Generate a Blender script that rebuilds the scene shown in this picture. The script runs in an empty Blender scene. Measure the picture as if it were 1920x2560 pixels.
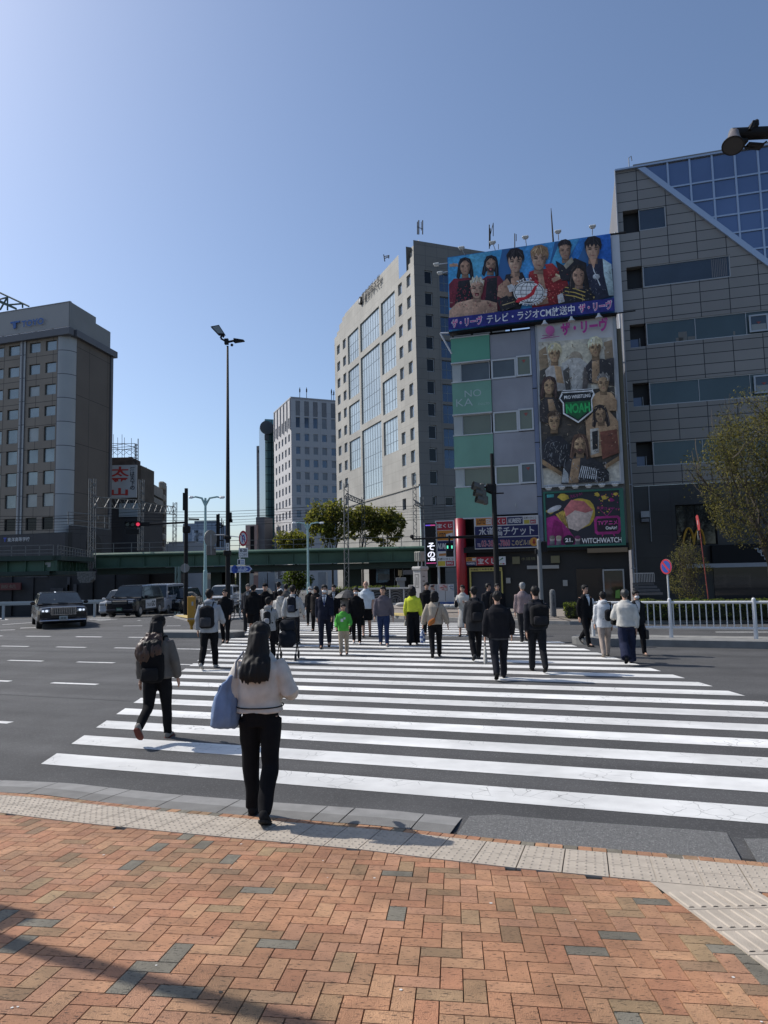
import bpy, math, random
import numpy as np
from mathutils import Vector, Matrix, noise as mnoise
R=math.radians
random.seed(7); rng=np.random.RandomState(7)
sc=bpy.context.scene; COL=sc.collection
# ---------------- camera ----------------
HC=2.1; PITCH=R(5.05); ROLL=R(1.25); FP=1707.0
cam=bpy.data.cameras.new('camera'); camo=bpy.data.objects.new('camera',cam); COL.objects.link(camo)
cam.sensor_fit='VERTICAL'; cam.sensor_height=36; cam.lens=36*FP/2560; cam.clip_end=3000; cam.clip_start=.1
camo.matrix_world=Matrix.Translation((0,0,HC))@Matrix.Rotation(math.pi/2+PITCH,4,'X')@Matrix.Rotation(-ROLL,4,'Z')
sc.camera=camo
# ---------------- light ----------------
SUNV=Vector((-.909*math.cos(R(44)),.417*math.cos(R(44)),math.sin(R(44))))
w=bpy.data.worlds.new('World'); sc.world=w; w.use_nodes=True
nt=w.node_tree; bg=nt.nodes['Background']; sky=nt.nodes.new('ShaderNodeTexSky'); sky.sky_type='NISHITA'; sky.sun_disc=False
sky.sun_elevation=R(44); sky.sun_rotation=math.atan2(SUNV.x,SUNV.y); sky.air_density=1.; sky.dust_density=1.5; sky.ozone_density=5
hs=nt.nodes.new('ShaderNodeHueSaturation'); hs.inputs['Saturation'].default_value=.94; nt.links.new(sky.outputs[0],hs.inputs['Color']); nt.links.new(hs.outputs[0],bg.inputs[0]); bg.inputs[1].default_value=.147
sl=bpy.data.lights.new('sun','SUN'); sl.energy=4.6; sl.angle=R(.5); sl.color=(1,.95,.88)
slo=bpy.data.objects.new('sun',sl); COL.objects.link(slo); slo.rotation_euler=SUNV.to_track_quat('Z','Y').to_euler()
sc.view_settings.view_transform='Standard'; sc.view_settings.look='None'; sc.view_settings.exposure=0; sc.view_settings.gamma=1
# ---------------- pixel -> world helpers (1920x2560 photo) ----------------
CF=np.array([0,math.cos(PITCH),math.sin(PITCH)]); CUP=np.array([0,-math.sin(PITCH),math.cos(PITCH)])
def ray(p):
    a=(p[0]-960)/FP; b=-(p[1]-1280)/FP; c,s=math.cos(ROLL),math.sin(ROLL)
    return CF+np.array([1,0,0])*(a*c+b*s)+CUP*(-a*s+b*c)
def G(p,z=0.):
    d=ray(p); t=(z-HC)/d[2]; return Vector((d[0]*t,d[1]*t,z))
def W(p,Y):
    d=ray(p); t=Y/d[1]; return Vector((d[0]*t,Y,HC+d[2]*t))
NKX,NKY,SLP,D0=.291,.957,.105,5.57
def zside(x,y):
    d=D0-(NKX*x+NKY*y); return .02+SLP*min(max(d,0),5.2)
def SW(p):
    d=ray(p); t=(.02+SLP*D0-HC)/(d[2]+SLP*(NKX*d[0]+NKY*d[1])); return Vector((d[0]*t,d[1]*t,HC+d[2]*t))
def prof(y):
    if y<34: return 0.
    t=min((y-34)/38.,1); return -2.3*t*t*(3-2*t)
def GP(p):
    z=0.
    for _ in range(12):
        q=G(p,z); z=.5*z+.5*prof(q.y)
    return Vector((q.x,q.y,prof(q.y)))
def ZR(ox,oy,s): return lambda x,y:(ox+x/s,oy+y/s)
DD=ZR(0,0,1/1.1573)
U=Vector((.951,-.309,0)); V_=Vector((.309,.951,0)); Z=Vector((0,0,1))
class Fac:
    def __init__(s,p,Y,d):
        q=W(p,Y); s.o=Vector((q.x,q.y,0)); s.d=Vector((d[0],d[1],0)).normalized(); s.n=Vector((s.d.y,-s.d.x,0))
    def hit(s,p):
        d=Vector(ray(p)); t=(s.o-Vector((0,0,HC))).dot(s.n)/d.dot(s.n); q=d*t+Vector((0,0,HC)); return ((q-s.o).dot(s.d),q.z)
    def pt(s,a,z,o=0.): return s.o+s.d*a+s.n*o+Z*z
    def off(s,o):
        f=Fac.__new__(Fac); f.o=s.o+s.n*o; f.d=s.d; f.n=s.n; return f
# ---------------- materials ----------------
MATS={}
def mat(name,col,rough=.7,metal=0.,var=.0,vs=3.,bump=0.,bs=60.,spec=.5,emit=None,es=1.,attr=False,brick=None,trans=0.,coat=0.,stretch=None,coord='Object',dirt=0.,ds=.6):
    if name in MATS: return MATS[name]
    m=bpy.data.materials.new(name); m.use_nodes=True; n=m.node_tree; b=n.nodes['Principled BSDF']; L=n.links.new
    c=list(col)+[1]; b.inputs['Base Color'].default_value=c; b.inputs['Roughness'].default_value=rough; b.inputs['Metallic'].default_value=metal
    b.inputs['Specular IOR Level'].default_value=spec; b.inputs['Coat Weight'].default_value=coat
    src=None
    tc=n.nodes.new('ShaderNodeTexCoord')
    co=tc.outputs[coord]
    if attr:
        a=n.nodes.new('ShaderNodeVertexColor'); a.layer_name='Col'; src=a.outputs[0]
    if brick:
        bt=n.nodes.new('ShaderNodeTexBrick'); bw,bh,ms,jc=brick[:4]; bt.offset=brick[4] if len(brick)>4 else 0.
        bt.inputs['Scale'].default_value=1; bt.inputs['Mortar Size'].default_value=ms; bt.inputs['Brick Width'].default_value=bw; bt.inputs['Row Height'].default_value=bh
        bt.inputs['Mortar Smooth'].default_value=0.1
        v=brick[5] if len(brick)>5 else .06
        bt.inputs['Color1'].default_value=[x*(1-v) for x in col]+[1]; bt.inputs['Color2'].default_value=[x*(1+v) for x in col]+[1]; bt.inputs['Mortar'].default_value=list(jc)+[1]
        L(tc.outputs['UV'],bt.inputs['Vector']); src=bt.outputs[0]
    def ns(scale,detail=4.):
        t=n.nodes.new('ShaderNodeTexNoise'); t.inputs['Scale'].default_value=scale; t.inputs['Detail'].default_value=detail
        if stretch:
            mp=n.nodes.new('ShaderNodeMapping'); mp.inputs['Scale'].default_value=stretch; L(co,mp.inputs[0]); L(mp.outputs[0],t.inputs['Vector'])
        else: L(co,t.inputs['Vector'])
        return t
    def mul(srcsock,lo,hi,t,pos=(.3,.7)):
        r=n.nodes.new('ShaderNodeMapRange'); r.inputs['From Min'].default_value=pos[0]; r.inputs['From Max'].default_value=pos[1]; r.inputs['To Min'].default_value=lo; r.inputs['To Max'].default_value=hi
        L(t.outputs[0],r.inputs[0]); mx=n.nodes.new('ShaderNodeMix'); mx.data_type='RGBA'; mx.blend_type='MULTIPLY'; mx.inputs[0].default_value=1
        if srcsock is None: mx.inputs[6].default_value=c
        else: L(srcsock,mx.inputs[6])
        L(r.outputs[0],mx.inputs[7]); return mx.outputs[2]
    if var: src=mul(src,1-var,1+var,ns(vs,6.))
    if dirt: src=mul(src,1-dirt,1.,ns(ds,8.),(.42,.6))
    if src is not None: L(src,b.inputs['Base Color'])
    if bump:
        t=ns(bs,3.); bp=n.nodes.new('ShaderNodeBump'); bp.inputs['Strength'].default_value=bump; bp.inputs['Distance'].default_value=.02; L(t.outputs[0],bp.inputs['Height']); L(bp.outputs[0],b.inputs['Normal'])
    if emit:
        b.inputs['Emission Color'].default_value=list(emit)+[1]; b.inputs['Emission Strength'].default_value=es
    if trans: b.inputs['Transmission Weight'].default_value=trans; b.inputs['IOR'].default_value=1.05
    MATS[name]=m; return m
def glass(name,col=(.02,.03,.04),rough=.05,spec=.9): return mat(name,col,rough,0,spec=spec,var=.25,vs=.35)
# ---------------- objects ----------------
def tag(o,label=None,cat=None,group=None,kind=None):
    if label: o['label']=label
    if cat: o['category']=cat
    if group: o['group']=group
    if kind: o['kind']=kind
    return o
def thing(name,label,cat,loc=(0,0,0),group=None):
    o=bpy.data.objects.new(name,None); COL.objects.link(o); o.location=loc; o.empty_display_size=.2
    return tag(o,label,cat,group)
def rloc(o):
    while o.parent: o=o.parent
    return Vector(o.location)
class MB:
    def __init__(s): s.V=[];s.F=[];s.M=[];s.C=[];s.UV={}
    def add(s,vs,fs,m=0,c=None,uv=None):
        o=len(s.V); s.V+=[tuple(v) for v in vs]
        for i,f in enumerate(fs):
            if uv: s.UV[len(s.F)]=[uv[k] for k in f]
            s.F.append(tuple(k+o for k in f)); s.M.append(m); s.C.append(c)
        return s
    def quad(s,a,b,c,d,m=0,col=None,uv=None): return s.add([a,b,c,d],[(0,1,2,3)],m,col,uv)
    def hexa(s,p,m=0,c=None): # 8 pts: bottom 4 ccw, top 4
        return s.add(p,[(3,2,1,0),(4,5,6,7),(0,1,5,4),(1,2,6,5),(2,3,7,6),(3,0,4,7)],m,c)
    def box(s,c,sz,dx=(1,0,0),m=0,col=None,dz=None):
        dx=Vector(dx).normalized(); dz=Vector(dz).normalized() if dz else Z; dy=dz.cross(dx)
        c=Vector(c); a,b,h=dx*(sz[0]/2),dy*(sz[1]/2),dz*(sz[2]/2)
        return s.hexa([c-a-b-h,c+a-b-h,c+a+b-h,c-a+b-h,c-a-b+h,c+a-b+h,c+a+b+h,c-a+b+h],m,col)
    def bbox(s,c,sz,bv,dx=(1,0,0),m=0,col=None,dz=None):  # bevelled box
        dx=Vector(dx).normalized(); dz=Vector(dz).normalized() if dz else Z; dy=dz.cross(dx); c=Vector(c)
        a,b,h=[x/2 for x in sz]; bv=min(bv,a*.95,b*.95,h*.95); vs=[]
        for zz,k in((-h,1),(-h+bv,0),(h-bv,0),(h,1)):
            ia,ib=(a-bv*k,b-bv*k)
            for px,py in((-ia+bv*(1-k),-ib),(ia-bv*(1-k),-ib),(ia,-ib+bv*(1-k)),(ia,ib-bv*(1-k)),(ia-bv*(1-k),ib),(-ia+bv*(1-k),ib),(-ia,ib-bv*(1-k)),(-ia,-ib+bv*(1-k))):
                vs.append(c+dx*px+dy*py+dz*zz)
        fs=[(7,6,5,4,3,2,1,0),(24,25,26,27,28,29,30,31)]
        for r in range(3):
            for i in range(8): j=(i+1)%8; fs.append((r*8+i,r*8+j,r*8+8+j,r*8+8+i))
        return s.add(vs,fs,m,col)
    def rings(s,rs,m=0,cap=True,c=None):
        n=len(rs[0]); vs=[p for r in rs for p in r]; fs=[]
        for k in range(len(rs)-1):
            for i in range(n): j=(i+1)%n; fs.append((k*n+i,k*n+j,k*n+n+j,k*n+n+i))
        if cap: fs.append(tuple(range(n-1,-1,-1))); fs.append(tuple((len(rs)-1)*n+i for i in range(n)))
        return s.add(vs,fs,m,c)
    def tube(s,pts,r,n=8,m=0,cap=True,c=None,flat=1.):
        pts=[Vector(p) for p in pts]; N=len(pts); rr=r if isinstance(r,(list,tuple)) else [r]*N
        t0=(pts[1]-pts[0]).normalized(); x=t0.orthogonal().normalized() if abs(t0.z)<.99 else Vector((1,0,0)); rs=[]
        for i,p in enumerate(pts):
            t=(pts[min(i+1,N-1)]-pts[max(i-1,0)]).normalized(); x=(x-t*x.dot(t)); x=x.normalized() if x.length>1e-6 else t.orthogonal().normalized(); y=t.cross(x)
            rs.append([p+x*(math.cos(2*math.pi*k/n)*rr[i])+y*(math.sin(2*math.pi*k/n)*rr[i]*flat) for k in range(n)])
        return s.rings(rs,m,cap,c)
    def ell(s,c,r,n=10,k=7,m=0,col=None,M=None):
        c=Vector(c); r=(r,r,r) if not isinstance(r,(tuple,list)) else r; rs=[]; vs=[]
        for i in range(1,k):
            a=math.pi*i/k
            for j in range(n):
                b=2*math.pi*j/n; v=Vector((math.sin(a)*math.cos(b)*r[0],math.sin(a)*math.sin(b)*r[1],math.cos(a)*r[2])); vs.append(c+(M@v if M else v))
        top=Vector((0,0,r[2])); vs+= [c+(M@top if M else top),c-(M@top if M else top)]; T=len(vs)-2; fs=[]
        for i in range(k-2):
            for j in range(n): q=(j+1)%n; fs.append((i*n+j,i*n+n+j,i*n+n+q,i*n+q))
        for j in range(n): q=(j+1)%n; fs.append((T,j,q)); fs.append((T+1,(k-2)*n+q,(k-2)*n+j))
        return s.add(vs,fs,m,col)
    def prism(s,poly,f,d0,d1,m=0,c=None):  # poly in (s,z) on facade-like frame f, from offset d0 to d1 (proud)
        n=len(poly); vs=[f.pt(a,b,d0) for a,b in poly]+[f.pt(a,b,d1) for a,b in poly]
        return s.add(vs,[tuple(range(n,2*n)),tuple(range(n-1,-1,-1))]+[(i,(i+1)%n,n+(i+1)%n,n+i) for i in range(n)],m,c)
    def fbox(s,f,a0,z0,a1,z1,d0,d1,m=0,c=None): return s.prism([(a0,z0),(a1,z0),(a1,z1),(a0,z1)],f,d0,d1,m,c)
    def flat(s,poly,f,d,m=0,c=None):
        return s.add([f.pt(a,b,d) for a,b in poly],[tuple(range(len(poly)))],m,c)
    def wall(s,f,a0,z0,a1,z1,holes=(),dep=.15,m=0,mr=None,o=0.):
        S=sorted({a0,a1}|{min(max(v,a0),a1) for h in holes for v in(h[0],h[2])}); T=sorted({z0,z1}|{min(max(v,z0),z1) for h in holes for v in(h[1],h[3])})
        for i in range(len(S)-1):
            for j in range(len(T)-1):
                x,y=(S[i]+S[i+1])/2,(T[j]+T[j+1])/2
                if any(h[0]<x<h[2] and h[1]<y<h[3] for h in holes): continue
                q=[(S[i],T[j]),(S[i+1],T[j]),(S[i+1],T[j+1]),(S[i],T[j+1])]; s.quad(*[f.pt(a,b,o) for a,b in q],m=m,uv=q)
        for h in holes:
            q=[(h[0],h[1]),(h[2],h[1]),(h[2],h[3]),(h[0],h[3])]
            for i in range(4):
                a,b=q[i],q[(i+1)%4]; s.quad(f.pt(*a,o),f.pt(*a,o-dep),f.pt(*b,o-dep),f.pt(*b,o),m=m if mr is None else mr,uv=[a,a,b,b])
        return s
    def build(s,name,mats,parent=None,smooth=False,loc=None):
        me=bpy.data.meshes.new(name); base=rloc(parent) if parent else Vector(loc or (0,0,0))
        V=np.array(s.V,float)-np.array(base); me.from_pydata(V.tolist(),[],s.F)
        mats=mats if isinstance(mats,(list,tuple)) else [mats]
        for q in mats: me.materials.append(q)
        if len(mats)>1: me.polygons.foreach_set('material_index',s.M)
        if smooth: me.polygons.foreach_set('use_smooth',[True]*len(s.F))
        if any(c is not None for c in s.C):
            at=me.color_attributes.new('Col','FLOAT_COLOR','CORNER'); arr=[]
            for f,c in zip(s.F,s.C):
                if c and hasattr(c[0],'__len__'):
                    for q in c: arr+=list(q)[:3]+[1]
                else: arr+=(list(c or (1,1,1))[:3]+[1])*len(f)
            at.data.foreach_set('color',arr)
        if s.UV:
            uv=me.uv_layers.new(name='UVMap'); arr=[]
            for i,f in enumerate(s.F):
                for q in s.UV.get(i,[(0,0)]*len(f)): arr+=list(q)
            uv.data.foreach_set('uv',arr)
        me.update()
        o=bpy.data.objects.new(name,me); COL.objects.link(o)
        if parent: o.parent=parent
        elif loc: o.location=loc
        return o
def copyobj(o,parent,delta=None,name=None):
    c=o.copy(); COL.objects.link(c); c.parent=parent
    if delta is not None: c.location=Vector(o.location)+Vector(delta)
    return c
def copytree(o,loc,label=None,parent=None):
    c=o.copy(); COL.objects.link(c); c.parent=parent
    if loc is not None: c.location=loc
    if label: c['label']=label
    for ch in o.children: copytree(ch,None,None,c)
    return c
# ---------------- text ----------------
_tc=bpy.data.curves.new('text','FONT'); _to=bpy.data.objects.new('text',_tc); COL.objects.link(_to); _to['kind']='stuff'
def textmesh(body,bold=0.,vertical=False):
    _tc.offset=bold; _tc.body='\n'.join(body) if vertical else body; _tc.align_x='CENTER' if vertical else 'LEFT'; _tc.space_line=.95
    _tc.resolution_u=3
    dg=bpy.context.evaluated_depsgraph_get(); dg.update(); me=bpy.data.meshes.new_from_object(_to.evaluated_get(dg))
    V=np.array([v.co[:] for v in me.vertices])[:,:2]; F=[tuple(p.vertices) for p in me.polygons]; bpy.data.meshes.remove(me)
    V-=V.min(0); return V,F
def text(mb,f,body,box,o,m=0,c=None,bold=0.,vertical=False,rot=0.,keep=False,skew=0.):
    """put text on frame f so that it fills box (s0,z0,s1,z1) at offset o"""
    V,F=textmesh(body,bold,vertical); mx=V.max(0); sx,sz=(box[2]-box[0])/mx[0],(box[3]-box[1])/mx[1]
    if keep: sx=sz=min(sx,sz)
    P=(V-mx/2)*[sx,sz]; P[:,0]+=P[:,1]*skew; cc,ss=math.cos(rot),math.sin(rot); P=P@np.array([[cc,ss],[-ss,cc]]); cx,cz=(box[0]+box[2])/2,(box[1]+box[3])/2
    mb.add([f.pt(cx+a,cz+b,o) for a,b in P],F,m,c)

def win(parent,f,a0,z0,a1,z1,dep,fm,gm,fr=.06,nx=1,nz=1,bar=.04,name='window',pane=False,splits=None):
    mb=MB(); d0,d1=-dep,-dep+.07
    mb.fbox(f,a0,z0,a0+fr,z1,d0,d1); mb.fbox(f,a1-fr,z0,a1,z1,d0,d1); mb.fbox(f,a0+fr,z0,a1-fr,z0+fr,d0,d1); mb.fbox(f,a0+fr,z1-fr,a1-fr,z1,d0,d1)
    for k in range(1,nx): c=a0+(a1-a0)*k/nx; mb.fbox(f,c-bar/2,z0+fr,c+bar/2,z1-fr,d0,d1-.01)
    for k in (splits or [q/nz for q in range(1,nz)]): c=z0+(z1-z0)*k; mb.fbox(f,a0+fr,c-bar/2,a1-fr,c+bar/2,d0,d1-.015)
    q=[(a0+fr*.5,z0+fr*.5),(a1-fr*.5,z0+fr*.5),(a1-fr*.5,z1-fr*.5),(a0+fr*.5,z1-fr*.5)]
    if pane:
        o=mb.build(name,[fm],parent); MB().flat(q,f,d0+.02).build('pane',gm,o); return o
    mb.flat(q,f,d0+.02,m=1); return mb.build(name,[fm,gm],parent)
def sty(f,p): return f.hit(p)
# ================= ground, road, pavement =================
m_asph=mat('asphalt',(.070,.069,.069),.9,var=.16,vs=1.2,bump=.5,bs=140,dirt=.16,ds=.25)
m_white=mat('road paint',(.74,.735,.71),.65,var=.05,vs=6,bump=.3,bs=90,dirt=.16,ds=.9)
m_conc=mat('pavement concrete',(.30,.29,.28),.9,var=.12,vs=2,bump=.3,bs=80)
m_kerb=mat('kerb stone',(.23,.225,.215),.9,var=.15,vs=5,bump=.4,bs=90)
m_kerbd=mat('kerb edge stone',(.165,.16,.15),.9,var=.15,vs=5,bump=.4,bs=90)
m_patch=mat('patch asphalt',(.15,.148,.143),.95,var=.22,vs=45,bump=1.,bs=110)
m_tact=mat('tactile paver',(.40,.345,.28),.85,var=.1,vs=9,bump=.3,bs=150)
m_brick=mat('clay paver',(1,1,1),.85,attr=True,var=.16,vs=9,dirt=.22,ds=1.6,bump=.5,bs=150)
m_joint=mat('paver joint sand',(.02,.017,.015),.95)
# speckle the pavers with dark slits, stretched in two directions
def speckle(m):
    n=m.node_tree; b=n.nodes['Principled BSDF']; L=n.links.new; src=b.inputs['Base Color'].links[0].from_socket
    tc=n.nodes.new('ShaderNodeTexCoord'); mp=n.nodes.new('ShaderNodeMapping'); mp.inputs['Scale'].default_value=(34,120,1); mp.inputs['Rotation'].default_value=(0,0,R(35))
    t=n.nodes.new('ShaderNodeTexNoise'); t.inputs['Scale'].default_value=1; t.inputs['Detail'].default_value=2.5
    L(tc.outputs['Object'],mp.inputs[0]); L(mp.outputs[0],t.inputs['Vector'])
    r=n.nodes.new('ShaderNodeMapRange'); r.inputs['From Min'].default_value=.345; r.inputs['From Max'].default_value=.40; r.inputs['To Min'].default_value=.3
    L(t.outputs[0],r.inputs[0]); mx=n.nodes.new('ShaderNodeMix'); mx.data_type='RGBA'; mx.blend_type='MULTIPLY'; mx.inputs[0].default_value=1
    L(src,mx.inputs[6]); L(r.outputs[0],mx.inputs[7]); L(mx.outputs[2],b.inputs['Base Color'])
speckle(m_brick)
# asphalt: bright and dark grains
def grains(m,col,amt):
    n=m.node_tree; b=n.nodes['Principled BSDF']; L=n.links.new; src=b.inputs['Base Color'].links[0].from_socket
    tc=n.nodes.new('ShaderNodeTexCoord'); t=n.nodes.new('ShaderNodeTexVoronoi'); t.inputs['Scale'].default_value=95; L(tc.outputs['Object'],t.inputs['Vector'])
    sp=n.nodes.new('ShaderNodeSeparateColor'); L(t.outputs['Color'],sp.inputs[0])
    r=n.nodes.new('ShaderNodeMapRange'); r.inputs['From Min'].default_value=.80; r.inputs['From Max'].default_value=1.; r.inputs['To Min'].default_value=0; r.inputs['To Max'].default_value=amt
    L(sp.outputs[0],r.inputs[0]); mx=n.nodes.new('ShaderNodeMix'); mx.data_type='RGBA'; mx.inputs[7].default_value=list(col)+[1]
    L(r.outputs[0],mx.inputs[0]); L(src,mx.inputs[6]); L(mx.outputs[2],b.inputs['Base Color'])
grains(m_asph,(.16,.16,.16),.55); grains(m_patch,(.33,.33,.32),.6)
# cracks in the road paint
def cracks(m):
    n=m.node_tree; b=n.nodes['Principled BSDF']; L=n.links.new; src=b.inputs['Base Color'].links[0].from_socket
    tc=n.nodes.new('ShaderNodeTexCoord'); t=n.nodes.new('ShaderNodeTexVoronoi'); t.feature='DISTANCE_TO_EDGE'; t.inputs['Scale'].default_value=6.5
    nz=n.nodes.new('ShaderNodeTexNoise'); nz.inputs['Scale'].default_value=5; L(tc.outputs['Object'],nz.inputs['Vector'])
    ad=n.nodes.new('ShaderNodeMix'); ad.data_type='VECTOR'; ad.inputs[0].default_value=.12; L(tc.outputs['Object'],ad.inputs[4]); L(nz.outputs['Color'],ad.inputs[5]); L(ad.outputs[1],t.inputs['Vector'])
    r=n.nodes.new('ShaderNodeMapRange'); r.inputs['From Min'].default_value=.006; r.inputs['From Max'].default_value=.022; r.inputs['To Min'].default_value=.5; L(t.outputs['Distance'],r.inputs[0])
    n2=n.nodes.new('ShaderNodeTexNoise'); n2.inputs['Scale'].default_value=1.3; L(tc.outputs['Object'],n2.inputs['Vector'])
    r2=n.nodes.new('ShaderNodeMapRange'); r2.inputs['From Min'].default_value=.52; r2.inputs['From Max'].default_value=.57; L(n2.outputs[0],r2.inputs[0])
    m2=n.nodes.new('ShaderNodeMix'); m2.data_type='FLOAT'; m2.inputs[2].default_value=1; L(r2.outputs[0],m2.inputs[0]); L(r.outputs[0],m2.inputs[3])
    mx=n.nodes.new('ShaderNodeMix'); mx.data_type='RGBA'; mx.blend_type='MULTIPLY'; mx.inputs[0].default_value=1
    L(src,mx.inputs[6]); L(m2.outputs[0],mx.inputs[7]); L(mx.outputs[2],b.inputs['Base Color'])
cracks(m_white)
def grid(x0,x1,y0,y1,nx,ny,zf):
    mb=MB(); vs=[(x0+(x1-x0)*i/nx,y,zf(x0+(x1-x0)*i/nx,y)) for j in range(ny+1) for y in [y0+(y1-y0)*j/ny] for i in range(nx+1)]
    mb.add(vs,[(j*(nx+1)+i,j*(nx+1)+i+1,(j+1)*(nx+1)+i+1,(j+1)*(nx+1)+i) for j in range(ny) for i in range(nx)]); return mb
m_gr=mat('city ground',(.12,.12,.12),.95,var=.2,vs=.05)
o=grid(-1500,1500,-60,2000,10,206,lambda x,y:prof(y)-.03-(0.5 if y<0 else 0)).build('ground',m_gr); tag(o,kind='structure')
def kcurve(x): # kerb line (pavement side)
    P=[(-30,13.),(-10,8.2),(-6,7.38),(-3.89,7.01),(-3.37,6.9),(-2.82,6.69),(-2.32,6.51),(-1.27,6.2),(-.06,5.88),(.45,5.69),(1.05,5.48),(2.27,5.14),(2.65,5.02),(5,4.2),(9,2.4),(30,-9)]
    return float(np.interp(x,[p[0] for p in P],[p[1] for p in P]))
# road sheet: from kerb to far away
XS=list(np.linspace(-90,-10,17))+list(np.linspace(-9,9,37))+list(np.linspace(10,60,11))
mb=MB(); rows=[]
YS=[0]+list(np.linspace(12,160,60))
vs=[]
for x in XS:
    k=kcurve(max(min(x,30),-30))-.1
    for j,y in enumerate(YS):
        yy=k if j==0 else max(y,k+.2+.01*j); vs.append((x,yy,prof(yy)))
n=len(YS); mb.add(vs,[(i*n+j,(i+1)*n+j,(i+1)*n+j+1,i*n+j+1) for i in range(len(XS)-1) for j in range(n-1)])
road=mb.build('road',m_asph); tag(road,kind='structure')
# ---- markings
def strip(mb,a,b,w,z=.004,m=0,wd=None):
    a,b=Vector(a),Vector(b); t=(b-a).normalized(); nrm=Vector((-t.y,t.x,0))*(w/2)
    q=[a-nrm,b-nrm,b+nrm,a+nrm]; mb.quad(*[Vector((p.x,p.y,prof(p.y)+z)) for p in q],m=m)
mb=MB()
def zedge(y,side):
    return (-3.987-.0815*(y-8.027)) if side<0 else (5.74-.083*(y-11.0))
for k in list(range(0,17))+list(range(18,25)):
    yl=8.027+.925*k; 
    pts=[]
    for dy in(0,.463):
        y=yl+dy; xl=zedge(y,-1); pl=Vector((xl,y,0))
        # walk along U direction to the right edge line
        t=0
        for _ in range(6):
            p=pl+U*t; t+= (zedge(p.y,1)-p.x)/.951
        pr=pl+U*t; pts.append((pl,pr))
    (a,b),(d,c)=pts
    N=10
    for i in range(N):
        P=[a.lerp(b,i/N),a.lerp(b,(i+1)/N),d.lerp(c,(i+1)/N),d.lerp(c,i/N)]
        mb.quad(*[Vector((p.x,p.y,prof(p.y)+.004)) for p in P])
for v,s0s in((8.1,[-9.65,-11.9]),(11.37,[-10.9,-13.12,-15.3]),(14.31,[-10.7,-12.93,-15.16,-17.4,-19.6]),(17.36,[-12.1,-14.3,-16.5,-18.73,-20.9]),(20.5,[-14.,-16.3,-18.6,-20.9,-23.2])):
    for s in s0s: strip(mb,U*s+V_*v,U*(s+1.13)+V_*v,.13)
# crossing on the far side of the junction, hatch lines, lines beyond the right island
Zz=ZR(0,1240,3.456)
for x0,x1,y in((-60,340,1031),(-60,345,1043),(-60,350,1055),(760,950,1040),(775,960,1052),(765,960,1065)):
    a,b=GP(Zz(x0,y)),GP(Zz(x1,y)); strip(mb,a,b,.32)
for i in range(15):
    a,b=GP(Zz(-55+i*29,1026)),GP(Zz(-75+i*29,1060)); 
for a,b,w_ in(((20,1112),(335,1090),.18),((175,1142),(330,1136),.18),((0,1160),(130,1156),.15),((0,1076),(70,1072),.15),((830,1080),(1010,1066),.14),((1190,1076),(1490,1040),.14),((1065,1123),(1230,1122),.13),((1440,1123),(1560,1122),.13),((-80,1018),(330,1012),.15)):
    strip(mb,GP(Zz(*a)),GP(Zz(*b)),w_)
Z2=ZR(1400,1260,3.19)
for a,b in(((1110,990),(1900,992)),((1240,1022),(1900,1022)),((1325,1062),(1900,1062))):
    strip(mb,GP(Z2(*a)),GP(Z2(*b)),.14)
o=mb.build('road_marking',m_white); tag(o,kind='structure')
# dark resurfaced seam across the road
mb=MB()
m_seam=mat('resurfaced asphalt',(.048,.048,.05),.9,var=.2,vs=4,bump=.5,bs=140)
for a,b,w_ in(((-30,21.),(-4.4,11.9),.05),((-32,27.5),(-4.6,18.6),.06)): strip(mb,Vector((*a,0)),Vector((*b,0)),w_,z=.002)
o=mb.build('road_seam',m_seam); tag(o,kind='structure')
# ---- near kerb, header bricks, tactile strip, brick field (sloping pavement)
KX=np.linspace(-14,9,150); KP=[Vector((x,kcurve(x),0)) for x in KX]
KN=[]
for i in range(len(KP)):
    t=(KP[min(i+4,len(KP)-1)]-KP[max(i-4,0)]).normalized(); KN.append(Vector((t.y,-t.x,0)))  # towards pavement
cum=np.concatenate([[0],np.cumsum([(KP[i+1]-KP[i]).length for i in range(len(KP)-1)])])
def kpt(l,o): # arclength l, offset towards pavement o (metres measured on the slope)
    x=np.interp(l,cum,KX); i=min(int(np.interp(l,cum,np.arange(len(cum)))),len(KN)-1); p=Vector((x,kcurve(x),0)); n_=KN[i]
    q=p+n_*o; return q
def kz(q,dz=0): return Vector((q.x,q.y,(zside(q.x,q.y) if True else 0)+dz))
LT=cum[-1]; l0=np.interp(.52,KX,cum)
mb=MB(); l=1.1
while l<l0-.1:
    L_=.62 if random.random()<.75 else .25
    e=min(l+L_,l0-.03); S=6
    for s in range(S):
        a,b=l+.003+(e-l-.006)*s/S,l+.003+(e-l-.006)*(s+1)/S
        A,B=[kpt(a,q) for q in(-.36,-.13,.075)],[kpt(b,q) for q in(-.36,-.13,.075)]
        zz=(.006,.022,.03)
        for k,mi in((0,0),(1,1)):
            P=[A[k],B[k],B[k+1],A[k+1]]; zq=[zz[k],zz[k],zz[k+1],zz[k+1]]
            mb.quad(*[Vector((p.x,p.y,h)) for p,h in zip(P,zq)],m=mi)
    l=e+.004
o=mb.build('kerb',[m_kerb,m_kerbd]); tag(o,kind='structure')
mb=MB()
ls=list(np.linspace(l0+.02,l0+2.05,10)); ls2=list(np.linspace(l0+2.15,LT-.1,20))
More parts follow.
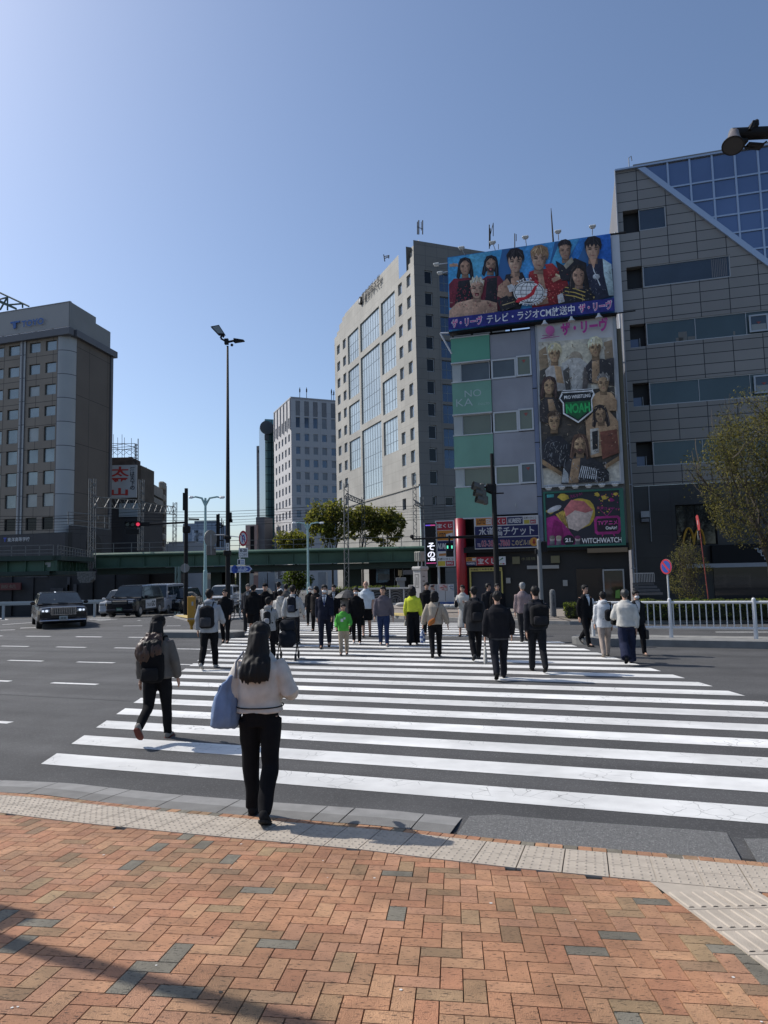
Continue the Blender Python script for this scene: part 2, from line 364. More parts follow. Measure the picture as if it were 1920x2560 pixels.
for LS,c0 in((ls,.1),(ls2,.1)):
    for i in range(len(LS)-1):
        f=lambda i,l: -.52+ (.10 if i==0 and LS is ls else 0)+(.1 if i==0 and LS is ls2 else 0)
        A=[kpt(LS[i],f(i,0)),kpt(LS[i],.078)]; B=[kpt(LS[i+1],f(i+1,0)),kpt(LS[i+1],.078)]
        mb.quad(Vector((A[0].x,A[0].y,.007)),Vector((B[0].x,B[0].y,.007)),Vector((B[1].x,B[1].y,.026)),Vector((A[1].x,A[1].y,.026)))
o=mb.build('asphalt_patch',m_patch); tag(o,kind='structure')
# sloped bed under everything
mb=MB(); OF=[-.02,1,2,3,5.2,9,14]
for i in range(len(KX)-1):
    for k in range(len(OF)-1):
        P=[KP[i]+KN[i]*OF[k],KP[i]+KN[i]*OF[k+1],KP[i+1]+KN[i+1]*OF[k+1],KP[i+1]+KN[i+1]*OF[k]]
        mb.quad(*[kz(p,-.012) for p in P])
o=mb.build('pavement_bed',m_joint); tag(o,kind='structure')
BR=[(.40,.20,.105),(.425,.225,.122),(.37,.185,.097),(.40,.207,.118),(.41,.228,.122),(.38,.178,.095)]
def brickcol(x=0,y=0):
    r=random.random(); nz=mnoise.noise(Vector((x*.9,y*.9,3)))
    if r<.03+max(0,nz)*.22: g=random.uniform(.13,.19); return (g*1.12,g*1.0,g*.76)
    if r<.16+max(0,nz)*.3: c=random.choice(BR); k=random.uniform(.62,.85); return (c[0]*k,c[1]*k*1.2,c[2]*k*1.2)
    c=random.choice(BR); k=random.uniform(.9,1.08); return (c[0]*k,c[1]*k,c[2]*k)
mb=MB()
def brick(c,e1,e2,lx,ly,col,dz=0,bv=.0018):
    vs=[]
    for k,h in((0,-.008+dz),(bv,dz)):
        for sx,sy in((-1,-1),(1,-1),(1,1),(-1,1)):
            p=c+e1*(sx*(lx/2-k))+e2*(sy*(ly/2-k)); vs.append(kz(p,h))
    mb.add(vs,[(4,5,6,7),(0,1,5,4),(1,2,6,5),(2,3,7,6),(3,0,4,7)],0,col)
# header course beside the kerb
TW=.55
l=.6
while l<LT-.3:
    c=kpt(l,.13); t=(kpt(l+.05,.13)-kpt(l-.05,.13)).normalized(); brick(c,t,Vector((-t.y,t.x,0)),.098,.1,brickcol(c.x,c.y),.004); l+=.103
E1=Vector((.9955,-.095,0)); E2=Vector((.095,.9955,0))
# guide path (bars) leaving the tactile strip
gA=[SW(ZR(1300,2080,2.676)(*p)) for p in((870,335),(1225,365),(1659,925),(1659,640),(1575,395))]
gdir=(Vector((gA[2].x,gA[2].y,0))-Vector((gA[0].x,gA[0].y,0))).normalized(); gperp=Vector((-gdir.y,gdir.x,0))
if gperp.x<0: gperp=-gperp
g0=Vector((gA[0].x,gA[0].y,0))
gw=abs((Vector((gA[4].x,gA[4].y,0))-g0).dot(gperp))
OFF0=.185
BL=.204; bw=.102
def signed(p):
    i=int(np.clip(np.interp(p.x,KX,np.arange(len(KX))),0,len(KX)-1)); return (p-Vector((KX[i],kcurve(KX[i]),0))).dot(KN[i])
cnt=0
nB=0
# herringbone: for integer lattice, horizontal brick at (i,j) when (i-j)%4==0 , vertical when (i-j)%4==3 ...
for i in range(-75,75):
    for j in range(-50,75):
        k=(i+j)%4
        if k==0: c2=(i+1,j+.5); lx,ly=BL,bw
        elif k==3: c2=(i+.5,j+0); lx,ly=bw,BL
        else: continue
        c=E1*(c2[0]*bw)+E2*(c2[1]*bw); 
        if not(-5<c.x<5.5 and -1.2<c.y<8): continue
        sd=signed(c)
        if sd<OFF0+TW-.045 or sd>7: continue
        rel=(c-g0); gg=rel.dot(gperp); gl=rel.dot(gdir)
        if .04<gg<gw-.04 and gl>-.3: continue
        brick(c,E1,E2,lx-.003,ly-.003,brickcol(c.x,c.y)); nB+=1
o=mb.build('brick_paving',m_brick); tag(o,kind='structure')
# tactile tiles with domes
mb=MB()
def dome(c,r=.0105,h=.0045):
    b=[kz(c+Vector((math.cos(a)*r,math.sin(a)*r,0)),.006) for a in np.arange(6)*math.pi/3]; t=[kz(c+Vector((math.cos(a)*r*.6,math.sin(a)*r*.6,0)),.006+h) for a in np.arange(6)*math.pi/3]
    mb.rings([b,t],cap=False); mb.add(t,[tuple(range(6))])
def tile(P,dm):
    ins=lambda q:kz(q,.006)
    ctr=sum(P,Vector())/4; Q=[p.lerp(ctr,.02) for p in P]
    lo=[kz(p,-.01) for p in Q]; hi=[ins(p) for p in Q]; mb.add(lo+hi,[(4,5,6,7),(0,1,5,4),(1,2,6,5),(2,3,7,6),(3,0,4,7)])
    if dm:
        for a in range(5):
            for b in range(4): dome(P[0].lerp(P[1],(a+.5)/5).lerp(P[3].lerp(P[2],(a+.5)/5),(b+.5)/4))
l=.6
while l<LT-.6:
    for r in(0,1):
        o0,o1=OFF0+r*TW/2,OFF0+(r+1)*TW/2
        P=[kpt(l,o1),kpt(l+.285,o1),kpt(l+.285,o0),kpt(l,o0)]; near=-4.2<P[0].x<4.2
        tile(P,near)
    l+=.287
tl=.285
mb.add([kz(g0+gdir*x+gperp*y,.0025) for x,y in((-.5,0),(.5,0),(.5,gw),(-.5,gw))],[(0,1,2,3)])
for a in range(0,9):
    for b in range(0,2):
        q=[g0+gdir*(a*tl-.1)+gperp*(b*gw/2),g0+gdir*(a*tl+tl-.1)+gperp*(b*gw/2),g0+gdir*(a*tl+tl-.1)+gperp*((b+1)*gw/2),g0+gdir*(a*tl-.1)+gperp*((b+1)*gw/2)]
        if signed(sum(q,Vector())/4)<OFF0+TW+.05: continue
        tile(q[::-1],False)
        for k in range(4):
            s_=gw/2*(b+(k+.5)/4); p0,p1=g0+gdir*(a*tl-.08)+gperp*s_,g0+gdir*(a*tl+tl-.13)+gperp*s_
            hw=gperp*.011; mb.quad(*[kz(p,.011) for p in(p0-hw,p1-hw,p1+hw,p0+hw)])
            mb.quad(*[kz(p,h) for p,h in((p0-hw*1.7,.006),(p1-hw*1.7,.006),(p1-hw,.011),(p0-hw,.011))]); mb.quad(*[kz(p,h) for p,h in((p0+hw,.011),(p1+hw,.011),(p1+hw*1.7,.006),(p0+hw*1.7,.006))])
o=mb.build('tactile_paving',m_tact); tag(o,kind='structure')

mb=MB(); rs_=random.Random(3)
for i in range(60):
    c=Vector((rs_.uniform(-3,3),rs_.uniform(2.4,5.4),0))
    if signed(c)<.8: continue
    r_=rs_.uniform(.004,.010); mb.add([kz(c+Vector((math.cos(a)*r_*rs_.uniform(.7,1.2),math.sin(a)*r_,0)),.003) for a in np.arange(6)*1.047],[tuple(range(6))],rs_.choice((0,0,0,1)))
o=mb.build('paving_specks',[mat('pale speck',(.6,.58,.55),.9),mat('dark gum spot',(.04,.035,.03),.9)]); tag(o,kind='stuff')

def tracks(m):
    n=m.node_tree; b=n.nodes['Principled BSDF']; L=n.links.new; src=b.inputs['Base Color'].links[0].from_socket
    tc=n.nodes.new('ShaderNodeTexCoord'); mp=n.nodes.new('ShaderNodeMapping'); mp.vector_type='TEXTURE'; mp.inputs['Rotation'].default_value=(0,0,R(-18)); mp.inputs['Scale'].default_value=(16,.75,1); t=n.nodes.new('ShaderNodeTexNoise'); t.inputs['Scale'].default_value=1; t.inputs['Detail'].default_value=3
    L(tc.outputs['Object'],mp.inputs[0]); L(mp.outputs[0],t.inputs['Vector']); r=n.nodes.new('ShaderNodeMapRange'); r.inputs['From Min'].default_value=.35; r.inputs['From Max'].default_value=.65; r.inputs['To Min'].default_value=.80; r.inputs['To Max'].default_value=1.12
    L(t.outputs[0],r.inputs[0]); mx=n.nodes.new('ShaderNodeMix'); mx.data_type='RGBA'; mx.blend_type='MULTIPLY'; mx.inputs[0].default_value=1; L(src,mx.inputs[6]); L(r.outputs[0],mx.inputs[7]); L(mx.outputs[2],b.inputs['Base Color'])
tracks(m_asph); tracks(m_white)
# ================= buildings =================
Z1=ZR(0,700,3.456); Z3=ZR(400,1240,4.1475); Z4=ZR(600,900,2.765); Z5=ZR(800,540,4.1475); Z6=ZR(1080,540,3.19); Z7=ZR(1060,820,3.072); Z8=ZR(1500,280,3.0714); Z9=ZR(1040,1260,4.1475); Z10=ZR(1500,950,3.626); ZA=ZR(240,1080,6.9125); ZB=ZR(1180,1120,6.9125); ZC=ZR(940,1280,6.9125); ZE=ZR(0,1380,5.53)
m_dark=mat('dark interior',(.012,.012,.014),.6)
m_metal=mat('grey steel',(.30,.31,.32),.5,.3,var=.1,vs=3)
m_alu=mat('aluminium frame',(.42,.43,.44),.45,.3)
m_wframe=mat('white window frame',(.55,.56,.57),.5)
m_black=mat('black steel',(.012,.012,.013),.65,spec=.2)
def solid(mb,f,a0,z0,a1,z1,depth,m=0): # roof + back volume behind a facade rectangle (skips the front)
    P=[f.pt(a0,z0),f.pt(a1,z0),f.pt(a1,z0,-depth),f.pt(a0,z0,-depth)]; Q=[p+Z*(z1-z0) for p in P]
    mb.add(P+Q,[(4,5,6,7),(1,2,6,5),(2,3,7,6),(3,0,4,7)],m)
# ---- brown school building, left
F=Fac(Z1(600,900),110,(.958,-.287)); S=Fac(Z1(600,900),110,(.174,.985))
b=thing('school_building','tall brown school building with grey corner column and louvred rooftop screen','building',tuple(F.pt(0,-2.3)))
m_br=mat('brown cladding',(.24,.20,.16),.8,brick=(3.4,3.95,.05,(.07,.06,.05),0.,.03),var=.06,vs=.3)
m_br2=mat('shade darkened brown cladding',(.135,.112,.093),.85,brick=(5.4,8.2,.05,(.05,.04,.035),0.,.02),var=.08,vs=.2)  # side wall brown darkened because it faces less of the sky light
m_col=mat('pale grey panel',(.36,.36,.355),.55,brick=(40,4.,.07,(.10,.10,.11)),var=.05,vs=.3)
m_scr=mat('louvre screen',(.33,.32,.31),.7)
g_school=mat('school glass',(.26,.29,.295),.15,.3,var=.2,vs=.3); g_schoolb=mat('school glass with blind',(.31,.32,.31),.25,.1,var=.12,vs=.4)
g_dark=mat('dark glass',(.008,.01,.014),.08,spec=.25)
zt=F.hit(Z1(560,470))[1]; zb=F.hit(Zz(300,325))[1]
sx=lambda x,y=1130: F.hit(Z1(x,y))[0]
rowsT=[(525,605),(712,795),(900,985),(1087,1168),(1262,1380),(1452,1568),(1645,1760),(1838,1952),(2048,2150)]
rz=[(F.hit(Z1(440,b_+3))[1],F.hit(Z1(440,a-3))[1]) for a,b_ in rowsT]
cols=[(sx(382),sx(478)),(sx(243),sx(337)),(sx(62),sx(157)),(sx(-78),sx(20)),(sx(-250),sx(-156)),(sx(-400),sx(-306))]
holes=[(c[0],z[0],c[1],z[1]) for c in cols for z in rz]
aL=sx(-420); mb=MB(); mb.wall(F,aL,zb,sx(497),zt,holes,.35); mb.build('wall',m_br,b)
for c in cols[:5]:
    for i,z in enumerate(rz): win(b,F,c[0],z[0],c[1],z[1],.3,m_black,random.choice((g_school,g_school,g_school,g_schoolb)) if i<8 else g_dark,fr=.08)
mb=MB()
for x0,x1 in((170,216),(-175,-130)): a0,a1=sx(x0),sx(x1); mb.wall(F,a0,zb,a1,zt,o=.18); mb.quad(F.pt(a0,zb,.18),F.pt(a0,zt,.18),F.pt(a0,zt),F.pt(a0,zb)); mb.quad(F.pt(a1,zb,.18),F.pt(a1,zt,.18),F.pt(a1,zt),F.pt(a1,zb)); mb.fbox(F,(a0+a1)/2-.12,zb,(a0+a1)/2+.12,zt,.18,.3)
mb.build('pilaster',m_col,b)
mb=MB(); a0=sx(497); rad=.0-a0; N=10; arc=[F.pt(a0,0)+ (F.d*math.sin(t)*rad*1.0 + S.d*(1-math.cos(t))*2.2 + F.n*.25*math.cos(t)) for t in np.linspace(0,math.pi/2,N)]
for i in range(N-1): mb.quad(arc[i]+Z*zb,arc[i+1]+Z*zb,arc[i+1]+Z*zt,arc[i]+Z*zt,uv=[(i*.3,zb),(i*.3+.3,zb),(i*.3+.3,zt),(i*.3,zt)])
mb.quad(arc[0]+Z*zb,arc[0]+Z*zt,F.pt(a0,zt),F.pt(a0,zb)); mb.build('corner_column',m_col,b,smooth=False)
sR=S.hit(Z1(945,1200))[0]; sE=S.hit(Z1(963,1200))[0]
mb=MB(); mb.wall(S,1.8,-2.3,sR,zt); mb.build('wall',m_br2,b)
mb=MB(); mb.fbox(S,sR,-2.3,sE,zt,-.6,.25); mb.build('corner_column',m_col,b)
mb=MB(); zc1=F.hit(Z1(560,425))[1]
mb.fbox(F,aL,zt-.25,.35,zc1,-.4,.7); mb.fbox(S,.72,zt-.25,sE+.6,zc1,-.4,.7); mb.fbox(F,aL,zc1,.2,zc1+.12,-.4,.45); mb.build('cornice',m_col,b)
zs=F.hit(Z1(562,192))[1]; mb=MB()
for k in range(26):
    z=zc1+.5+(zs-zc1-.5)*k/26; mb.fbox(F,aL,z,-.5,z+.17,-.35,-.15); 
mb.build('louvre_screen',m_scr,b)
mb=MB(); mb.fbox(S,.2,zc1+.3,sE*.97,zs-1.1,-.4,-.2); mb.fbox(S,.2,zs-1.1,sE*.6,zs,-.4,-.2)
for i in range(8):
    a=-.5-(-.5-aL)*i/7.; mb.fbox(F,a-.12,zc1,a+.12,zs+.1,-.5,-.36)
mb.fbox(F,aL,zs,-.3,zs+.15,-.5,-.1); mb.build('roof_screen',mat('roof screen panel',(.22,.22,.215),.8,var=.1,vs=.2),b)
mb=MB(); mb.quad(F.pt(aL,zc1-.05,-.3),F.pt(0,zc1-.05,-.3),F.pt(0,zc1-.05,-.3)+S.d*sE,F.pt(aL,zc1-.05,-.3)+S.d*sE); mb.build('roof',m_conc,b)
mb=MB(); m_bluesign=mat('blue sign letter',(.02,.09,.30),.4)
A=F.hit(Z1(195,404)); B=F.hit(Z1(385,404)); q0,q1=F.hit(Z1(290,398))[1],F.hit(Z1(290,342))[1]; text(mb,F.off(.2),'TOYO',(A[0],q0,B[0],q1),.02,bold=.03)
a0,z0=F.hit(Z1(95,430)); a1,z1=F.hit(Z1(175,350)); h=z1-z0; wd=a1-a0
mb.fbox(F.off(.15),a0,z1-h*.25,a1,z1-h*.05,-.1,.02); mb.prism([(a0+wd*.35,z0),(a0+wd*.6,z0+h*.1),(a0+wd*.6,z1-h*.24),(a0+wd*.25,z1-h*.24)],F.off(.15),-.1,.02)
mb.build('sign_letters',m_bluesign,b)
# lower dark storeys
m_low=mat('dark plinth',(.055,.053,.056),.8,brick=(3.2,2.4,.04,(.03,.03,.03)),var=.1,vs=.3)
mb=MB(); mb.wall(F,aL,-2.5,0,zb,o=.25); mb.quad(F.pt(aL,zb,.25),F.pt(0,zb,.25),F.pt(0,zb),F.pt(aL,zb)); mb.fbox(F,-.4,-2.5,.46,zb-.02,-.8,.24); 
zm=S.hit(Zz(700,265))[1]; mb.wall(S,0,-2.3,sE,zm,o=.35); mb.build('plinth',m_low,b)
mb=MB(); A=F.hit(Zz(78,397)); B=F.hit(Zz(270,352)); q0,q1=F.hit(Zz(175,394))[1],F.hit(Zz(175,357))[1]; text(mb,F.off(.3),'東洋高等学校',(A[0],q0,B[0],q1),.02,bold=.01); A=F.hit(Zz(42,397)); B=F.hit(Zz(70,360)); text(mb,F.off(.3),'T',(A[0],A[1],B[0],B[1]),.02,m=1,bold=.06); mb.build('sign_letters',[mat('pale sign letter',(.55,.55,.55),.5),mat('blue logo',(.03,.06,.4),.5)],b)
# arched doorway in the plinth of the side wall
a0,z0=S.hit(Zz(730,440)); a1,_=S.hit(Zz(860,440)); zz1=S.hit(Zz(790,330))[1]; c=(a0+a1)/2; r=(a1-a0)/2
poly=[(c+r,z0-3)]+[(c+r*math.cos(t),zz1-r*.8+r*.8*math.sin(t)) for t in np.linspace(0,math.pi,14)]+[(c-r,z0-3)]
mb=MB(); mb.prism(poly,S.off(.36),-.05,.05); mb.build('arch',m_dark,b)
# green steel frame on the roof
fr=thing('roof_frame','green steel lattice frame on the roof of the brown school building','steel frame',tuple(F.pt(aL,zc1,-8)))
mb=MB(); D=F.off(-8.)
def dl(p): return Vector(D.pt(*D.hit(p)))
m_grs=mat('green steel',(.045,.085,.075),.6)
for p,q in(((-150,40),(250,228)),((-150,130),(140,250)),((65,140),(65,262)),((195,200),(195,240)),((-60,80),(-60,280)),((0,180),(140,247)),((65,215),(190,205)),((65,145),(0,260)),((-60,180),(65,150))):
    mb.tube([dl(Z1(*p)),dl(Z1(*q))],.16,6)
mb.build('frame',m_grs,fr)
# ---- dark building with the sake sign
K_=Fac(ZA(250,900),128,(1,.02)); b=thing('sign_building','dark building with brown rooftop box behind the red and white sake sign','building',tuple(K_.pt(0,-2.3)))
h=lambda x,y: K_.hit(ZA(x,y))
m_dk=mat('dark facade',(.022,.023,.027),.7,var=.2,vs=.3)
mb=MB(); a0,_=h(120,1160); a1,zt=h(735,1160); mb.wall(K_,a0,-2.3,a1,zt); solid(mb,K_,a0,-2.3,a1,zt,15); mb.build('wall',m_dk,b)
mb=MB(); A=h(255,570); B=h(740,1160); mb.wall(K_.off(-1),A[0],B[1],B[0],A[1]); solid(mb,K_.off(-1),A[0],B[1],B[0],A[1],8); mb.build('upper_wall',mat('brown upper wall',(.07,.06,.05),.9,var=.2,vs=.4),b)
mb=MB(); A=h(258,560); B=h(555,405); mb.fbox(K_.off(-2),A[0]-3,A[1]-.3,B[0],B[1],-5,0); mb.build('rooftop_box',mat('rusty rooftop box',(.075,.055,.045),.9,var=.35,vs=.8),b)
m_gp=mat('pale grey blue panel',(.25,.29,.31),.6)
mb=MB(); A=h(405,1470); B=h(775,1230); mb.fbox(K_,A[0],A[1],B[0],B[1],.05,.3); mb.build('pale_panel',m_gp,b)
t=thing('sake_sign','large white rooftop sign board with three red characters beside small black ones','sign',tuple(K_.pt(h(490,1145)[0],h(490,1145)[1],.4)))
mb=MB(); A=h(200,1148); B=h(728,578); mb.fbox(K_,A[0],A[1],B[0],B[1],.4,.8); mb.build('board',mat('sign board white',(.40,.40,.40),.6,var=.08,vs=.5),t)
mb=MB()
for ch,y0,y1,x0,x1 in(('太',785,605,285,600),('平',955,800,280,590),('山',1110,975,290,580)):
    A=h(x0,y0);B=h(x1,y1); text(mb,K_,ch,(A[0],A[1],B[0],B[1]),.83,bold=.03)
mb.build('red_characters',mat('sign red',(.40,.028,.022),.6),t)
mb=MB()
for i,ch in enumerate('酒は天下の'):
    A=h(615,690+i*80);B=h(695,615+i*80); text(mb,K_,ch,(A[0],A[1],B[0],B[1]),.83,bold=.03)
mb.build('black_characters',mat('sign black',(.02,.022,.03),.6),t)
t=thing('antenna_scaffold','lattice scaffold with thin antennas on the roof behind the sake sign','scaffold',tuple(K_.pt(h(600,560)[0],h(600,560)[1],-2)))
mb=MB(); D=K_.off(-2.5)
q=lambda x,y: Vector(D.pt(*D.hit(ZA(x,y))))
for x,y0 in((300,40),(375,95),(450,40),(492,95),(612,105)): mb.tube([q(x,y0),q(x,560)],.045,4)
for x in(675,695,728): mb.tube([q(x,115 if x==728 else 200),q(x,560)],.09,4)
for a,c in(((265,200),(680,200)),((265,245),(480,205)),((480,205),(680,270)),((265,270),(680,250)),((265,260),(450,310)),((450,310),(680,270)),((265,300),(680,310)),((560,430),(680,440)),((560,480),(680,490)),((560,530),(680,470)),((560,450),(680,520))): mb.tube([q(*a),q(*c)],.06,4)
for i in range(4):
    x=265+i*105; mb.tube([q(x,310),q(x+105,400)],.04,4); mb.tube([q(x+105,310),q(x,400)],.04,4)
for i in range(6): mb.tube([q(675,210+i*58),q(728,240+i*58)],.05,4); mb.tube([q(728,210+i*58),q(675,240+i*58)],.05,4)
mb.build('lattice',mat('rusty dark steel',(.05,.045,.045),.7),t)
# ---- beige apartment block beyond
AF=Fac(ZA(745,1500),150,(-.117,.993)); a1,_=AF.hit(ZA(1108,1500)); zt=AF.hit(ZA(750,790))[1]
b=thing('apartment_block','beige apartment block with stacked balconies on its end wall','building',tuple(AF.pt(0,-2.3)))
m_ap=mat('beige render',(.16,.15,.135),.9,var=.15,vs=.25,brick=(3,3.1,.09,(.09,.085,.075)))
mb=MB(); hs=[]
for r in range(8):
    z=zt-6.6-r*3.1
    for k in range(6):
        s=a1*(.08+.15*k); hs.append((s,z,s+a1*.07,z+1.5))
mb.wall(AF,0,-2.3,a1,zt-2.4,hs,.3); solid(mb,AF,0,-2.3,a1,zt-2.4,14); mb.build('wall',m_ap,b)
for hh in hs: win(b,AF,*hh,.25,m_black,g_dark,fr=.05)
mb=MB(); mb.fbox(AF,0,zt-2.4,a1,zt,-12,.7); mb.fbox(AF,-.2,zt-4.3,a1,zt-3.,.02,.8); mb.build('parapet',mat('weathered parapet',(.21,.20,.18),.9,var=.15,vs=.5),b)
mb=MB(); EF=Fac(ZA(1108,1500),AF.pt(a1,0).y,(1,.1))
for r in range(8):
    y=855+r*225; A=EF.hit(ZA(1085,y+(110 if r else 130))); B=EF.hit(ZA(1186,y)); f=MB(); 
    f.bbox(EF.pt((A[0]+B[0])/2,(A[1]+B[1])/2,-1),(B[0]-A[0],3,B[1]-A[1]),.3,EF.d); f.build('balcony',mat('balcony beige',(.24,.225,.2),.9,var=.1,vs=.6),b)
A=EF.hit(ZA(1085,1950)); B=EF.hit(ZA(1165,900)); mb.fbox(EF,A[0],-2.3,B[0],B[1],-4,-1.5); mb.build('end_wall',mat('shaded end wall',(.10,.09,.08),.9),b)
t=thing('rooftop_hut','small grey stair hut with a thin mast on the apartment roof','rooftop hut',tuple(AF.pt(1,zt-1,-3)))
mb=MB(); A=AF.off(-3).hit(ZA(738,800)); B=AF.off(-3).hit(ZA(838,672)); mb.fbox(AF.off(-3),A[0]-2,A[1]-1,B[0],B[1],-3,0); mb.build('hut',m_ap,t)
q=AF.off(-3); mb=MB(); mb.tube([q.pt(*q.hit(ZA(866,830))),q.pt(*q.hit(ZA(866,612)))],.14,6); mb.build('mast',m_grs,t)
# ---- distant blue office slab
Y=430; f=Fac(Z3(240,400),Y,(1,.02)); b=thing('distant_office','distant grey blue office slab with a stepped roof beyond the railway','building',tuple(f.pt(0,-2.3)))
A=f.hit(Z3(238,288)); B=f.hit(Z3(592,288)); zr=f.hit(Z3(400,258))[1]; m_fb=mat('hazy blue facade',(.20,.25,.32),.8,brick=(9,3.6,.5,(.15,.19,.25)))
mb=MB(); mb.wall(f,A[0],-2.3,B[0],A[1]); solid(mb,f,A[0],-2.3,B[0],A[1],30); mb.build('wall',m_fb,b)
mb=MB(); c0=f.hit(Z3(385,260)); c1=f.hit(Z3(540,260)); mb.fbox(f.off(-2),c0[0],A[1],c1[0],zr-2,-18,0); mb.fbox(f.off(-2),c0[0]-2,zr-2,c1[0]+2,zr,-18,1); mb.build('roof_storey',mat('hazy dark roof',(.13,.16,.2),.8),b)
mb=MB()
for r in range(4):
    for k in range(4):
        a,z=f.hit(Z3(365+k*22,370+r*29)); mb.fbox(f,a-2,z-1,a+2,z+1,0.02,.1)
mb.build('pale_tiles',mat('pale tile',(.33,.38,.45),.8),b)
f=Fac(Z3(60,500),160,(1,0)); b=thing('low_white_block','low pale block beyond the railway between mast and signal pole','building',tuple(f.pt(0,-2.3)))
A=f.hit(Z3(60,495)); B=f.hit(Z3(445,560)); mb=MB(); mb.fbox(f,A[0],-2.3,B[0],A[1],-10,0); mb.build('wall',mat('pale block wall',(.42,.43,.45),.8,var=.1,vs=.2),b)
mb=MB(); mb.fbox(f,A[0]+.5,A[1],B[0]-2,A[1]+.35,-9,-.4); mb.build('parapet',m_conc,b)
# ---- pink building, dark slab and glass tower left of the white office
f=Fac(Z4(75,1200),200,(.97,-.24)); b=thing('pink_building','small pink brown building with a dark window strip behind the railway','building',tuple(f.pt(0,-2.3)))
A=f.hit(Z4(38,1165)); B=f.hit(Z4(116,1140)); mb=MB(); mb.wall(f,A[0],-2.3,B[0],A[1]+1); solid(mb,f,A[0],-2.3,B[0],A[1]+1,10); mb.build('wall',mat('pink brown render',(.36,.25,.22),.9,var=.05),b)
c=f.hit(Z4(72,1200))[0]; c1=f.hit(Z4(98,1200))[0]; mb=MB(); mb.fbox(f,c,-2.3,c1,A[1]+.6,.02,.12); mb.build('window_strip',g_dark,b)
mb=MB(); c=f.hit(Z4(100,1085)); mb.fbox(f.off(-1),c[0],0,B[0]+2,c[1],-6,0); mb.build('rear_block',mat('rear block',(.12,.12,.13),.8),b)
f=Fac(Z4(172,900),230,(.97,-.24)); L_=Fac(Z4(112,900),230,(.4,-.9)); b=thing('dark_slab_building','tall dark grey slab with a stepped top left of the green glass tower','building',tuple(f.pt(0,-2.3)))
mb=MB(); f0=Fac(Z4(112,900),235,(.9,-.42)); A=f0.hit(Z4(114,595)); B=f0.hit(Z4(175,560)); mb.wall(f0,A[0],-2.3,B[0],A[1]); solid(mb,f0,A[0],-2.3,B[0],A[1],20); mb.build('wall',mat('dark slab facade',(.17,.17,.175),.7,brick=(50,1.2,.12,(.12,.12,.125))),b)
mb=MB(); A2=f0.hit(Z4(128,640)); mb.fbox(f0,A2[0],A2[1],B[0],A[1]-1.6,.05,.4); mb.build('dark_band',g_dark,b)
f=Fac(Z4(172,900),215,(.93,.3)); b=thing('glass_tower','narrow green glass tower between dark slab and white office','building',tuple(f.pt(0,-2.3)))
L2=Fac(Z4(172,900),215,(.93,.3)); A=f.hit(Z4(172,408)); B=f.hit(Z4(240,395)); g_green=mat('green glass',(.10,.19,.19),.1,.5,brick=(2.2,2.6,.14,(.03,.05,.05)),var=.35,vs=.1)
mb=MB(); mb.wall(f,A[0],-2.3,B[0],A[1]); solid(mb,f,A[0],-2.3,B[0],A[1],14); mb.build('curtain_wall',g_green,b)
mb=MB(); c=f.hit(Z4(183,470)); mb.tube([f.pt(c[0],c[1],.4),f.pt(c[0],c[1]+.01,.75)],2.2,20); mb.fbox(f,c[0]-.7,c[1]-4,c[0]+.7,c[1]-2.2,.2,.5); mb.build('round_emblem',mat('tower emblem',(.06,.07,.075),.5),b)
# ---- white office block
Lf=Fac(Z4(355,600),190,(.39,-.92)); Rf=Fac(Z4(355,600),190,(.92,.39)); zt=Rf.hit(Z4(352,262))[1]
b=thing('white_office','white office block with small square windows and louvred top storey','building',tuple(Rf.pt(0,-2.3)))
m_wo=mat('white office panel',(.45,.44,.44),.75,var=.04,vs=.1,brick=(4.3,3.45,.06,(.36,.36,.37),0.,.02))
rowsR=[(395,465),(508,556),(600,648),(688,736),(776,824),(864,912),(952,1000),(1040,1088),(1128,1176)]
colsR=[(387,418),(447,480),(508,540),(568,602),(632,664)]
rz=[(Rf.hit(Z4(402,q+2))[1],Rf.hit(Z4(402,p-2))[1]) for p,q in rowsR]; cs=[(Rf.hit(Z4(p,600))[0],Rf.hit(Z4(q,600))[0]) for p,q in colsR]
hs=[(c[0],z[0],c[1],z[1]) for c in cs for z in rz]; zl=Rf.hit(Z4(400,282))[1]; zl0=Rf.hit(Z4(400,385))[1]
lv=[(c[0],zl0,c[1],zl) for c in cs]; R1=Rf.hit(Z4(900,600))[0]
mb=MB(); mb.wall(Rf,0,-2.3,R1,zt,hs+lv,.35); mb.build('wall',m_wo,b)
g_of=mat('office glass',(.09,.12,.17),.12,.3,var=.2,vs=.1); g_of2=mat('office glass with blind',(.20,.215,.24),.3,.0,var=.15,vs=.3)
for x in hs: win(b,Rf,*x,.3,m_alu,random.choice((g_of,g_of,g_of2)),fr=.1)
for x in lv:
    mb=MB(); mb.flat([(x[0],x[1]),(x[2],x[1]),(x[2],x[3]),(x[0],x[3])],Rf,-.33,m=1)
    for k in range(14): z=x[1]+(x[3]-x[1])*k/14; mb.fbox(Rf,x[0],z,x[2],z+.2,-.3,-.1)
    mb.build('louvre',[mat('grey louvre',(.28,.28,.29),.7),m_dark],b)
aL=Lf.hit(Z4(236,700))[0]; cs=[(aL*(1-(.10+.185*k)),aL*(1-(.10+.185*k))+(-aL)*.085) for k in range(5)]
zz=[(Lf.hit(Z4(330,q))[1],Lf.hit(Z4(330,p))[1]) for p,q in((405,478),(540,590))]; 
prz=rz[1][0]-rz[2][0]; lr=[(rz[0][0],rz[0][1])]+[(r[0],r[1]) for r in rz[1:]]+[(rz[-1][0]-prz*k,rz[-1][1]-prz*k) for k in(1,2)]
hs=[(c[0],z[0],c[1],z[1]) for c in cs for z in lr]; mb=MB(); mb.wall(Lf,aL,-2.3,0,zt,hs,.35); mb.build('wall',m_wo,b)
for x in hs: win(b,Lf,*x,.3,m_alu,g_of,fr=.1)
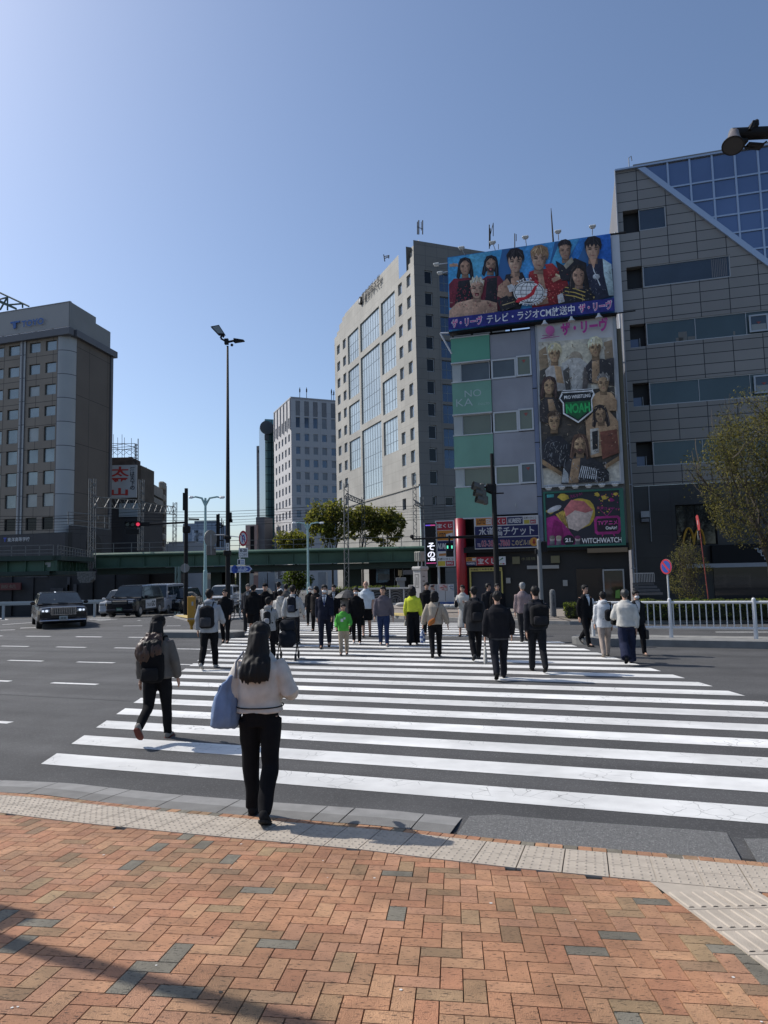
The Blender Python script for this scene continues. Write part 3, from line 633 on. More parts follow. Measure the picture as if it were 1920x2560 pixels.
mb=MB(); mb.quad(Rf.pt(0,zt-.3),Rf.pt(R1,zt-.3),Rf.pt(R1,zt-.3)-Lf.d*-aL,Rf.pt(0,zt-.3)+Lf.d*aL); mb.build('roof',m_conc,b)
mb=MB(); mb.fbox(Rf,-.1,zt,R1,zt+.35,-.5,.12); mb.fbox(Lf,aL,zt,-.12,zt+.35,-.5,.12)
for k in range(6): a=aL*(1-(.05+.185*k)); mb.fbox(Lf,a-.18,zl0-4,a+.18,zt,.02,.3)
mb.build('parapet',m_wo,b)
an=thing('roof_antennas','thin aerial masts on the roof of the white office','antenna',tuple(Rf.pt(4,zt,-3)))
mb=MB(); D=Rf.off(-3); q=lambda x,y: Vector(D.pt(*D.hit(Z4(x,y))))
for x,y0,y1 in((413,190,262),(460,190,265),(632,200,285),(648,210,285)): mb.tube([q(x,y0),q(x,y1)],.09,5); mb.tube([q(x,y0+10),q(x,y0+32)],.2,5)
mb.tube([q(628,240),q(652,240)],.08,5); mb.build('mast',m_black,an)
# ---- tall stone university building
Lf=Fac(Z4(1230,400),118,(.378,-.926)); Rf=Fac(Z4(1230,400),118,(.936,.352)); zt=Lf.hit(Z5(1000,470))[1]; ztop=Lf.hit(Z5(1018,175))[1]
b=thing('university_building','tall pale stone university building with stepped parapet and tall glazed bays','building',tuple(Rf.pt(0,-2.3)))
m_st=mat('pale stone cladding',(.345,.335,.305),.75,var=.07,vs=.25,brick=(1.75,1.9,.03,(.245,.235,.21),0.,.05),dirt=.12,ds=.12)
m_std=mat('stone reveal',(.33,.32,.29),.8)
ht=lambda x,y:Lf.hit(Z5(x,y)); h4=lambda x,y:Lf.hit(Z4(x,y))
zA=ht(915,612)[1]; zJ=h4(1200,780)[1]; pit=(zA-zJ)/9; wh=ht(915,612)[1]-ht(915,735)[1]
c1=(ht(897,670)[0],ht(938,640)[0]); c2=(ht(809,770)[0],ht(848,740)[0]); cl1=(ht(176,1370)[0],ht(205,1340)[0]); cl2=(ht(236,1310)[0],ht(266,1280)[0])
hs=[]; big=[]
for k in range(10):
    for c in(c1,c2,cl1,cl2): hs.append((c[0],zA-pit*k-wh,c[1],zA-pit*k))
gR=(ht(633,1050)[0],ht(776,900)[0]); gM=(ht(417,1250)[0],ht(613,1100)[0]); gL=(ht(289,1370)[0],ht(399,1270)[0])
for k in range(5):
    z=zA-.25-2*pit*k
    big.append((gR[0],z-pit*1.64,gR[1],z,5,[.3,.62])); big.append((gL[0],z-pit*1.64,gL[1],z,5,[.3,.62]))
    if k<3: z=zA-.25-pit*(0,1.87,5.8)[k]; big.append((gM[0],z-pit*(1.56,3.6,3.75)[k],gM[1],z,8,[[.45],[.18,.36,.54,.8],[.2,.4,.6,.8]][k]))
aL=ht(153,1500)[0]; zled=h4(1240,872)[1]
low=[(h4(1128,1000)[0],h4(1127,1040)[1],h4(1153,990)[0],h4(1127,962)[1])]
mb=MB(); mb.wall(Lf,aL,zled,0,zt,[x[:4] for x in hs+big if x[1]>zled],.4,mr=1)
mb.wall(Lf,aL,-2.3,0,zled,[x[:4] for x in low],.4,mr=1,o=.12)
# stepped parapet: left stairs and right setbacks
steps=[(150,1270),(175,1210),(200,1130),(230,1060),(256,990),(286,935),(330,822)]
sa=[ht(x,y) for x,y in steps]
for i in range(len(sa)):
    a0=sa[i][0]; a1=sa[i+1][0] if i+1<len(sa) else ht(815,500)[0]
    z=min(sa[i][1],ztop) if i+1<len(sa) else ztop
    if z>zt: mb.wall(Lf,max(a0,aL),zt,a1,z); mb.quad(Lf.pt(a0,zt),Lf.pt(a0,z),Lf.pt(a0,z,-2),Lf.pt(a0,zt,-2))
aN0,aN1=ht(815,500)[0],ht(893,440)[0]; n=4
for i in range(n):
    z0_,z1_=zt+(ztop-zt)*i/n,zt+(ztop-zt)*(i+1)/n; o=-.28*(i+1); e=ht(815+i*22,500)[0]
    mb.wall(Lf,aN1 if i>1 else aN1-.0,z0_,0,z1_,o=o); P=[(0,z0_),(0,z1_)]
    mb.quad(Lf.pt(aN1,z0_,o),Lf.pt(0,z0_,o),Lf.pt(0,z0_,o+.28),Lf.pt(aN1,z0_,o+.28))
mb.build('front_wall',[m_st,m_std],b)
mb=MB(); mb.wall(Lf,aN0,zt,aN1,ztop-.4,o=-2.2); mb.quad(Lf.pt(aN1,zt,-2.2),Lf.pt(aN1,ztop,-2.2),Lf.pt(aN1,ztop,0),Lf.pt(aN1,zt,0)); mb.build('parapet_notch',mat('dark notch stone',(.12,.115,.105),.9),b)
g_uni=mat('sky glass',(.36,.415,.43),.12,.3,var=.14,vs=.12)
m_mul=mat('glazing bar',(.16,.20,.23),.5)
for x in hs: 
    if x[1]>zled: win(b,Lf,*x,.35,m_alu,mat('small pane glass',(.22,.26,.30),.1,.5,var=.2,vs=.2),fr=.1)
for x in low: win(b,Lf.off(.12),*x,.35,m_alu,g_dark,fr=.1)
for x in big:
    if x[1]>zled: win(b,Lf,*x[:4],.3,m_mul,g_uni,fr=.08,nx=x[4],splits=x[5],bar=.09,name='glazed_bay')
mb=MB(); mb.fbox(Lf,aL,zled,.18,zled+.35,-.1,.3); 
mb.build('ledge',m_std,b)
cw=(Rf.hit(Z5(1083,640))[0],Rf.hit(Z5(1163,640))[0]); 
R1=Rf.hit(Z5(1900,600))[0]; gw_=(Rf.hit(Z5(1238,700))[0],Rf.hit(Z5(1400,700))[0])
hs=[(cw[0],zA-pit*k-wh-.1,cw[1],zA-pit*k+.15) for k in range(10)]; gb=[(gw_[0],zA-.9-2*pit*k-pit*.62,gw_[1],zA-.9-2*pit*k+.9) for k in range(5)]+[(gw_[0],zA-pit-.9-2*pit*k-pit*.65,gw_[1],zA-pit-.9-2*pit*k+.6) for k in range(5)]
hs=[x for x in hs if x[1]>-1]; gb=[x for x in gb if x[1]>zled]
m_st2=mat('shade darkened side stone',(.185,.172,.155),.8,var=.08,vs=.2,brick=(2.3,1.9,.03,(.10,.095,.09),0.,.04))  # same stone as the front, with the side's shade put into the colour
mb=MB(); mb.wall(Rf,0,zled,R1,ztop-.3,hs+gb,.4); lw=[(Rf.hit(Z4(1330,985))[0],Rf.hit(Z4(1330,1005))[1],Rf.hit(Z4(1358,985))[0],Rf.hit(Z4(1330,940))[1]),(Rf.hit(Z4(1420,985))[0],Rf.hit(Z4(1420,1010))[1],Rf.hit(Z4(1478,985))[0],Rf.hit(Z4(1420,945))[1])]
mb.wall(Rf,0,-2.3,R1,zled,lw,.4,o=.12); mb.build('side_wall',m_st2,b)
for x in hs: win(b,Rf,*x,.35,m_alu,g_dark,fr=.14)
for x in lw: win(b,Rf.off(.12),*x,.35,m_alu,g_dark,fr=.14)
for x in gb: win(b,Rf,*x,.35,m_mul,mat('blue side glass',(.05,.08,.13),.1,.4,var=.2,vs=.2),fr=.08,nx=3,nz=2,bar=.08,name='glazed_bay')
mb=MB(); mb.quad(Rf.pt(0,zt,-.5),Rf.pt(R1,zt,-.5),Rf.pt(R1,zt,-.5)+Lf.d*aL,Rf.pt(0,zt,-.5)+Lf.d*aL); mb.build('roof',m_conc,b)
mb=MB(); A=ht(420,890); B=ht(640,760); zc=(ht(430,865)[1]+ht(630,685)[1])/2
for p in(0,):
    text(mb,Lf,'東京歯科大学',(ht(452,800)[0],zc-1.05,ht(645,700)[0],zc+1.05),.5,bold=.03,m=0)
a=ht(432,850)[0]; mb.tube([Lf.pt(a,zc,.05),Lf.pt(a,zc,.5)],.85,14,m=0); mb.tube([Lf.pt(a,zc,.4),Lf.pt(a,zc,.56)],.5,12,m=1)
mb.build('sign_letters',[mat('shadow dark letter',(.012,.011,.01),.6,spec=.2),mat('pale badge',(.5,.5,.48),.5)],b)  # letters coloured near black to stand for the shadow they throw
an=thing('roof_antennas','cellular antenna masts on the corner of the stone university roof','antenna',tuple(Rf.pt(1,ztop-.4,-1)))
mb=MB(); D=Rf.off(-1); q=lambda x,y: Vector(D.pt(*D.hit(Z5(x,y))))
for x,y0,y1,r in((1010,60,190,.09),(1024,45,190,.11),(1050,60,150,.06),(1064,45,190,.1)): mb.tube([q(x,y0),q(x,y1)],r,6)
mb.tube([q(1005,110),q(1070,140)],.06,5); mb.build('mast',m_black,an)
an=thing('roof_antennas','small aerial bracket above the lettering on the stone university roof','antenna',tuple(Lf.pt(ht(680,420)[0],ztop-.3,-2)))
mb=MB(); D=Lf.off(-2); q=lambda x,y: Vector(D.pt(*D.hit(Z5(x,y))))
for s,e in(((660,400),(672,470)),((665,420),(715,410)),((668,440),(705,425)),((715,405),(712,440))): mb.tube([q(*s),q(*e)],.1,5)
mb.build('mast',m_black,an)
an=thing('roof_antennas','pair of aerial masts rising from the university roof behind the wide billboard','antenna',tuple(Rf.pt(14,ztop-.4,-4)))
mb=MB(); D=Rf.off(-4); q=lambda x,y: Vector(D.pt(*D.hit(Z6(x,y))))
for x,y0,y1,r in((457,70,260,.1),(488,55,160,.08),(462,100,240,.15),(660,140,270,.1),(672,145,200,.07),(530,225,265,.06)): mb.tube([q(x,y0),q(x,y1)],r,6)
mb.tube([q(455,190),q(488,60)],.07,5); mb.build('mast',m_black,an)
# ---- right building: grey panels, diagonal curtain wall
RB=Fac(Z8(160,1000),39,(.964,-.267)); h8=lambda x,y:RB.hit(Z8(x,y)); h10=lambda x,y:RB.hit(Z10(x,y))
b=thing('panel_building','grey panelled building cut by a diagonal blue glass curtain wall','building',tuple(RB.pt(0,-.3)))
zr=h8(205,448)[1]; a0=h8(122,470)[0]-.02; aE=h8(1290,700)[0]+9
pw=h8(500,620)[0]-h8(278,480)[0]; ph=(h8(200,765)[1]-h8(200,540)[1])/-3.
m_pan=mat('grey metal panel',(.235,.22,.205),.5,.2,brick=(pw,ph,.022,(.02,.02,.022),0.,.06),var=.05,vs=.5)
m_stripe=mat('pale blue metal strip',(.36,.43,.54),.35,.4)
zlow=h10(700,945)[1]
bands=[(h8(302,900)[0],h8(400,898)[1],h8(506,800)[0],h8(400,732)[1]),(h8(330,1250)[0],h8(600,1312)[1],h8(1003,1200)[0],h8(600,1148)[1]),(h8(357,1700)[0],h8(700,1755)[1],aE,h8(700,1580)[1]),(h10(452,150)[0],h10(700,212)[1],aE,h8(700,2050)[1]),(h10(482,700)[0],h10(700,765)[1],aE,h10(700,545)[1])]
rec=[(h8(178,840)[0],h8(240,928)[1],h8(299,840)[0],h8(240,752)[1])]
for x0,x1,y0,y1,f in((206,327,1187,1358,h8),(231,355,1628,1808,h8),(300,448,25,240,h10),(330,478,562,782,h10)):
    rec.append((f(x0,(y0+y1)/2)[0],f((x0+x1)/2,y1)[1],f(x1,(y0+y1)/2)[0],f((x0+x1)/2,y0)[1]))
# uv shift so joints fall on the measured lines
us,uz=h8(278,480)[0],h8(200,765)[1]
A=Fac.__new__(Fac); A.o=RB.o+RB.d*us+Z*uz; A.d=RB.d; A.n=RB.n
sh=lambda r:(r[0]-us,r[1]-uz,r[2]-us,r[3]-uz)
mb=MB(); mb.wall(A,a0-us,zlow-uz,aE-us,zr-uz,[sh(r) for r in bands+rec],.5); mb.build('panel_wall',m_pan,b)
mb=MB(); mb.wall(RB.off(-.001),a0,-.4,a0+.01,zlow); 
P=[RB.pt(a0,-.4),RB.pt(a0,-.4,-14),RB.pt(a0,zr,-14),RB.pt(a0,zr)]; mb.quad(*P)
mb.quad(RB.pt(a0,zr),RB.pt(aE,zr),RB.pt(aE,zr,-14),RB.pt(a0,zr,-14)); mb.quad(RB.pt(aE,-.4),RB.pt(aE,zr),RB.pt(aE,zr,-14),RB.pt(aE,-.4,-14)); mb.build('side_wall',mat('side wall grey',(.14,.14,.15),.7,var=.08,vs=.5),b)
for i,r in enumerate(rec):
    mb=MB(); q=[(r[0],r[1]),(r[2],r[1]),(r[2],r[3]),(r[0],r[3])]; mb.flat(q,RB,-.48)
    if i>1: hh=r[3]-r[1]; mb.fbox(RB,r[0],r[1],r[2],r[1]+.06,-.4,-.1,m=1); mb.fbox(RB,r[0]+(r[2]-r[0])*.6,r[1],r[0]+(r[2]-r[0])*.64,r[1]+hh*.45,-.4,-.3,m=1)
    mb.build('balcony_opening',[m_dark,m_metal],b)
    if i>1:
        MB().fbox(RB,r[0]+.02,r[1]+.05,r[0]+(r[2]-r[0])*.55,r[1]+(r[3]-r[1])*.45,-.44,-.42).build('glass_guard',mat('guard glass',(.10,.14,.24),.2),b)
g_rb=mat('office band glass',(.028,.042,.062),.08,.15,spec=.8,var=.3,vs=.4)
g_rb2=mat('blind lined glass',(.055,.085,.095),.15,.1,var=.15,vs=.5)
for i,r in enumerate(bands):
    o=win(b,RB,*r,.12,m_alu,g_rb if i<2 else g_rb2,fr=.05,nx=1 if i<1 else (1 if i==1 else 6),bar=.03,pane=True)
    if i==1:
        mb=MB(); w_=r[2]-r[0]
        for k in range(9): a=r[0]+w_*(.80+.02*k); mb.tube([RB.pt(a,r[1]+.1,-.105),RB.pt(a,r[3]-.1,-.105)],.03,4)
        mb.build('curtain',mat('grey curtain',(.16,.16,.17),.9),o)
    if i==2:
        mb=MB(); w_=h8(650,1700)[0]-r[0]
        for x0,x1,y0,y1 in((585,640,1770,1725),(607,668,1765,1680),(677,733,1755,1715),(1028,1040,1718,1678)): p=h8(x0,y0);q=h8(x1,y1); mb.fbox(RB,p[0],p[1],q[0],q[1],-.098,-.09)
        mb.build('window_boxes',mat('stored carton',(.17,.17,.16),.9),o)
m_bf=mat('bright window frame',(.36,.40,.44),.5)
for i,(x0,x1,y0,y1,f) in enumerate(((1148,1285,1545,1700,h8),(1185,1330,2010,2170,h8))):
    p=f(x0,y1-4);q=f(x1,y0+4); o=win(b,RB,p[0],p[1],q[0],q[1],-.03,m_bf,g_rb,fr=.09,pane=True)
    c=(p[0]+q[0])/2; mb=MB(); hh=q[1]-p[1]; mb.prism([(c-.12,q[1]-hh*.42),(c,q[1]-hh*.55),(c+.12,q[1]-hh*.42)],RB,.06,.065); mb.fbox(RB,p[0]+.12,p[1]+.1,q[0]-.12,p[1]+hh*.45,.055,.06,m=1); mb.build('rescue_mark',[mat('red triangle',(.30,.06,.05),.6),mat('paper notice',(.26,.28,.28),.8)],o)
# diagonal strip + curtain wall
lo0,lo1=h8(287,442),h8(1290,1195); up0,up1=h8(345,433),h8(1290,1140)
def ext(p,q,a): t=(a-p[0])/(q[0]-p[0]); return (a,p[1]+(q[1]-p[1])*t)
aX=aE; L1=ext(lo0,lo1,aX); U1=ext(up0,up1,aX)
mb=MB(); mb.prism([lo0,L1,U1,up0],RB,.0,.16); mb.build('diagonal_strip',m_stripe,b)
g_cw=mat('blue curtain glass',(.12,.175,.30),.10,.35,var=.12,vs=.3)
mb=MB(); mb.flat([up0,U1,(aX,zr)],RB,.05); cw=mb.build('curtain_wall',g_cw,b)
mb=MB(); cwid=h8(683,380)[0]-h8(515,410)[0]; ch=(h8(760,560)[1]-h8(760,700)[1]); a=h8(515,410)[0]
lz=lambda a:ext(up0,up1,a)[1]
while a<aX: mb.fbox(RB,a-.05,lz(a),a+.05,zr,.05,.13); a+=cwid
z=h8(600,575)[1]
k=0
while z>U1[1]:
    t=(z-up0[1])/(U1[1]-up0[1]); mb.fbox(RB,up0[0]+(aX-up0[0])*t,z-.045,aX,z+.045,.05,.12); z-=ch
mb.fbox(RB,a0-.03,zr,aX,zr+.1,-.2,.18); mb.build('mullions',m_stripe,cw)
mb=MB(); A1=h8(268,430);B1=h8(940,228); zp=h8(268,345)[1]; mb.fbox(RB.off(-1.),A1[0],zr-.1,aX,zp+.12,-8,0); mb.build('penthouse',mat('penthouse grey',(.17,.175,.175),.7,var=.06,vs=.4),b)
mb=MB(); mb.fbox(RB,a0-.06,-.3,a0,zr+.1,-.1,.1); mb.build('corner_trim',mat('pale corner trim',(.32,.33,.35),.5),b)
t=thing('drain_pipe','white vertical drain pipe down the left edge of the panelled building','pipe',tuple(RB.pt(a0-.22,-.3,-.1)))
mb=MB(); mb.tube([RB.pt(a0-.2,1.,-.05),RB.pt(a0-.2,h8(130,920)[1],-.05)],.06,8); 
for k in range(6): z=2+k*2.4; mb.fbox(RB,a0-.3,z,a0-.07,z+.05,-.1,.05)
mb.build('pipe',mat('white pipe',(.5,.52,.55),.5),t)
t=thing('rooftop_unit','small grey rooftop box with a thin bent vent pipe','rooftop unit',tuple(RB.pt(h8(240,440)[0],zr,-1)))
mb=MB(); p=h8(225,438);q=h8(262,385); mb.fbox(RB.off(-1),p[0],zr-.3,q[0],q[1],-.6,0); mb.tube([RB.pt(p[0]+.1,q[1],-1),RB.pt(p[0]+.1,q[1]+.9,-1),RB.pt(p[0]+.25,q[1]+1.,-1),RB.pt(p[0]+.28,q[1]+.7,-1)],.03,5); mb.build('unit',m_metal,t)
# lower storeys: dark stone and shop front
m_ls=mat('dark shop stone',(.028,.029,.033),.35,var=.25,vs=.8,brick=(1.9,1.3,.01,(.012,.012,.014)))
hs=[(h10(690,1300)[0],h10(740,1500)[1],h10(1060,1300)[0],h10(740,1130)[1])]
mb=MB(); mb.wall(RB.off(-.05),a0,-.3,aE,zlow,hs,.3); mb.build('stone_base',m_ls,b)
win(b,RB.off(-.05),*hs[0],.25,m_black,glass('shop glass',(.02,.022,.025)),fr=.06,nx=2,pane=True)
mb=MB(); p=h10(735,1690);q=h10(1520,1662); mb.fbox(RB,p[0],p[1]-.1,aE,p[1]+.12,0,.9); mb.build('awning',mat('pale awning edge',(.30,.31,.33),.5),b)
mb=MB(); p=h10(960,1560); mb.fbox(RB,h10(1000,1560)[0],h10(1000,1660)[1],aE,h10(1000,1500)[1],0,.5); mb.build('fascia',m_black,b)
mb=MB(); mb.wall(RB.off(.02),h10(1040,1900)[0],-.2,aE,h10(1040,1700)[1]); mb.build('shop_window',glass('wide shop glass',(.012,.013,.016)),b)
# golden arches emblem
mb=MB(); 
def arch(x0,x1,yb,yt):
    pts=[]
    for t in np.linspace(0,1,13):
        x=x0+(x1-x0)*t; y=yb+(yt-yb)*math.sin(math.pi*min(max(t,0),1))**.55; a,z=h10(x,y); pts.append(RB.pt(a,z,.1))
    mb.tube(pts,[.06]+[.085]*11+[.06],8,flat=.6)
arch(752,848,1490,1345); arch(848,945,1495,1352); mb.build('arch_emblem',mat('golden yellow',(.50,.26,.02),.5),b)
mb=MB(); S_=[(1375,1530)]
for i in range(4): S_+= [(1410+i*30-0,1530+i*32),(1410+i*30,1562+i*32)]
pp=[RB.pt(*h10(x,y),.52) for x,y in S_]
for i in range(len(pp)-1): mb.tube([pp[i],pp[i+1]],.028,5)
for s_,e in(((1500,1585),(1425,1545)),((1425,1545),(1460,1545)),((1425,1545),(1430,1572))): mb.tube([RB.pt(*h10(*s_),.52),RB.pt(*h10(*e),.52)],.024,5)
for ch,y in(('1',1545),('2',1580),('3',1615)): p=h10(1508,y+14);q=h10(1524,y-12); text(mb,RB.off(.5),ch,(p[0],p[1],q[0],q[1]),.02)
mb.build('stair_sign',mat('stair sign white',(.4,.41,.42),.6),b)
mb=MB(); text(mb,RB.off(.92),'ENTRANCE',(h10(740,1685)[0],h10(740,1686)[1],h10(940,1685)[0],h10(740,1668)[1]),0) if 0 else None
for x0,x1,y0,y1 in((365,440,1290,1190),(240,300,1060,1030)):
    pass
t=thing('air_conditioner','white air conditioning box low on the dark stone wall','air conditioner',tuple(RB.pt(h10(400,1240)[0],h10(400,1285)[1],0)))
mb=MB(); p=h10(368,1250);q=h10(440,1192); mb.fbox(RB,p[0],p[1],q[0],q[1],0,.4); mb.build('casing',mat('white casing',(.42,.43,.44),.6),t); p=h10(372,1290);q=h10(440,1258); MB().fbox(RB,p[0],p[1],q[0],q[1],0,.36).build('casing',mat('grey casing',(.2,.2,.21),.6),t)
t=thing('conduit','thin grey conduit running down the dark stone wall','pipe',tuple(RB.pt(h10(450,1460)[0],h10(465,1465)[1],0)))
mb=MB(); mb.tube([RB.pt(*h10(440,960),.05),RB.pt(*h10(444,1080),.05),RB.pt(*h10(466,1465),.05)],.03,5); mb.build('pipe',m_metal,t)
# far thin blue building in the gap
f=Fac(Z10(215,300),75,(.964,-.267)); b=thing('gap_building','narrow blue glass building with a red sign seen between two buildings','building',tuple(f.pt(0,-2.3)))
p=f.hit(Z10(150,30));q=f.hit(Z10(260,30)); mb=MB(); mb.wall(f,p[0],-2.3,q[0],p[1]); solid(mb,f,p[0],-2.3,q[0],p[1],8); mb.build('wall',mat('blue gap facade',(.06,.11,.19),.3,brick=(9,.75,.09,(.03,.05,.09))),b)
mb=MB(); p=f.hit(Z10(208,600));q=f.hit(Z10(238,385)); mb.fbox(f,p[0],p[1],q[0],q[1],.05,.3); mb.build('red_sign',mat('red blade sign',(.42,.06,.05),.5),b)
# ================= green and grey building with billboards =================
N=Fac(Z7(225,700),36,(.964,-.267)); h7=lambda x,y:N.hit(Z7(x,y)); h6=lambda x,y:N.hit(Z6(x,y)); h9=lambda x,y:N.hit(Z9(x,y))
b=thing('billboard_building','narrow five storey building with green and grey panels and a large billboard on top','building',tuple(N.pt(0,-.2)))
m_wf2=mat('dull white frame',(.46,.48,.50),.5)
m_grn=mat('sea green panel',(.16,.33,.25),.5,var=.07,vs=.6,dirt=.12,ds=.5)
m_grn2=mat('deep green panel',(.09,.29,.20),.5,var=.07,vs=.6)
m_gpn=mat('grey blue panel',(.285,.29,.325),.55,var=.06,vs=.7,dirt=.14,ds=.6)
m_bcol=mat('blue grey column',(.15,.18,.27),.5,var=.1,vs=.5)
sL=lambda y:h7(200+(y-85)*.029,y)[0]; xL=h7(225,700)[0]*0
zs=[h7(215,87)[1],h7(215,272)[1],h7(220,428)[1],h7(228,668)[1],h7(232,835)[1],h7(238,1074)[1],h7(240,1230)[1],h7(245,1462)[1]]
sM=h7(530,800)[0]; sC=h7(850,800)[0]; sP=h7(884,800)[0]; sR=h7(1535,1000)[0]
# upper wall bands
for k,(zt_,zb_) in enumerate(((zs[0],zs[1]),(zs[2],zs[3]),(zs[4],zs[5]),(zs[6],zs[7]))):
    mb=MB(); mb.fbox(N,0,zb_,sM-.01,zt_,-.3,.06); mb.build('green_panel',m_grn2 if k==0 else m_grn,b)
    zb2=zb_ if k<3 else h9(1000,105)[1]
    mb=MB(); mb.fbox(N,sM+.01,zb2,sC-.01,zt_,-.3,.0); mb.build('grey_panel',m_gpn,b)
    mb=MB(); mb.fbox(N,-.03,zb_-.06,sM,zb_+.0,-.3,.1); mb.fbox(N,-.03,zt_,sM,zt_+.05,-.3,.1); mb.build('ledge',m_wf2,b)
g_nk=mat('yellow blind glass',(.135,.15,.105),.12,.0,spec=.6,var=.12,vs=.7)
g_nk0=mat('dark office glass',(.06,.07,.075),.1,.0,spec=.7,var=.35,vs=.5)
s2=h7(712,400)[0]
for k,(zt_,zb_) in enumerate(((zs[1],zs[2]),(zs[3],zs[4]),(zs[5],zs[6]))):
    g=g_nk0 if k==0 else g_nk; s1=h7(282,360)[0]
    mb=MB(); mb.fbox(N,0.02,zb_+.05,s1,zt_-.06,-.3,-.02); mb.build('pale_return_wall',mat('pale return wall',(.33,.36,.36),.6),b)
    o=win(b,N,s1,zb_+.05,sM-.06,zt_-.06,.12,m_wf2,g,fr=.03,pane=True)
    win(b,N,sM+.02,zb_+.02,s2,zt_-.02,.05,m_wf2,g,fr=.09,pane=True)
    o=win(b,N,s2+.01,zb_+.04,sC-.02,zt_+.02,.0,m_wf2,g_nk if k<2 else g_nk0,fr=.08,pane=True)
    c=(s2+sC)/2+.0; z=zt_-.28; MB().prism([(c-.1,z+.07),(c,z-.1),(c+.1,z+.07)],N,.03,.035).build('rescue_mark',mat('red triangle',(.30,.06,.05),.6),o)
mb=MB(); zb9=h9(1300,440)[1]; mb.fbox(N,sC,zb9,sP,zs[0]+.3,-.3,.05)
for z in(h7(850,465)[1],h7(860,880)[1],h7(880,1295)[1]): mb.fbox(N,sC-.02,z-.02,sP,z+.02,-.2,.06,m=1)
mb.build('column',[m_bcol,m_black],b)
mb=MB(); mb.fbox(N,sP,h7(910,1700)[1],sR,h6(1430,800)[1]+.1,-6,-.1); mb.build('backing_wall',mat('sign backing wall',(.20,.21,.21),.7,var=.1,vs=.6),b)
mb=MB(); mb.quad(N.pt(0,0,-.1),N.pt(0,zs[0],-.1),N.pt(0,zs[0],-8),N.pt(0,0,-8)); mb.quad(N.pt(0,zs[0]-.05,-.1),N.pt(sP,zs[0]-.05,-.1),N.pt(sP,zs[0]-.05,-8),N.pt(0,zs[0]-.05,-8)); mb.quad(N.pt(0,-.2,-8),N.pt(sR,-.2,-8),N.pt(sR,zs[0],-8),N.pt(0,zs[0],-8)); mb.quad(N.pt(sR,-.2,-.1),N.pt(sR,zs[0],-.1),N.pt(sR,zs[0],-8),N.pt(sR,-.2,-8)); mb.build('side_wall',m_gpn,b)
mb=MB(); mb.fbox(N,sR,h7(1560,1700)[1],sR+.18,h6(1460,900)[1],-3,.0); mb.build('bronze_edge',mat('bronze edge',(.10,.085,.05),.6),b)
# company lettering on the second green band
mb=MB(); f=N.off(.06)
for t_,x0,y0,x1,y1 in(('NO',315,535,440,472),('KA',250,608,375,540),('CO.LTD',418,595,505,572)):
    p=h7(x0,y0);q=h7(x1,y1); text(mb,f,t_,(p[0],p[1],q[0],q[1]),.02,bold=-.006)
mb.build('sign_letters',mat('steel letters',(.38,.44,.42),.35,.5),b)
# water stains / panel marks
mb=MB()
for x,y,w_,h_ in((745,862,.05,.08),(700,1370,.06,.16),(715,1385,.03,.1)): p=h7(x,y); mb.fbox(N,p[0],p[1],p[0]+w_,p[1]+h_,0,.03)
mb.build('wall_vent',m_metal,b)
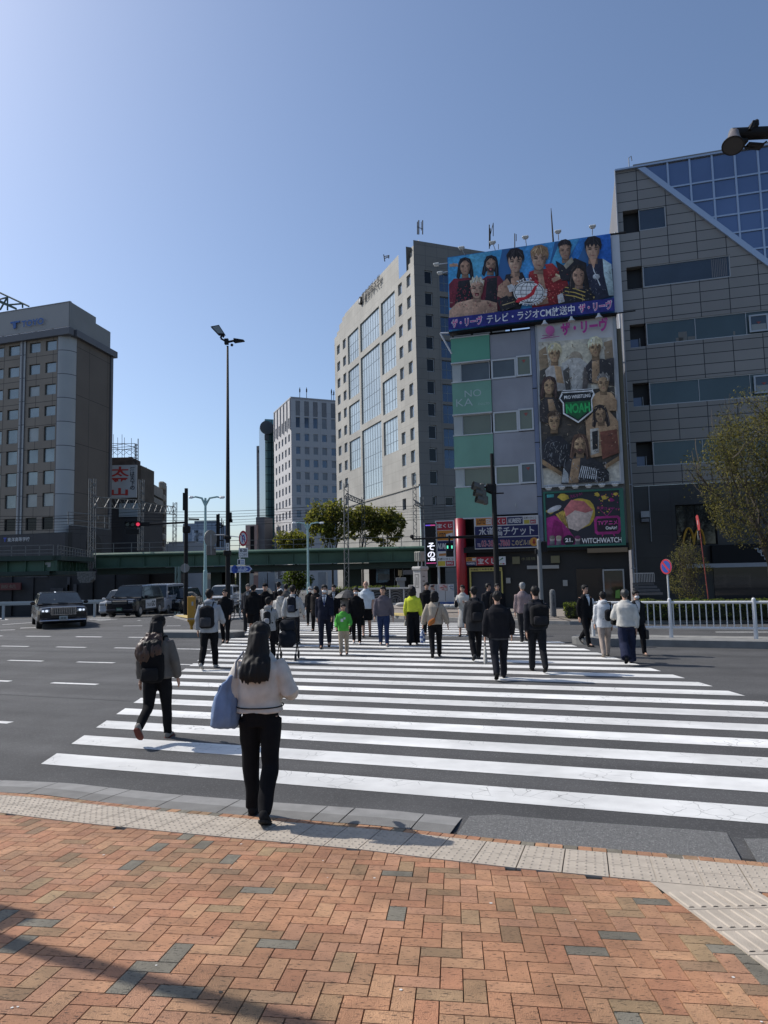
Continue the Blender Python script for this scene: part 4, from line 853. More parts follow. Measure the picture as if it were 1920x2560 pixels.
# ---------- posters
ATT=mat('printed vinyl',(1,1,1),.55,attr=True,spec=.3); ATT2=mat('printed photo vinyl',(1,1,1),.55,attr=True,spec=.3,var=.2,vs=8,dirt=.22,ds=3.)
class Art:
    def __init__(s,f,Zf,base): s.f=f; s.Z=Zf; s.o=base; s.mb=MB(); s.k=0
    def px(s,x,y): return s.f.hit(s.Z(x,y))
    def poly(s,pts,c,k=None):
        s.k+=1; X=[p[0] for p in pts]; Y_=[p[1] for p in pts]; x0,x1,y0,y1=min(X),max(X),min(Y_),max(Y_)
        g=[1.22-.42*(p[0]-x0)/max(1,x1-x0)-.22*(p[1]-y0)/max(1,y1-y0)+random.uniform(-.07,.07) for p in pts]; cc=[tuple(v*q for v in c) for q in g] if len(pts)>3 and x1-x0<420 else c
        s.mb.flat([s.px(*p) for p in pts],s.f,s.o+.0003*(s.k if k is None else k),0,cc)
    def ell(s,cx,cy,rx,ry,c,n=18,a0=0,a1=2*math.pi,rot=0,k=None):
        cr,sr=math.cos(rot),math.sin(rot); P=[]
        for t in np.linspace(a0,a1,n,endpoint=a1-a0<6.2): x,y=rx*math.cos(t),ry*math.sin(t); P.append((cx+x*cr-y*sr,cy+x*sr+y*cr))
        s.poly(P,c,k)
    def line(s,pts,w_,c,k=None):
        s.k+=1; kk=s.k if k is None else k
        for (x0,y0),(x1,y1) in zip(pts[:-1],pts[1:]):
            L=math.hypot(x1-x0,y1-y0) or 1; nx,ny=-(y1-y0)/L*w_/2,(x1-x0)/L*w_/2
            s.mb.flat([s.px(*p) for p in((x0+nx,y0+ny),(x0-nx,y0-ny),(x1-nx,y1-ny),(x1+nx,y1+ny))],s.f,s.o+.0003*kk,0,c)
    def text(s,body,p,q,c,bold=.0,rot=0,skew=0.,vertical=False):
        s.k+=1; a=s.px(*p);b_=s.px(*q); text(s.mb,s.f,body,(min(a[0],b_[0]),min(a[1],b_[1]),max(a[0],b_[0]),max(a[1],b_[1])),s.o+.0003*s.k,0,c,bold=bold,rot=rot,skew=skew,vertical=vertical)
    def head(s,cx,cy,w_,skin,hair,style,tilt=0.,beard=None,dark=.62,mouth='shut'):
        h_=w_*1.32; ct,st=math.cos(tilt),math.sin(tilt)
        T=lambda P:[(cx+x*w_*ct-y*w_*st,cy+x*w_*st+y*w_*ct) for x,y in P]
        sd=tuple(c*dark for c in skin)
        if style in('long','wild'):
            s.poly(T([(-.62,-.35),(-.45,-.78),(0,-.92),(.45,-.78),(.62,-.35),(.72,.3),(.78,.95),(.5,1.1),(.4,.6),(-.4,.6),(-.55,1.1),(-.8,.9),(-.7,.3)]),hair)
        s.poly(T([(-.26,.35),(.26,.35),(.32,.95),(-.32,.95)]),sd)
        s.poly(T([(-.46,-.2),(-.42,-.55),(-.2,-.72),(.2,-.72),(.42,-.55),(.46,-.2),(.43,.2),(.3,.5),(.12,.66),(-.12,.66),(-.3,.5),(-.43,.2)]),skin)
        s.poly(T([(.12,-.72),(.42,-.55),(.46,-.2),(.43,.2),(.3,.5),(.12,.66),(.2,.3),(.12,.05),(.24,-.2)]),sd)
        s.poly(T([(-.5,-.12),(-.44,-.15),(-.42,.12),(-.48,.1)]),sd)
        if beard: s.poly(T([(-.42,.2),(-.3,.5),(-.12,.68),(.12,.68),(.3,.5),(.42,.2),(.24,.32),(.14,.24),(-.14,.24),(-.24,.32)]),beard)
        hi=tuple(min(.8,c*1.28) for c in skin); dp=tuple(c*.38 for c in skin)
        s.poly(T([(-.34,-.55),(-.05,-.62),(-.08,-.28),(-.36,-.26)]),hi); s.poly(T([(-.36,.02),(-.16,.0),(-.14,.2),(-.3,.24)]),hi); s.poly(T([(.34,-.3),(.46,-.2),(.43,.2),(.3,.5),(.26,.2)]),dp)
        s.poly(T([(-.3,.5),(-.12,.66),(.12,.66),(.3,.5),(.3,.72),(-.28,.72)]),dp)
        for sg in(-1,1): s.poly(T([(sg*.07,-.12),(sg*.36,-.16),(sg*.38,.02),(sg*.1,.02)]),sd)
        for k in(.22,.27): s.line(T([(-.1*1.4,k*.6),(-.2,k+.12)]),w_*.03,sd)
        dk=(.03,.022,.02)
        for sg in(-1,1):
            s.poly(T([(sg*.10,-.17),(sg*.34,-.23),(sg*.36,-.18),(sg*.11,-.12)]),dk)
            s.poly(T([(sg*.12,-.05),(sg*.22,-.09),(sg*.32,-.04),(sg*.22,-.015)]),dk)
        s.poly(T([(0,-.05),(.09,.18),(-.08,.18)]),sd)
        if mouth=='open': s.poly(T([(-.16,.28),(.16,.28),(.12,.5),(-.12,.5)]),(.10,.02,.02)); s.poly(T([(-.08,.38),(.08,.38),(.06,.52),(-.06,.52)]),(.45,.16,.15))
        else: s.poly(T([(-.15,.36),(0,.33),(.15,.36),(0,.42)]),(.22,.09,.07))
        if style=='short': s.poly(T([(-.5,-.15),(-.56,-.6),(-.3,-.9),(.1,-.97),(.45,-.8),(.56,-.45),(.5,-.12),(.42,-.42),(.15,-.52),(-.2,-.5),(-.42,-.4)]),hair)
        if style=='fringe': s.poly(T([(-.52,.0),(-.6,-.5),(-.35,-.88),(.1,-.98),(.5,-.8),(.62,-.35),(.52,.05),(.44,-.25),(.3,-.4),(.2,-.15),(.08,-.42),(-.08,-.2),(-.2,-.42),(-.34,-.12),(-.42,-.35)]),hair)
        if style in('long','wild'): s.poly(T([(-.5,.1),(-.55,-.4),(-.35,-.8),(0,-.9),(.35,-.8),(.55,-.4),(.5,.1),(.4,-.35),(.1,-.6),(-.12,-.6),(-.4,-.3)]),hair)
        if style=='spiky': s.poly(T([(-.48,-.2),(-.56,-.6),(-.42,-.66),(-.38,-.92),(-.2,-.76),(-.06,-1.02),(.1,-.78),(.26,-.96),(.36,-.7),(.52,-.66),(.48,-.2),(.38,-.46),(0,-.56),(-.36,-.45)]),hair)
        s.k+=2; rs_=random.Random(int(cx*7+cy)); lt=tuple(min(.7,c*2.2+.02) for c in hair); dkh=tuple(c*.4 for c in hair)
        for k in range(9):
            a=rs_.uniform(-.5,.5); s.line(T([(a*.5,-.86+abs(a)*.3),(a,-.6+abs(a)*.2),(a*1.15,-.42)]),w_*.025,lt if k%2 else dkh,s.k+.1*k)
            if style in('long','wild'): sg=rs_.choice((-1,1)); x=rs_.uniform(.5,.72); s.line(T([(sg*x*.8,-.2),(sg*x,.3),(sg*(x+.05),.9)]),w_*.03,lt if k%2 else dkh,s.k+.1*k+.05)
        s.k+=2
        if style in('fringe','spiky'):
            s.line(T([(-.2,-.85),(-.3,-.5)]),w_*.05,tuple(min(1,c*1.7) for c in hair)); s.line(T([(.12,-.88),(.2,-.5)]),w_*.05,tuple(c*.6 for c in hair))
    def scribble(s,x0,y0,x1,y1,n,cols,w_=4,L=20):
        s.k+=2; kk=s.k-1
        for i in range(n):
            x,y=random.uniform(x0,x1),random.uniform(y0,y1); a=random.uniform(0,3.14); l=random.uniform(.4,1)*L; s.line([(x,y),(x+l*.5*math.cos(a)+3,y+l*.5*math.sin(a)),(x+l*math.cos(a),y+l*math.sin(a))],random.uniform(.5,1)*w_,random.choice(cols),kk+.9*random.random())
    def finish(s,name,parent,g=1.65):
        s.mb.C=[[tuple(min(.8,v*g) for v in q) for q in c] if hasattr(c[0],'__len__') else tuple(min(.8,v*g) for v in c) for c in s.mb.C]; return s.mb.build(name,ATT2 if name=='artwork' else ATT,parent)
SK=(.34,.20,.135); SK2=(.30,.185,.13); SK3=(.38,.24,.17)
# wide billboard on the roof
f=N.off(.35); h6o=lambda x,y:f.hit(Z6(x,y)); tl=h6o(127,333); tr=h6o(1423,140); bl=h6o(139,925); zst=h6o(137,826)[1]
x0,x1,z0,z1=bl[0],tr[0],bl[1],tr[1]
t=thing('wide_billboard','wide rooftop billboard of wrestlers on blue with a white and red globe logo','billboard',tuple(N.pt((x0+x1)/2,z0,.3)))
mb=MB(); mb.fbox(f,x0,z0,x1,z1,-.25,0); mb.build('panel',mat('billboard blue',(.03,.13,.33),.5),t)
mb=MB(); mb.fbox(f,x0-.02,z0-.1,x1+.1,z0-.02,-.4,.1); mb.fbox(f,x0+.3,zs[0]+.02,x1,z0-.1,-2.,-.6)

for k in range(9): a=x0+(x1-x0)*k/8; mb.fbox(f,a-.05,z0+.1,a+.05,z1-.1,-1.3,-.27)
mb.fbox(f,x1+.02,z0,x1+.42,z1,-.2,-.1,m=1); p=h6o(1480,120); mb.tube([f.pt(x1,z1,-.1),f.pt(p[0]+.4,p[1]-.1,-.1)],.05,6); mb.tube([f.pt(x1,z0,-.1),f.pt(x1+1.0,z0+.02,-.1)],.03,6)
q=h6o(68,940); mb.tube([f.pt(x0,z0-.05,0),f.pt(q[0],q[1],.1)],.045,6,m=1); q2=h6o(150,1085); mb.tube([f.pt(q[0],q[1],.1),f.pt(q2[0],q2[1],-.3)],.045,6,m=1)
mb.build('support_frame',[m_black,mat('white return panel',(.5,.52,.56),.5)],t)
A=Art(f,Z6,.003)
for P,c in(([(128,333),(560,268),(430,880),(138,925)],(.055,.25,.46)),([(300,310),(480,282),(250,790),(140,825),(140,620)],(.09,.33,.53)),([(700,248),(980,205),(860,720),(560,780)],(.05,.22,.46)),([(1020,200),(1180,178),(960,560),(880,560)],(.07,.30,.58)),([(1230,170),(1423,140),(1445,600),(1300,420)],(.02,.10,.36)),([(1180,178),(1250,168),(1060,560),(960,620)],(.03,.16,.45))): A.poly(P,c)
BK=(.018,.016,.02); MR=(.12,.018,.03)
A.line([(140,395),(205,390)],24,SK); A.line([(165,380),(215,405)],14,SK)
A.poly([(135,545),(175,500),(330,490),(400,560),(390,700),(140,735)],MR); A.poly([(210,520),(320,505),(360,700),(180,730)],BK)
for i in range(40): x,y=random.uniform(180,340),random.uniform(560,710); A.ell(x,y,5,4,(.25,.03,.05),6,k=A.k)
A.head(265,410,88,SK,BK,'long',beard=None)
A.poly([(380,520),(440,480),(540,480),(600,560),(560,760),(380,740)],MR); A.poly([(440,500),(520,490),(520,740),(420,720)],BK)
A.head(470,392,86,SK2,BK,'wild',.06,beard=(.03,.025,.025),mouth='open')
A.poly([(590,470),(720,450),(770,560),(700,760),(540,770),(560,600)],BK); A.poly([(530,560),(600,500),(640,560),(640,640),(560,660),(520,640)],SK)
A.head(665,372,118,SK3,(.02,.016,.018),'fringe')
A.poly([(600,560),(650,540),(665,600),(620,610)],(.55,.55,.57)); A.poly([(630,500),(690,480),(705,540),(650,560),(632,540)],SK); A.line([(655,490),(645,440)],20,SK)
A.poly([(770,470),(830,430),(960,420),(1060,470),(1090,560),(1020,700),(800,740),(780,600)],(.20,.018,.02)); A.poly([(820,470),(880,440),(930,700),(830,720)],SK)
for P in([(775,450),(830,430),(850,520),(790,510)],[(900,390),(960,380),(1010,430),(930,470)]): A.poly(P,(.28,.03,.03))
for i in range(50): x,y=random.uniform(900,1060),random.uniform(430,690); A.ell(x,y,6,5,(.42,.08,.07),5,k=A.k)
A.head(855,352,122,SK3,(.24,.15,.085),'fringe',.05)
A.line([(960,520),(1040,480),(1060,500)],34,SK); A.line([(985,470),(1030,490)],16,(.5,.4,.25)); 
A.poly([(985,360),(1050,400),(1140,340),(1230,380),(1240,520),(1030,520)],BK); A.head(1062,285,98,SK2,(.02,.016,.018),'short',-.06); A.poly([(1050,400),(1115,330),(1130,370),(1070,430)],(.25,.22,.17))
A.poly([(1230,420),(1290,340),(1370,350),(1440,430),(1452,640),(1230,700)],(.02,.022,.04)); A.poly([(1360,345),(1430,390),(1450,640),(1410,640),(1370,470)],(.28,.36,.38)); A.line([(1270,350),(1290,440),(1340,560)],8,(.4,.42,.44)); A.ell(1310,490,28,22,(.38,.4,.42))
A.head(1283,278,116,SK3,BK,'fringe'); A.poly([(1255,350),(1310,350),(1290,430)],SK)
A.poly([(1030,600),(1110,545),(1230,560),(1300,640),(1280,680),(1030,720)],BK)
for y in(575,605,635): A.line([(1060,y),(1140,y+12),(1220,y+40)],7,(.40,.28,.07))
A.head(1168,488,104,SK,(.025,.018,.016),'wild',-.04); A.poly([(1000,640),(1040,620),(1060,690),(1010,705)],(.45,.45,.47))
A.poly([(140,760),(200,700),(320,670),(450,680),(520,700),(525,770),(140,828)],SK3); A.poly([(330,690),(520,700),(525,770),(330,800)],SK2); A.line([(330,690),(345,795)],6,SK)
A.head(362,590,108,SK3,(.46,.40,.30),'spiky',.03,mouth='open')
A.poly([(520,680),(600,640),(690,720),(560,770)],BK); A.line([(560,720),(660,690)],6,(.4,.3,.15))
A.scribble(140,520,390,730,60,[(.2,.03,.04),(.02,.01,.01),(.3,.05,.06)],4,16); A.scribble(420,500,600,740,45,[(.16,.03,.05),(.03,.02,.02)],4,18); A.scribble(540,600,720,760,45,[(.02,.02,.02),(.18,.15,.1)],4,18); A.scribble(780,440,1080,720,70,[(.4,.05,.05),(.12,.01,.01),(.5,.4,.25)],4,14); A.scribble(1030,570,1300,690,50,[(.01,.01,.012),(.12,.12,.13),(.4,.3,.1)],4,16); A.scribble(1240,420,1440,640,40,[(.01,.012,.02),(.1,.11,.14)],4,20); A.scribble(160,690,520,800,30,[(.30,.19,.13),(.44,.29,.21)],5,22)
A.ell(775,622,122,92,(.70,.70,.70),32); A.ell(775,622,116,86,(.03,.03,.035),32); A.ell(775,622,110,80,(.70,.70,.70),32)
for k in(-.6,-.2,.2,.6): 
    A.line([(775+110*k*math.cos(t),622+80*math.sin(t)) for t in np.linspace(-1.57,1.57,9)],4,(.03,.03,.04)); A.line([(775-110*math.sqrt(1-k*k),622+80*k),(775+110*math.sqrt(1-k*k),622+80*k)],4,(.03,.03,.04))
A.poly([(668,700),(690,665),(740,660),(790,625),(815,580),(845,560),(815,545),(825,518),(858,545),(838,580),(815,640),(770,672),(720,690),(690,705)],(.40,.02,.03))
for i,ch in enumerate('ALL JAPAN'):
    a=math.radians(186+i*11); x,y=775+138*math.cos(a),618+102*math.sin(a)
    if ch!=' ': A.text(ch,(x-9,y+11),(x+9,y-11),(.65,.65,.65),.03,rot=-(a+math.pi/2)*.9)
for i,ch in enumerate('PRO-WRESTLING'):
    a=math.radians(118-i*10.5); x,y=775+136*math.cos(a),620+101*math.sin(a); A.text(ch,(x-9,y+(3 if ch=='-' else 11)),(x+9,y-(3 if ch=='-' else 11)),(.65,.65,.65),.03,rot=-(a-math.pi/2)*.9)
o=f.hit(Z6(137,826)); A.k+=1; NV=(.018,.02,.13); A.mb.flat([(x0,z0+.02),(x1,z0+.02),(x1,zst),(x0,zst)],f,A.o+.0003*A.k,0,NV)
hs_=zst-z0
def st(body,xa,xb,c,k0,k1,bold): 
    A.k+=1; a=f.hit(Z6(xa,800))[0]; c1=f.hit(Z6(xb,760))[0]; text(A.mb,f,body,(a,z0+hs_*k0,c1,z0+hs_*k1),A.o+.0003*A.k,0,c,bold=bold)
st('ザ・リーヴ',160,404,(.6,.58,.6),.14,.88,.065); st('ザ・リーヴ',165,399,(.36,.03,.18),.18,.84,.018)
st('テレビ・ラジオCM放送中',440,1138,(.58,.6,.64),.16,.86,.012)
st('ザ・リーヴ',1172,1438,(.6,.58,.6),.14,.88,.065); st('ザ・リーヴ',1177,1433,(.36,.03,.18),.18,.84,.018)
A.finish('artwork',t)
def floodlight(lx,ly,bx,by,lab,Zf=Z6,out=1.0,m=None,big=False):
    a=f.hit(Zf(bx,by)); c=f.off(out).hit(Zf(lx,ly)); A0=f.pt(a[0],a[1],-.05); B0=f.off(out).pt(*c)
    t=thing('billboard_lamp',lab,'floodlight',tuple(A0),'floodlights around the billboards')
    mb=MB(); mb.tube([A0,B0],.022,6); mb.build('arm',m_wf2,t)
    mb=MB(); 
    if big: mb.tube([B0+Z*.12,B0+Z*.02,B0-Z*.12],[.05,.08,.19],10)
    else: mb.bbox(B0+Z*.02,(.32,.2,.1),.03,f.d); mb.bbox(B0-Z*.06,(.22,.14,.06),.02,f.d)
    mb.build('lamp_head',mat('pale lamp head',(.52,.53,.52),.5),t)
for i,(lx,ly,bx,by,w_) in enumerate(((235,255,262,312,'first'),(484,212,504,270,'second'),(745,170,752,235,'third'),(1005,125,1010,190,'fourth'),(1280,85,1278,150,'fifth'))): floodlight(lx,ly,bx,by,'pale floodlight on a stalk above the wide billboard, %s from its left end'%w_)
floodlight(35,387,128,372,'upper of two floodlights sticking out left of the wide billboard',out=.6); floodlight(65,455,128,440,'lower of two floodlights sticking out left of the wide billboard',out=.6)
an=thing('lightning_rod','tall thin rod standing behind the wide billboard','rod',tuple(N.pt(h6(965,190)[0],zs[0],-3)))
q=N.off(-3); mb=MB(); a=q.hit(Z6(966,195)); c=q.hit(Z6(953,0)); c2=q.hit(Z6(949,-62)); mb.tube([q.pt(a[0],zs[0]),q.pt(*a),q.pt(*c),q.pt(*c2)],[.05,.05,.035,.015],6); mb.build('rod',m_black,an)
# tall wrestling poster
f=N.off(.12); h7o=lambda x,y:f.hit(Z7(x,y)); p=f.hit(Z6(842,880)); q=h7o(1508,1182); x0,x1=h7o(895,700)[0],h7o(1490,700)[0]; z1=f.hit(Z6(1435,806))[1]; z0=q[1]
t=thing('wrestling_poster','tall sepia poster of wrestlers around a green shield emblem on the billboard building','poster',tuple(N.pt((x0+x1)/2,z0,.1)))
mb=MB(); mb.fbox(f,x0,z0,x1,z1,-.15,0); 
for a_,c_ in((x0-.08,x0),(x1,x1+.14)): mb.fbox(f,a_,z0-.1,c_,z1+.06,-.18,.05,m=1)
mb.fbox(f,x0,z0-.1,x1,z0,-.18,.05,m=1); mb.fbox(f,x0,z1,x1,z1+.06,-.18,.05,m=1)
mb.build('panel',[mat('poster white',(.52,.52,.53),.5),m_metal],t)
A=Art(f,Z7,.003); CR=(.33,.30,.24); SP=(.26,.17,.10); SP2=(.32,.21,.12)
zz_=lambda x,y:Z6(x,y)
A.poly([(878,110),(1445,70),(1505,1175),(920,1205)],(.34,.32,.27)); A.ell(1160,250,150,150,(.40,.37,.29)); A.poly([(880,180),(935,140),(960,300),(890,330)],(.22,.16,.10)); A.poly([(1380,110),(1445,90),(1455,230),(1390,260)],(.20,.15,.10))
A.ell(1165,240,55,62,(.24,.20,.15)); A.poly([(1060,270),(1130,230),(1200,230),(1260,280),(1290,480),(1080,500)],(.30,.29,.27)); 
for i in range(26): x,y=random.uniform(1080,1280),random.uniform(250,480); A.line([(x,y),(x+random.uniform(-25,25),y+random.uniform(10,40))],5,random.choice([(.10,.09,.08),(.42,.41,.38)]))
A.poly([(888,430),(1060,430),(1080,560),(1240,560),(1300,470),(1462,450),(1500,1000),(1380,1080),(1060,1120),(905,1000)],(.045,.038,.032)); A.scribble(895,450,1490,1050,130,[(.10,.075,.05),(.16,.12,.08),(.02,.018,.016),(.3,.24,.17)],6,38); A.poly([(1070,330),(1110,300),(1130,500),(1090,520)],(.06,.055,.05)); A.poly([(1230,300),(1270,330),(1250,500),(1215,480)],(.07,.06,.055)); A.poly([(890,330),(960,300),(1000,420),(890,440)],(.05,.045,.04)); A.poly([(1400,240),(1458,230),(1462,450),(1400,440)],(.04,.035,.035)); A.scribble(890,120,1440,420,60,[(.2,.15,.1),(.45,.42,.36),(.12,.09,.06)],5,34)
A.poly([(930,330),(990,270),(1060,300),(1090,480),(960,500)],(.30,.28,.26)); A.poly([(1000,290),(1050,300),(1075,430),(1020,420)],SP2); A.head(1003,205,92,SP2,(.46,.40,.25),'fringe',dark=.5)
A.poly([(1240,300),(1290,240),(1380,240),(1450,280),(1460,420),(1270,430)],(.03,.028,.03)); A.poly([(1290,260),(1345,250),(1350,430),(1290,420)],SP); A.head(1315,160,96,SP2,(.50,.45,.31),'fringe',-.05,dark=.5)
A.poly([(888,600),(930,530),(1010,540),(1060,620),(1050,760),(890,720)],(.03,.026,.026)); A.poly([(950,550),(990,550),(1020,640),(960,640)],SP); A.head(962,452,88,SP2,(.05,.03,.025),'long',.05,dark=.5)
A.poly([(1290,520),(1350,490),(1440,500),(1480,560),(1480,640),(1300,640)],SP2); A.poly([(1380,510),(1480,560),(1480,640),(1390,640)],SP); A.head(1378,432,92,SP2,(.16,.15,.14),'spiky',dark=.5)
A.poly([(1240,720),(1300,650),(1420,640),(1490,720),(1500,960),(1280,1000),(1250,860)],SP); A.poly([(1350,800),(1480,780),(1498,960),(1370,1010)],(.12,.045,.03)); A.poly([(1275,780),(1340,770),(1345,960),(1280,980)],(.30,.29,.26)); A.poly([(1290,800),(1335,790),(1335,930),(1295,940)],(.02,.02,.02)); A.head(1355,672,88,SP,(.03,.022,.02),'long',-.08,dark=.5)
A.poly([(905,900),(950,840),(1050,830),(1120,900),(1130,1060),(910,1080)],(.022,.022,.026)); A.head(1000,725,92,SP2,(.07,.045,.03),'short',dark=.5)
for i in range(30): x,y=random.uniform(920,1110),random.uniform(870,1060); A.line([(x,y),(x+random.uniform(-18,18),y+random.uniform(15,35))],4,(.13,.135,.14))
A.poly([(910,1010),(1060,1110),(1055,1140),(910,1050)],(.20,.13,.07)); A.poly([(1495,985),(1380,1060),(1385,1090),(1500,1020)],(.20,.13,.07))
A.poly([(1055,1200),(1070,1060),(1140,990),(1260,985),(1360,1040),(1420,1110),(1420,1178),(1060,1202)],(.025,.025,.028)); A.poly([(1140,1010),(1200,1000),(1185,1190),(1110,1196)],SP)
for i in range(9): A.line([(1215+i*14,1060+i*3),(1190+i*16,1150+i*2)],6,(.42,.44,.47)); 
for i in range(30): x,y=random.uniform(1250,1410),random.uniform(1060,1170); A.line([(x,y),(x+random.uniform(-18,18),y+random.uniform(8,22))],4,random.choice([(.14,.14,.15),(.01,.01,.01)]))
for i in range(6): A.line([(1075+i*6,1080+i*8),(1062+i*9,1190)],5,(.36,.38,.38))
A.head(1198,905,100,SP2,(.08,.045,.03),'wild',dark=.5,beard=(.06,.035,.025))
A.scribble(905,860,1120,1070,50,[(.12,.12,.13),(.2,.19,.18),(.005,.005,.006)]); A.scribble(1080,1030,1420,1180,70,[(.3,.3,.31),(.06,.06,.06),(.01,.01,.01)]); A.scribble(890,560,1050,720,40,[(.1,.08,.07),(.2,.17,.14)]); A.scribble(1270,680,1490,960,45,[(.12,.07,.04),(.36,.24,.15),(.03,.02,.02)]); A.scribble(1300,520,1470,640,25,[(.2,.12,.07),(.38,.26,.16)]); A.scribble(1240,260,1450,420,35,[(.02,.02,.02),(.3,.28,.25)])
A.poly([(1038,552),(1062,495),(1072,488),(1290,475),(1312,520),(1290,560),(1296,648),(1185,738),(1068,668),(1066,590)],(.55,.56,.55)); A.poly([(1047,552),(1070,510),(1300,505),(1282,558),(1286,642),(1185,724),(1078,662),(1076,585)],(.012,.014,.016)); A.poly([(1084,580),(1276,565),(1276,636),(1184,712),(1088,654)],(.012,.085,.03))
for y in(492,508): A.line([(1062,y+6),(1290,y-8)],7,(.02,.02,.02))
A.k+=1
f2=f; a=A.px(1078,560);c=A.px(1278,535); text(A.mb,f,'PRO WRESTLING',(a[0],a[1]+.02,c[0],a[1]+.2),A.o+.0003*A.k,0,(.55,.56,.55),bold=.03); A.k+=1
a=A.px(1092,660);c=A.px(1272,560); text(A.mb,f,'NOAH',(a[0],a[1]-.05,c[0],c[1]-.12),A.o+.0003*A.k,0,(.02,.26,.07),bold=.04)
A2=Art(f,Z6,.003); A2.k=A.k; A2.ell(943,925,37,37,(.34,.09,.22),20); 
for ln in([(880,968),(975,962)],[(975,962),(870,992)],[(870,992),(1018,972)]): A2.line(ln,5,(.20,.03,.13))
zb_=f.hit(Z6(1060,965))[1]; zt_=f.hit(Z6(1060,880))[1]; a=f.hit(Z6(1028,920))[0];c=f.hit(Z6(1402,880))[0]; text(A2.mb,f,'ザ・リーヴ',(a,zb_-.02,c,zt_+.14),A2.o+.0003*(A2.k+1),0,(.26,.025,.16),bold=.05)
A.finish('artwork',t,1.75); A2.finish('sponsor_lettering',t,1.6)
f=N.off(.25)
for i,(x,y,w_) in enumerate(((898,850,'left'),(1112,820,'middle'),(1330,795,'right'))):
    floodlight(x,y,x-5,y-25,'silver bell floodlight above the tall poster, %s of three'%w_,out=.55,big=True)
for i in range(6):
    x=958+i*102; floodlight(x,1232-i*6,x,1212-i*6,'small lamp over the magenta and yellow poster, number %s from its left edge'%['one','two','three','four','five','six'][i],Zf=Z7,out=.25)
# magenta and yellow poster: plain stand-in design with its lettering
f=N.off(.14); x0,x1=f.hit(Z7(922,1450))[0],f.hit(Z7(1540,1450))[0]; z1=f.hit(Z7(1200,1245))[1]; z0=f.hit(Z7(1200,1678))[1]
t=thing('series_poster','green framed poster with magenta and yellow shapes and white lettering along its foot','poster',tuple(N.pt((x0+x1)/2,z0,.1)))
mb=MB(); mb.fbox(f,x0,z0,x1,z1,-.15,0,m=1); 
for r in((x0-.0,z0,x0+.1,z1),(x1-.2,z0,x1,z1),(x0+.1,z0,x1-.2,z0+.1),(x0+.1,z1-.1,x1-.2,z1)): mb.fbox(f,*r,0,.05)
mb.build('frame',[mat('poster green frame',(.015,.12,.085),.4),mat('poster navy',(.012,.012,.022),.5)],t)
A=Art(f,Z7,.003); MG=(.24,.02,.13); YL=(.42,.31,.05)
A.poly([(940,1460),(1000,1440),(1080,1470),(1120,1560),(1200,1670),(945,1672)],MG); A.poly([(1000,1470),(1060,1500),(1080,1660),(960,1668)],(.17,.012,.09))
def blob(cx,cy,r,c,n=16,j=.25,sy=1):
    A.poly([(cx+r*(1+random.uniform(-j,j))*math.cos(t_),cy+sy*r*(1+random.uniform(-j,j))*math.sin(t_)) for t_ in np.linspace(0,2*math.pi,n,endpoint=False)],c)
blob(1200,1420,118,YL,22,.07); A.poly([(1090,1420),(1180,1380),(1300,1400),(1270,1500),(1180,1560),(1090,1530)],(.42,.34,.30)); A.poly([(1075,1390),(1130,1320),(1230,1330),(1300,1400),(1240,1420),(1160,1400),(1090,1450)],(.38,.12,.12))
A.poly([(1010,1430),(1070,1400),(1110,1540),(1040,1470)],(.36,.25,.05))
for i in range(5): A.line([(1030+i*16,1420+i*8),(1070+i*10,1500+i*12)],5,(.12,.08,.03))
for cx,cy,r in((1075,1300,38),(970,1410,30),(1020,1390,26),(1330,1280,24),(1385,1300,26),(1470,1275,20),(1440,1320,22)): blob(cx,cy,r,YL if cx!=1440 else MG,12,.4,.6)
for i in range(26): x,y=random.uniform(1330,1500),random.uniform(1270,1420); A.ell(x,y,5,5,random.choice([YL,MG,(.4,.2,.05)]),6,k=A.k)
A.ell(1000,1390,60,20,(.42,.42,.44),rot=-.4); 
A.text('大ヒット!',(1120,1300),(1215,1268),MG,.02,rot=.2); A.text('日常コメディ!!',(1330,1400),(1505,1370),MG,.02,rot=-.1)
A.poly([(1305,1470),(1320,1448),(1490,1440),(1508,1455),(1512,1560),(1495,1580),(1330,1588),(1312,1572)],MG); A.poly([(1326,1480),(1336,1464),(1480,1458),(1490,1470),(1492,1545),(1480,1560),(1340,1566),(1330,1556)],(.02,.012,.02))
A.line([(1405,1445),(1362,1405)],5,MG); A.line([(1405,1445),(1440,1402)],5,MG); A.line([(1375,1585),(1368,1602)],9,MG); A.line([(1455,1582),(1465,1598)],9,MG)
A.text('TVアニメ',(1335,1515),(1485,1475),(.40,.05,.22),.02); A.text('OnAir!',(1395,1548),(1482,1520),(.6,.6,.6),.03)
A.ell(1113,1630,46,40,(.012,.012,.018)); A.text('21.',(1085,1645),(1142,1612),(.6,.6,.6),.05)
A.text('WITCHWATCH',(1213,1655),(1518,1605),(.55,.55,.55),.02); A.text('NEW',(942,1300),(995,1282),(.05,.28,.28),.02) if 0 else A.poly([(942,1280),(998,1276),(998,1300),(944,1304)],(.05,.25,.25))
for cx,c in((985,(.16,.13,.12)),(1035,(.3,.27,.2)),(1180,(.12,.03,.08))): A.ell(cx,1620,20,22,(.35,.30,.28)); A.ell(cx,1608,22,14,c); A.poly([(cx-16,1636),(cx+16,1636),(cx+20,1665),(cx-20,1665)],(.10,.10,.11))
A.finish('artwork',t)
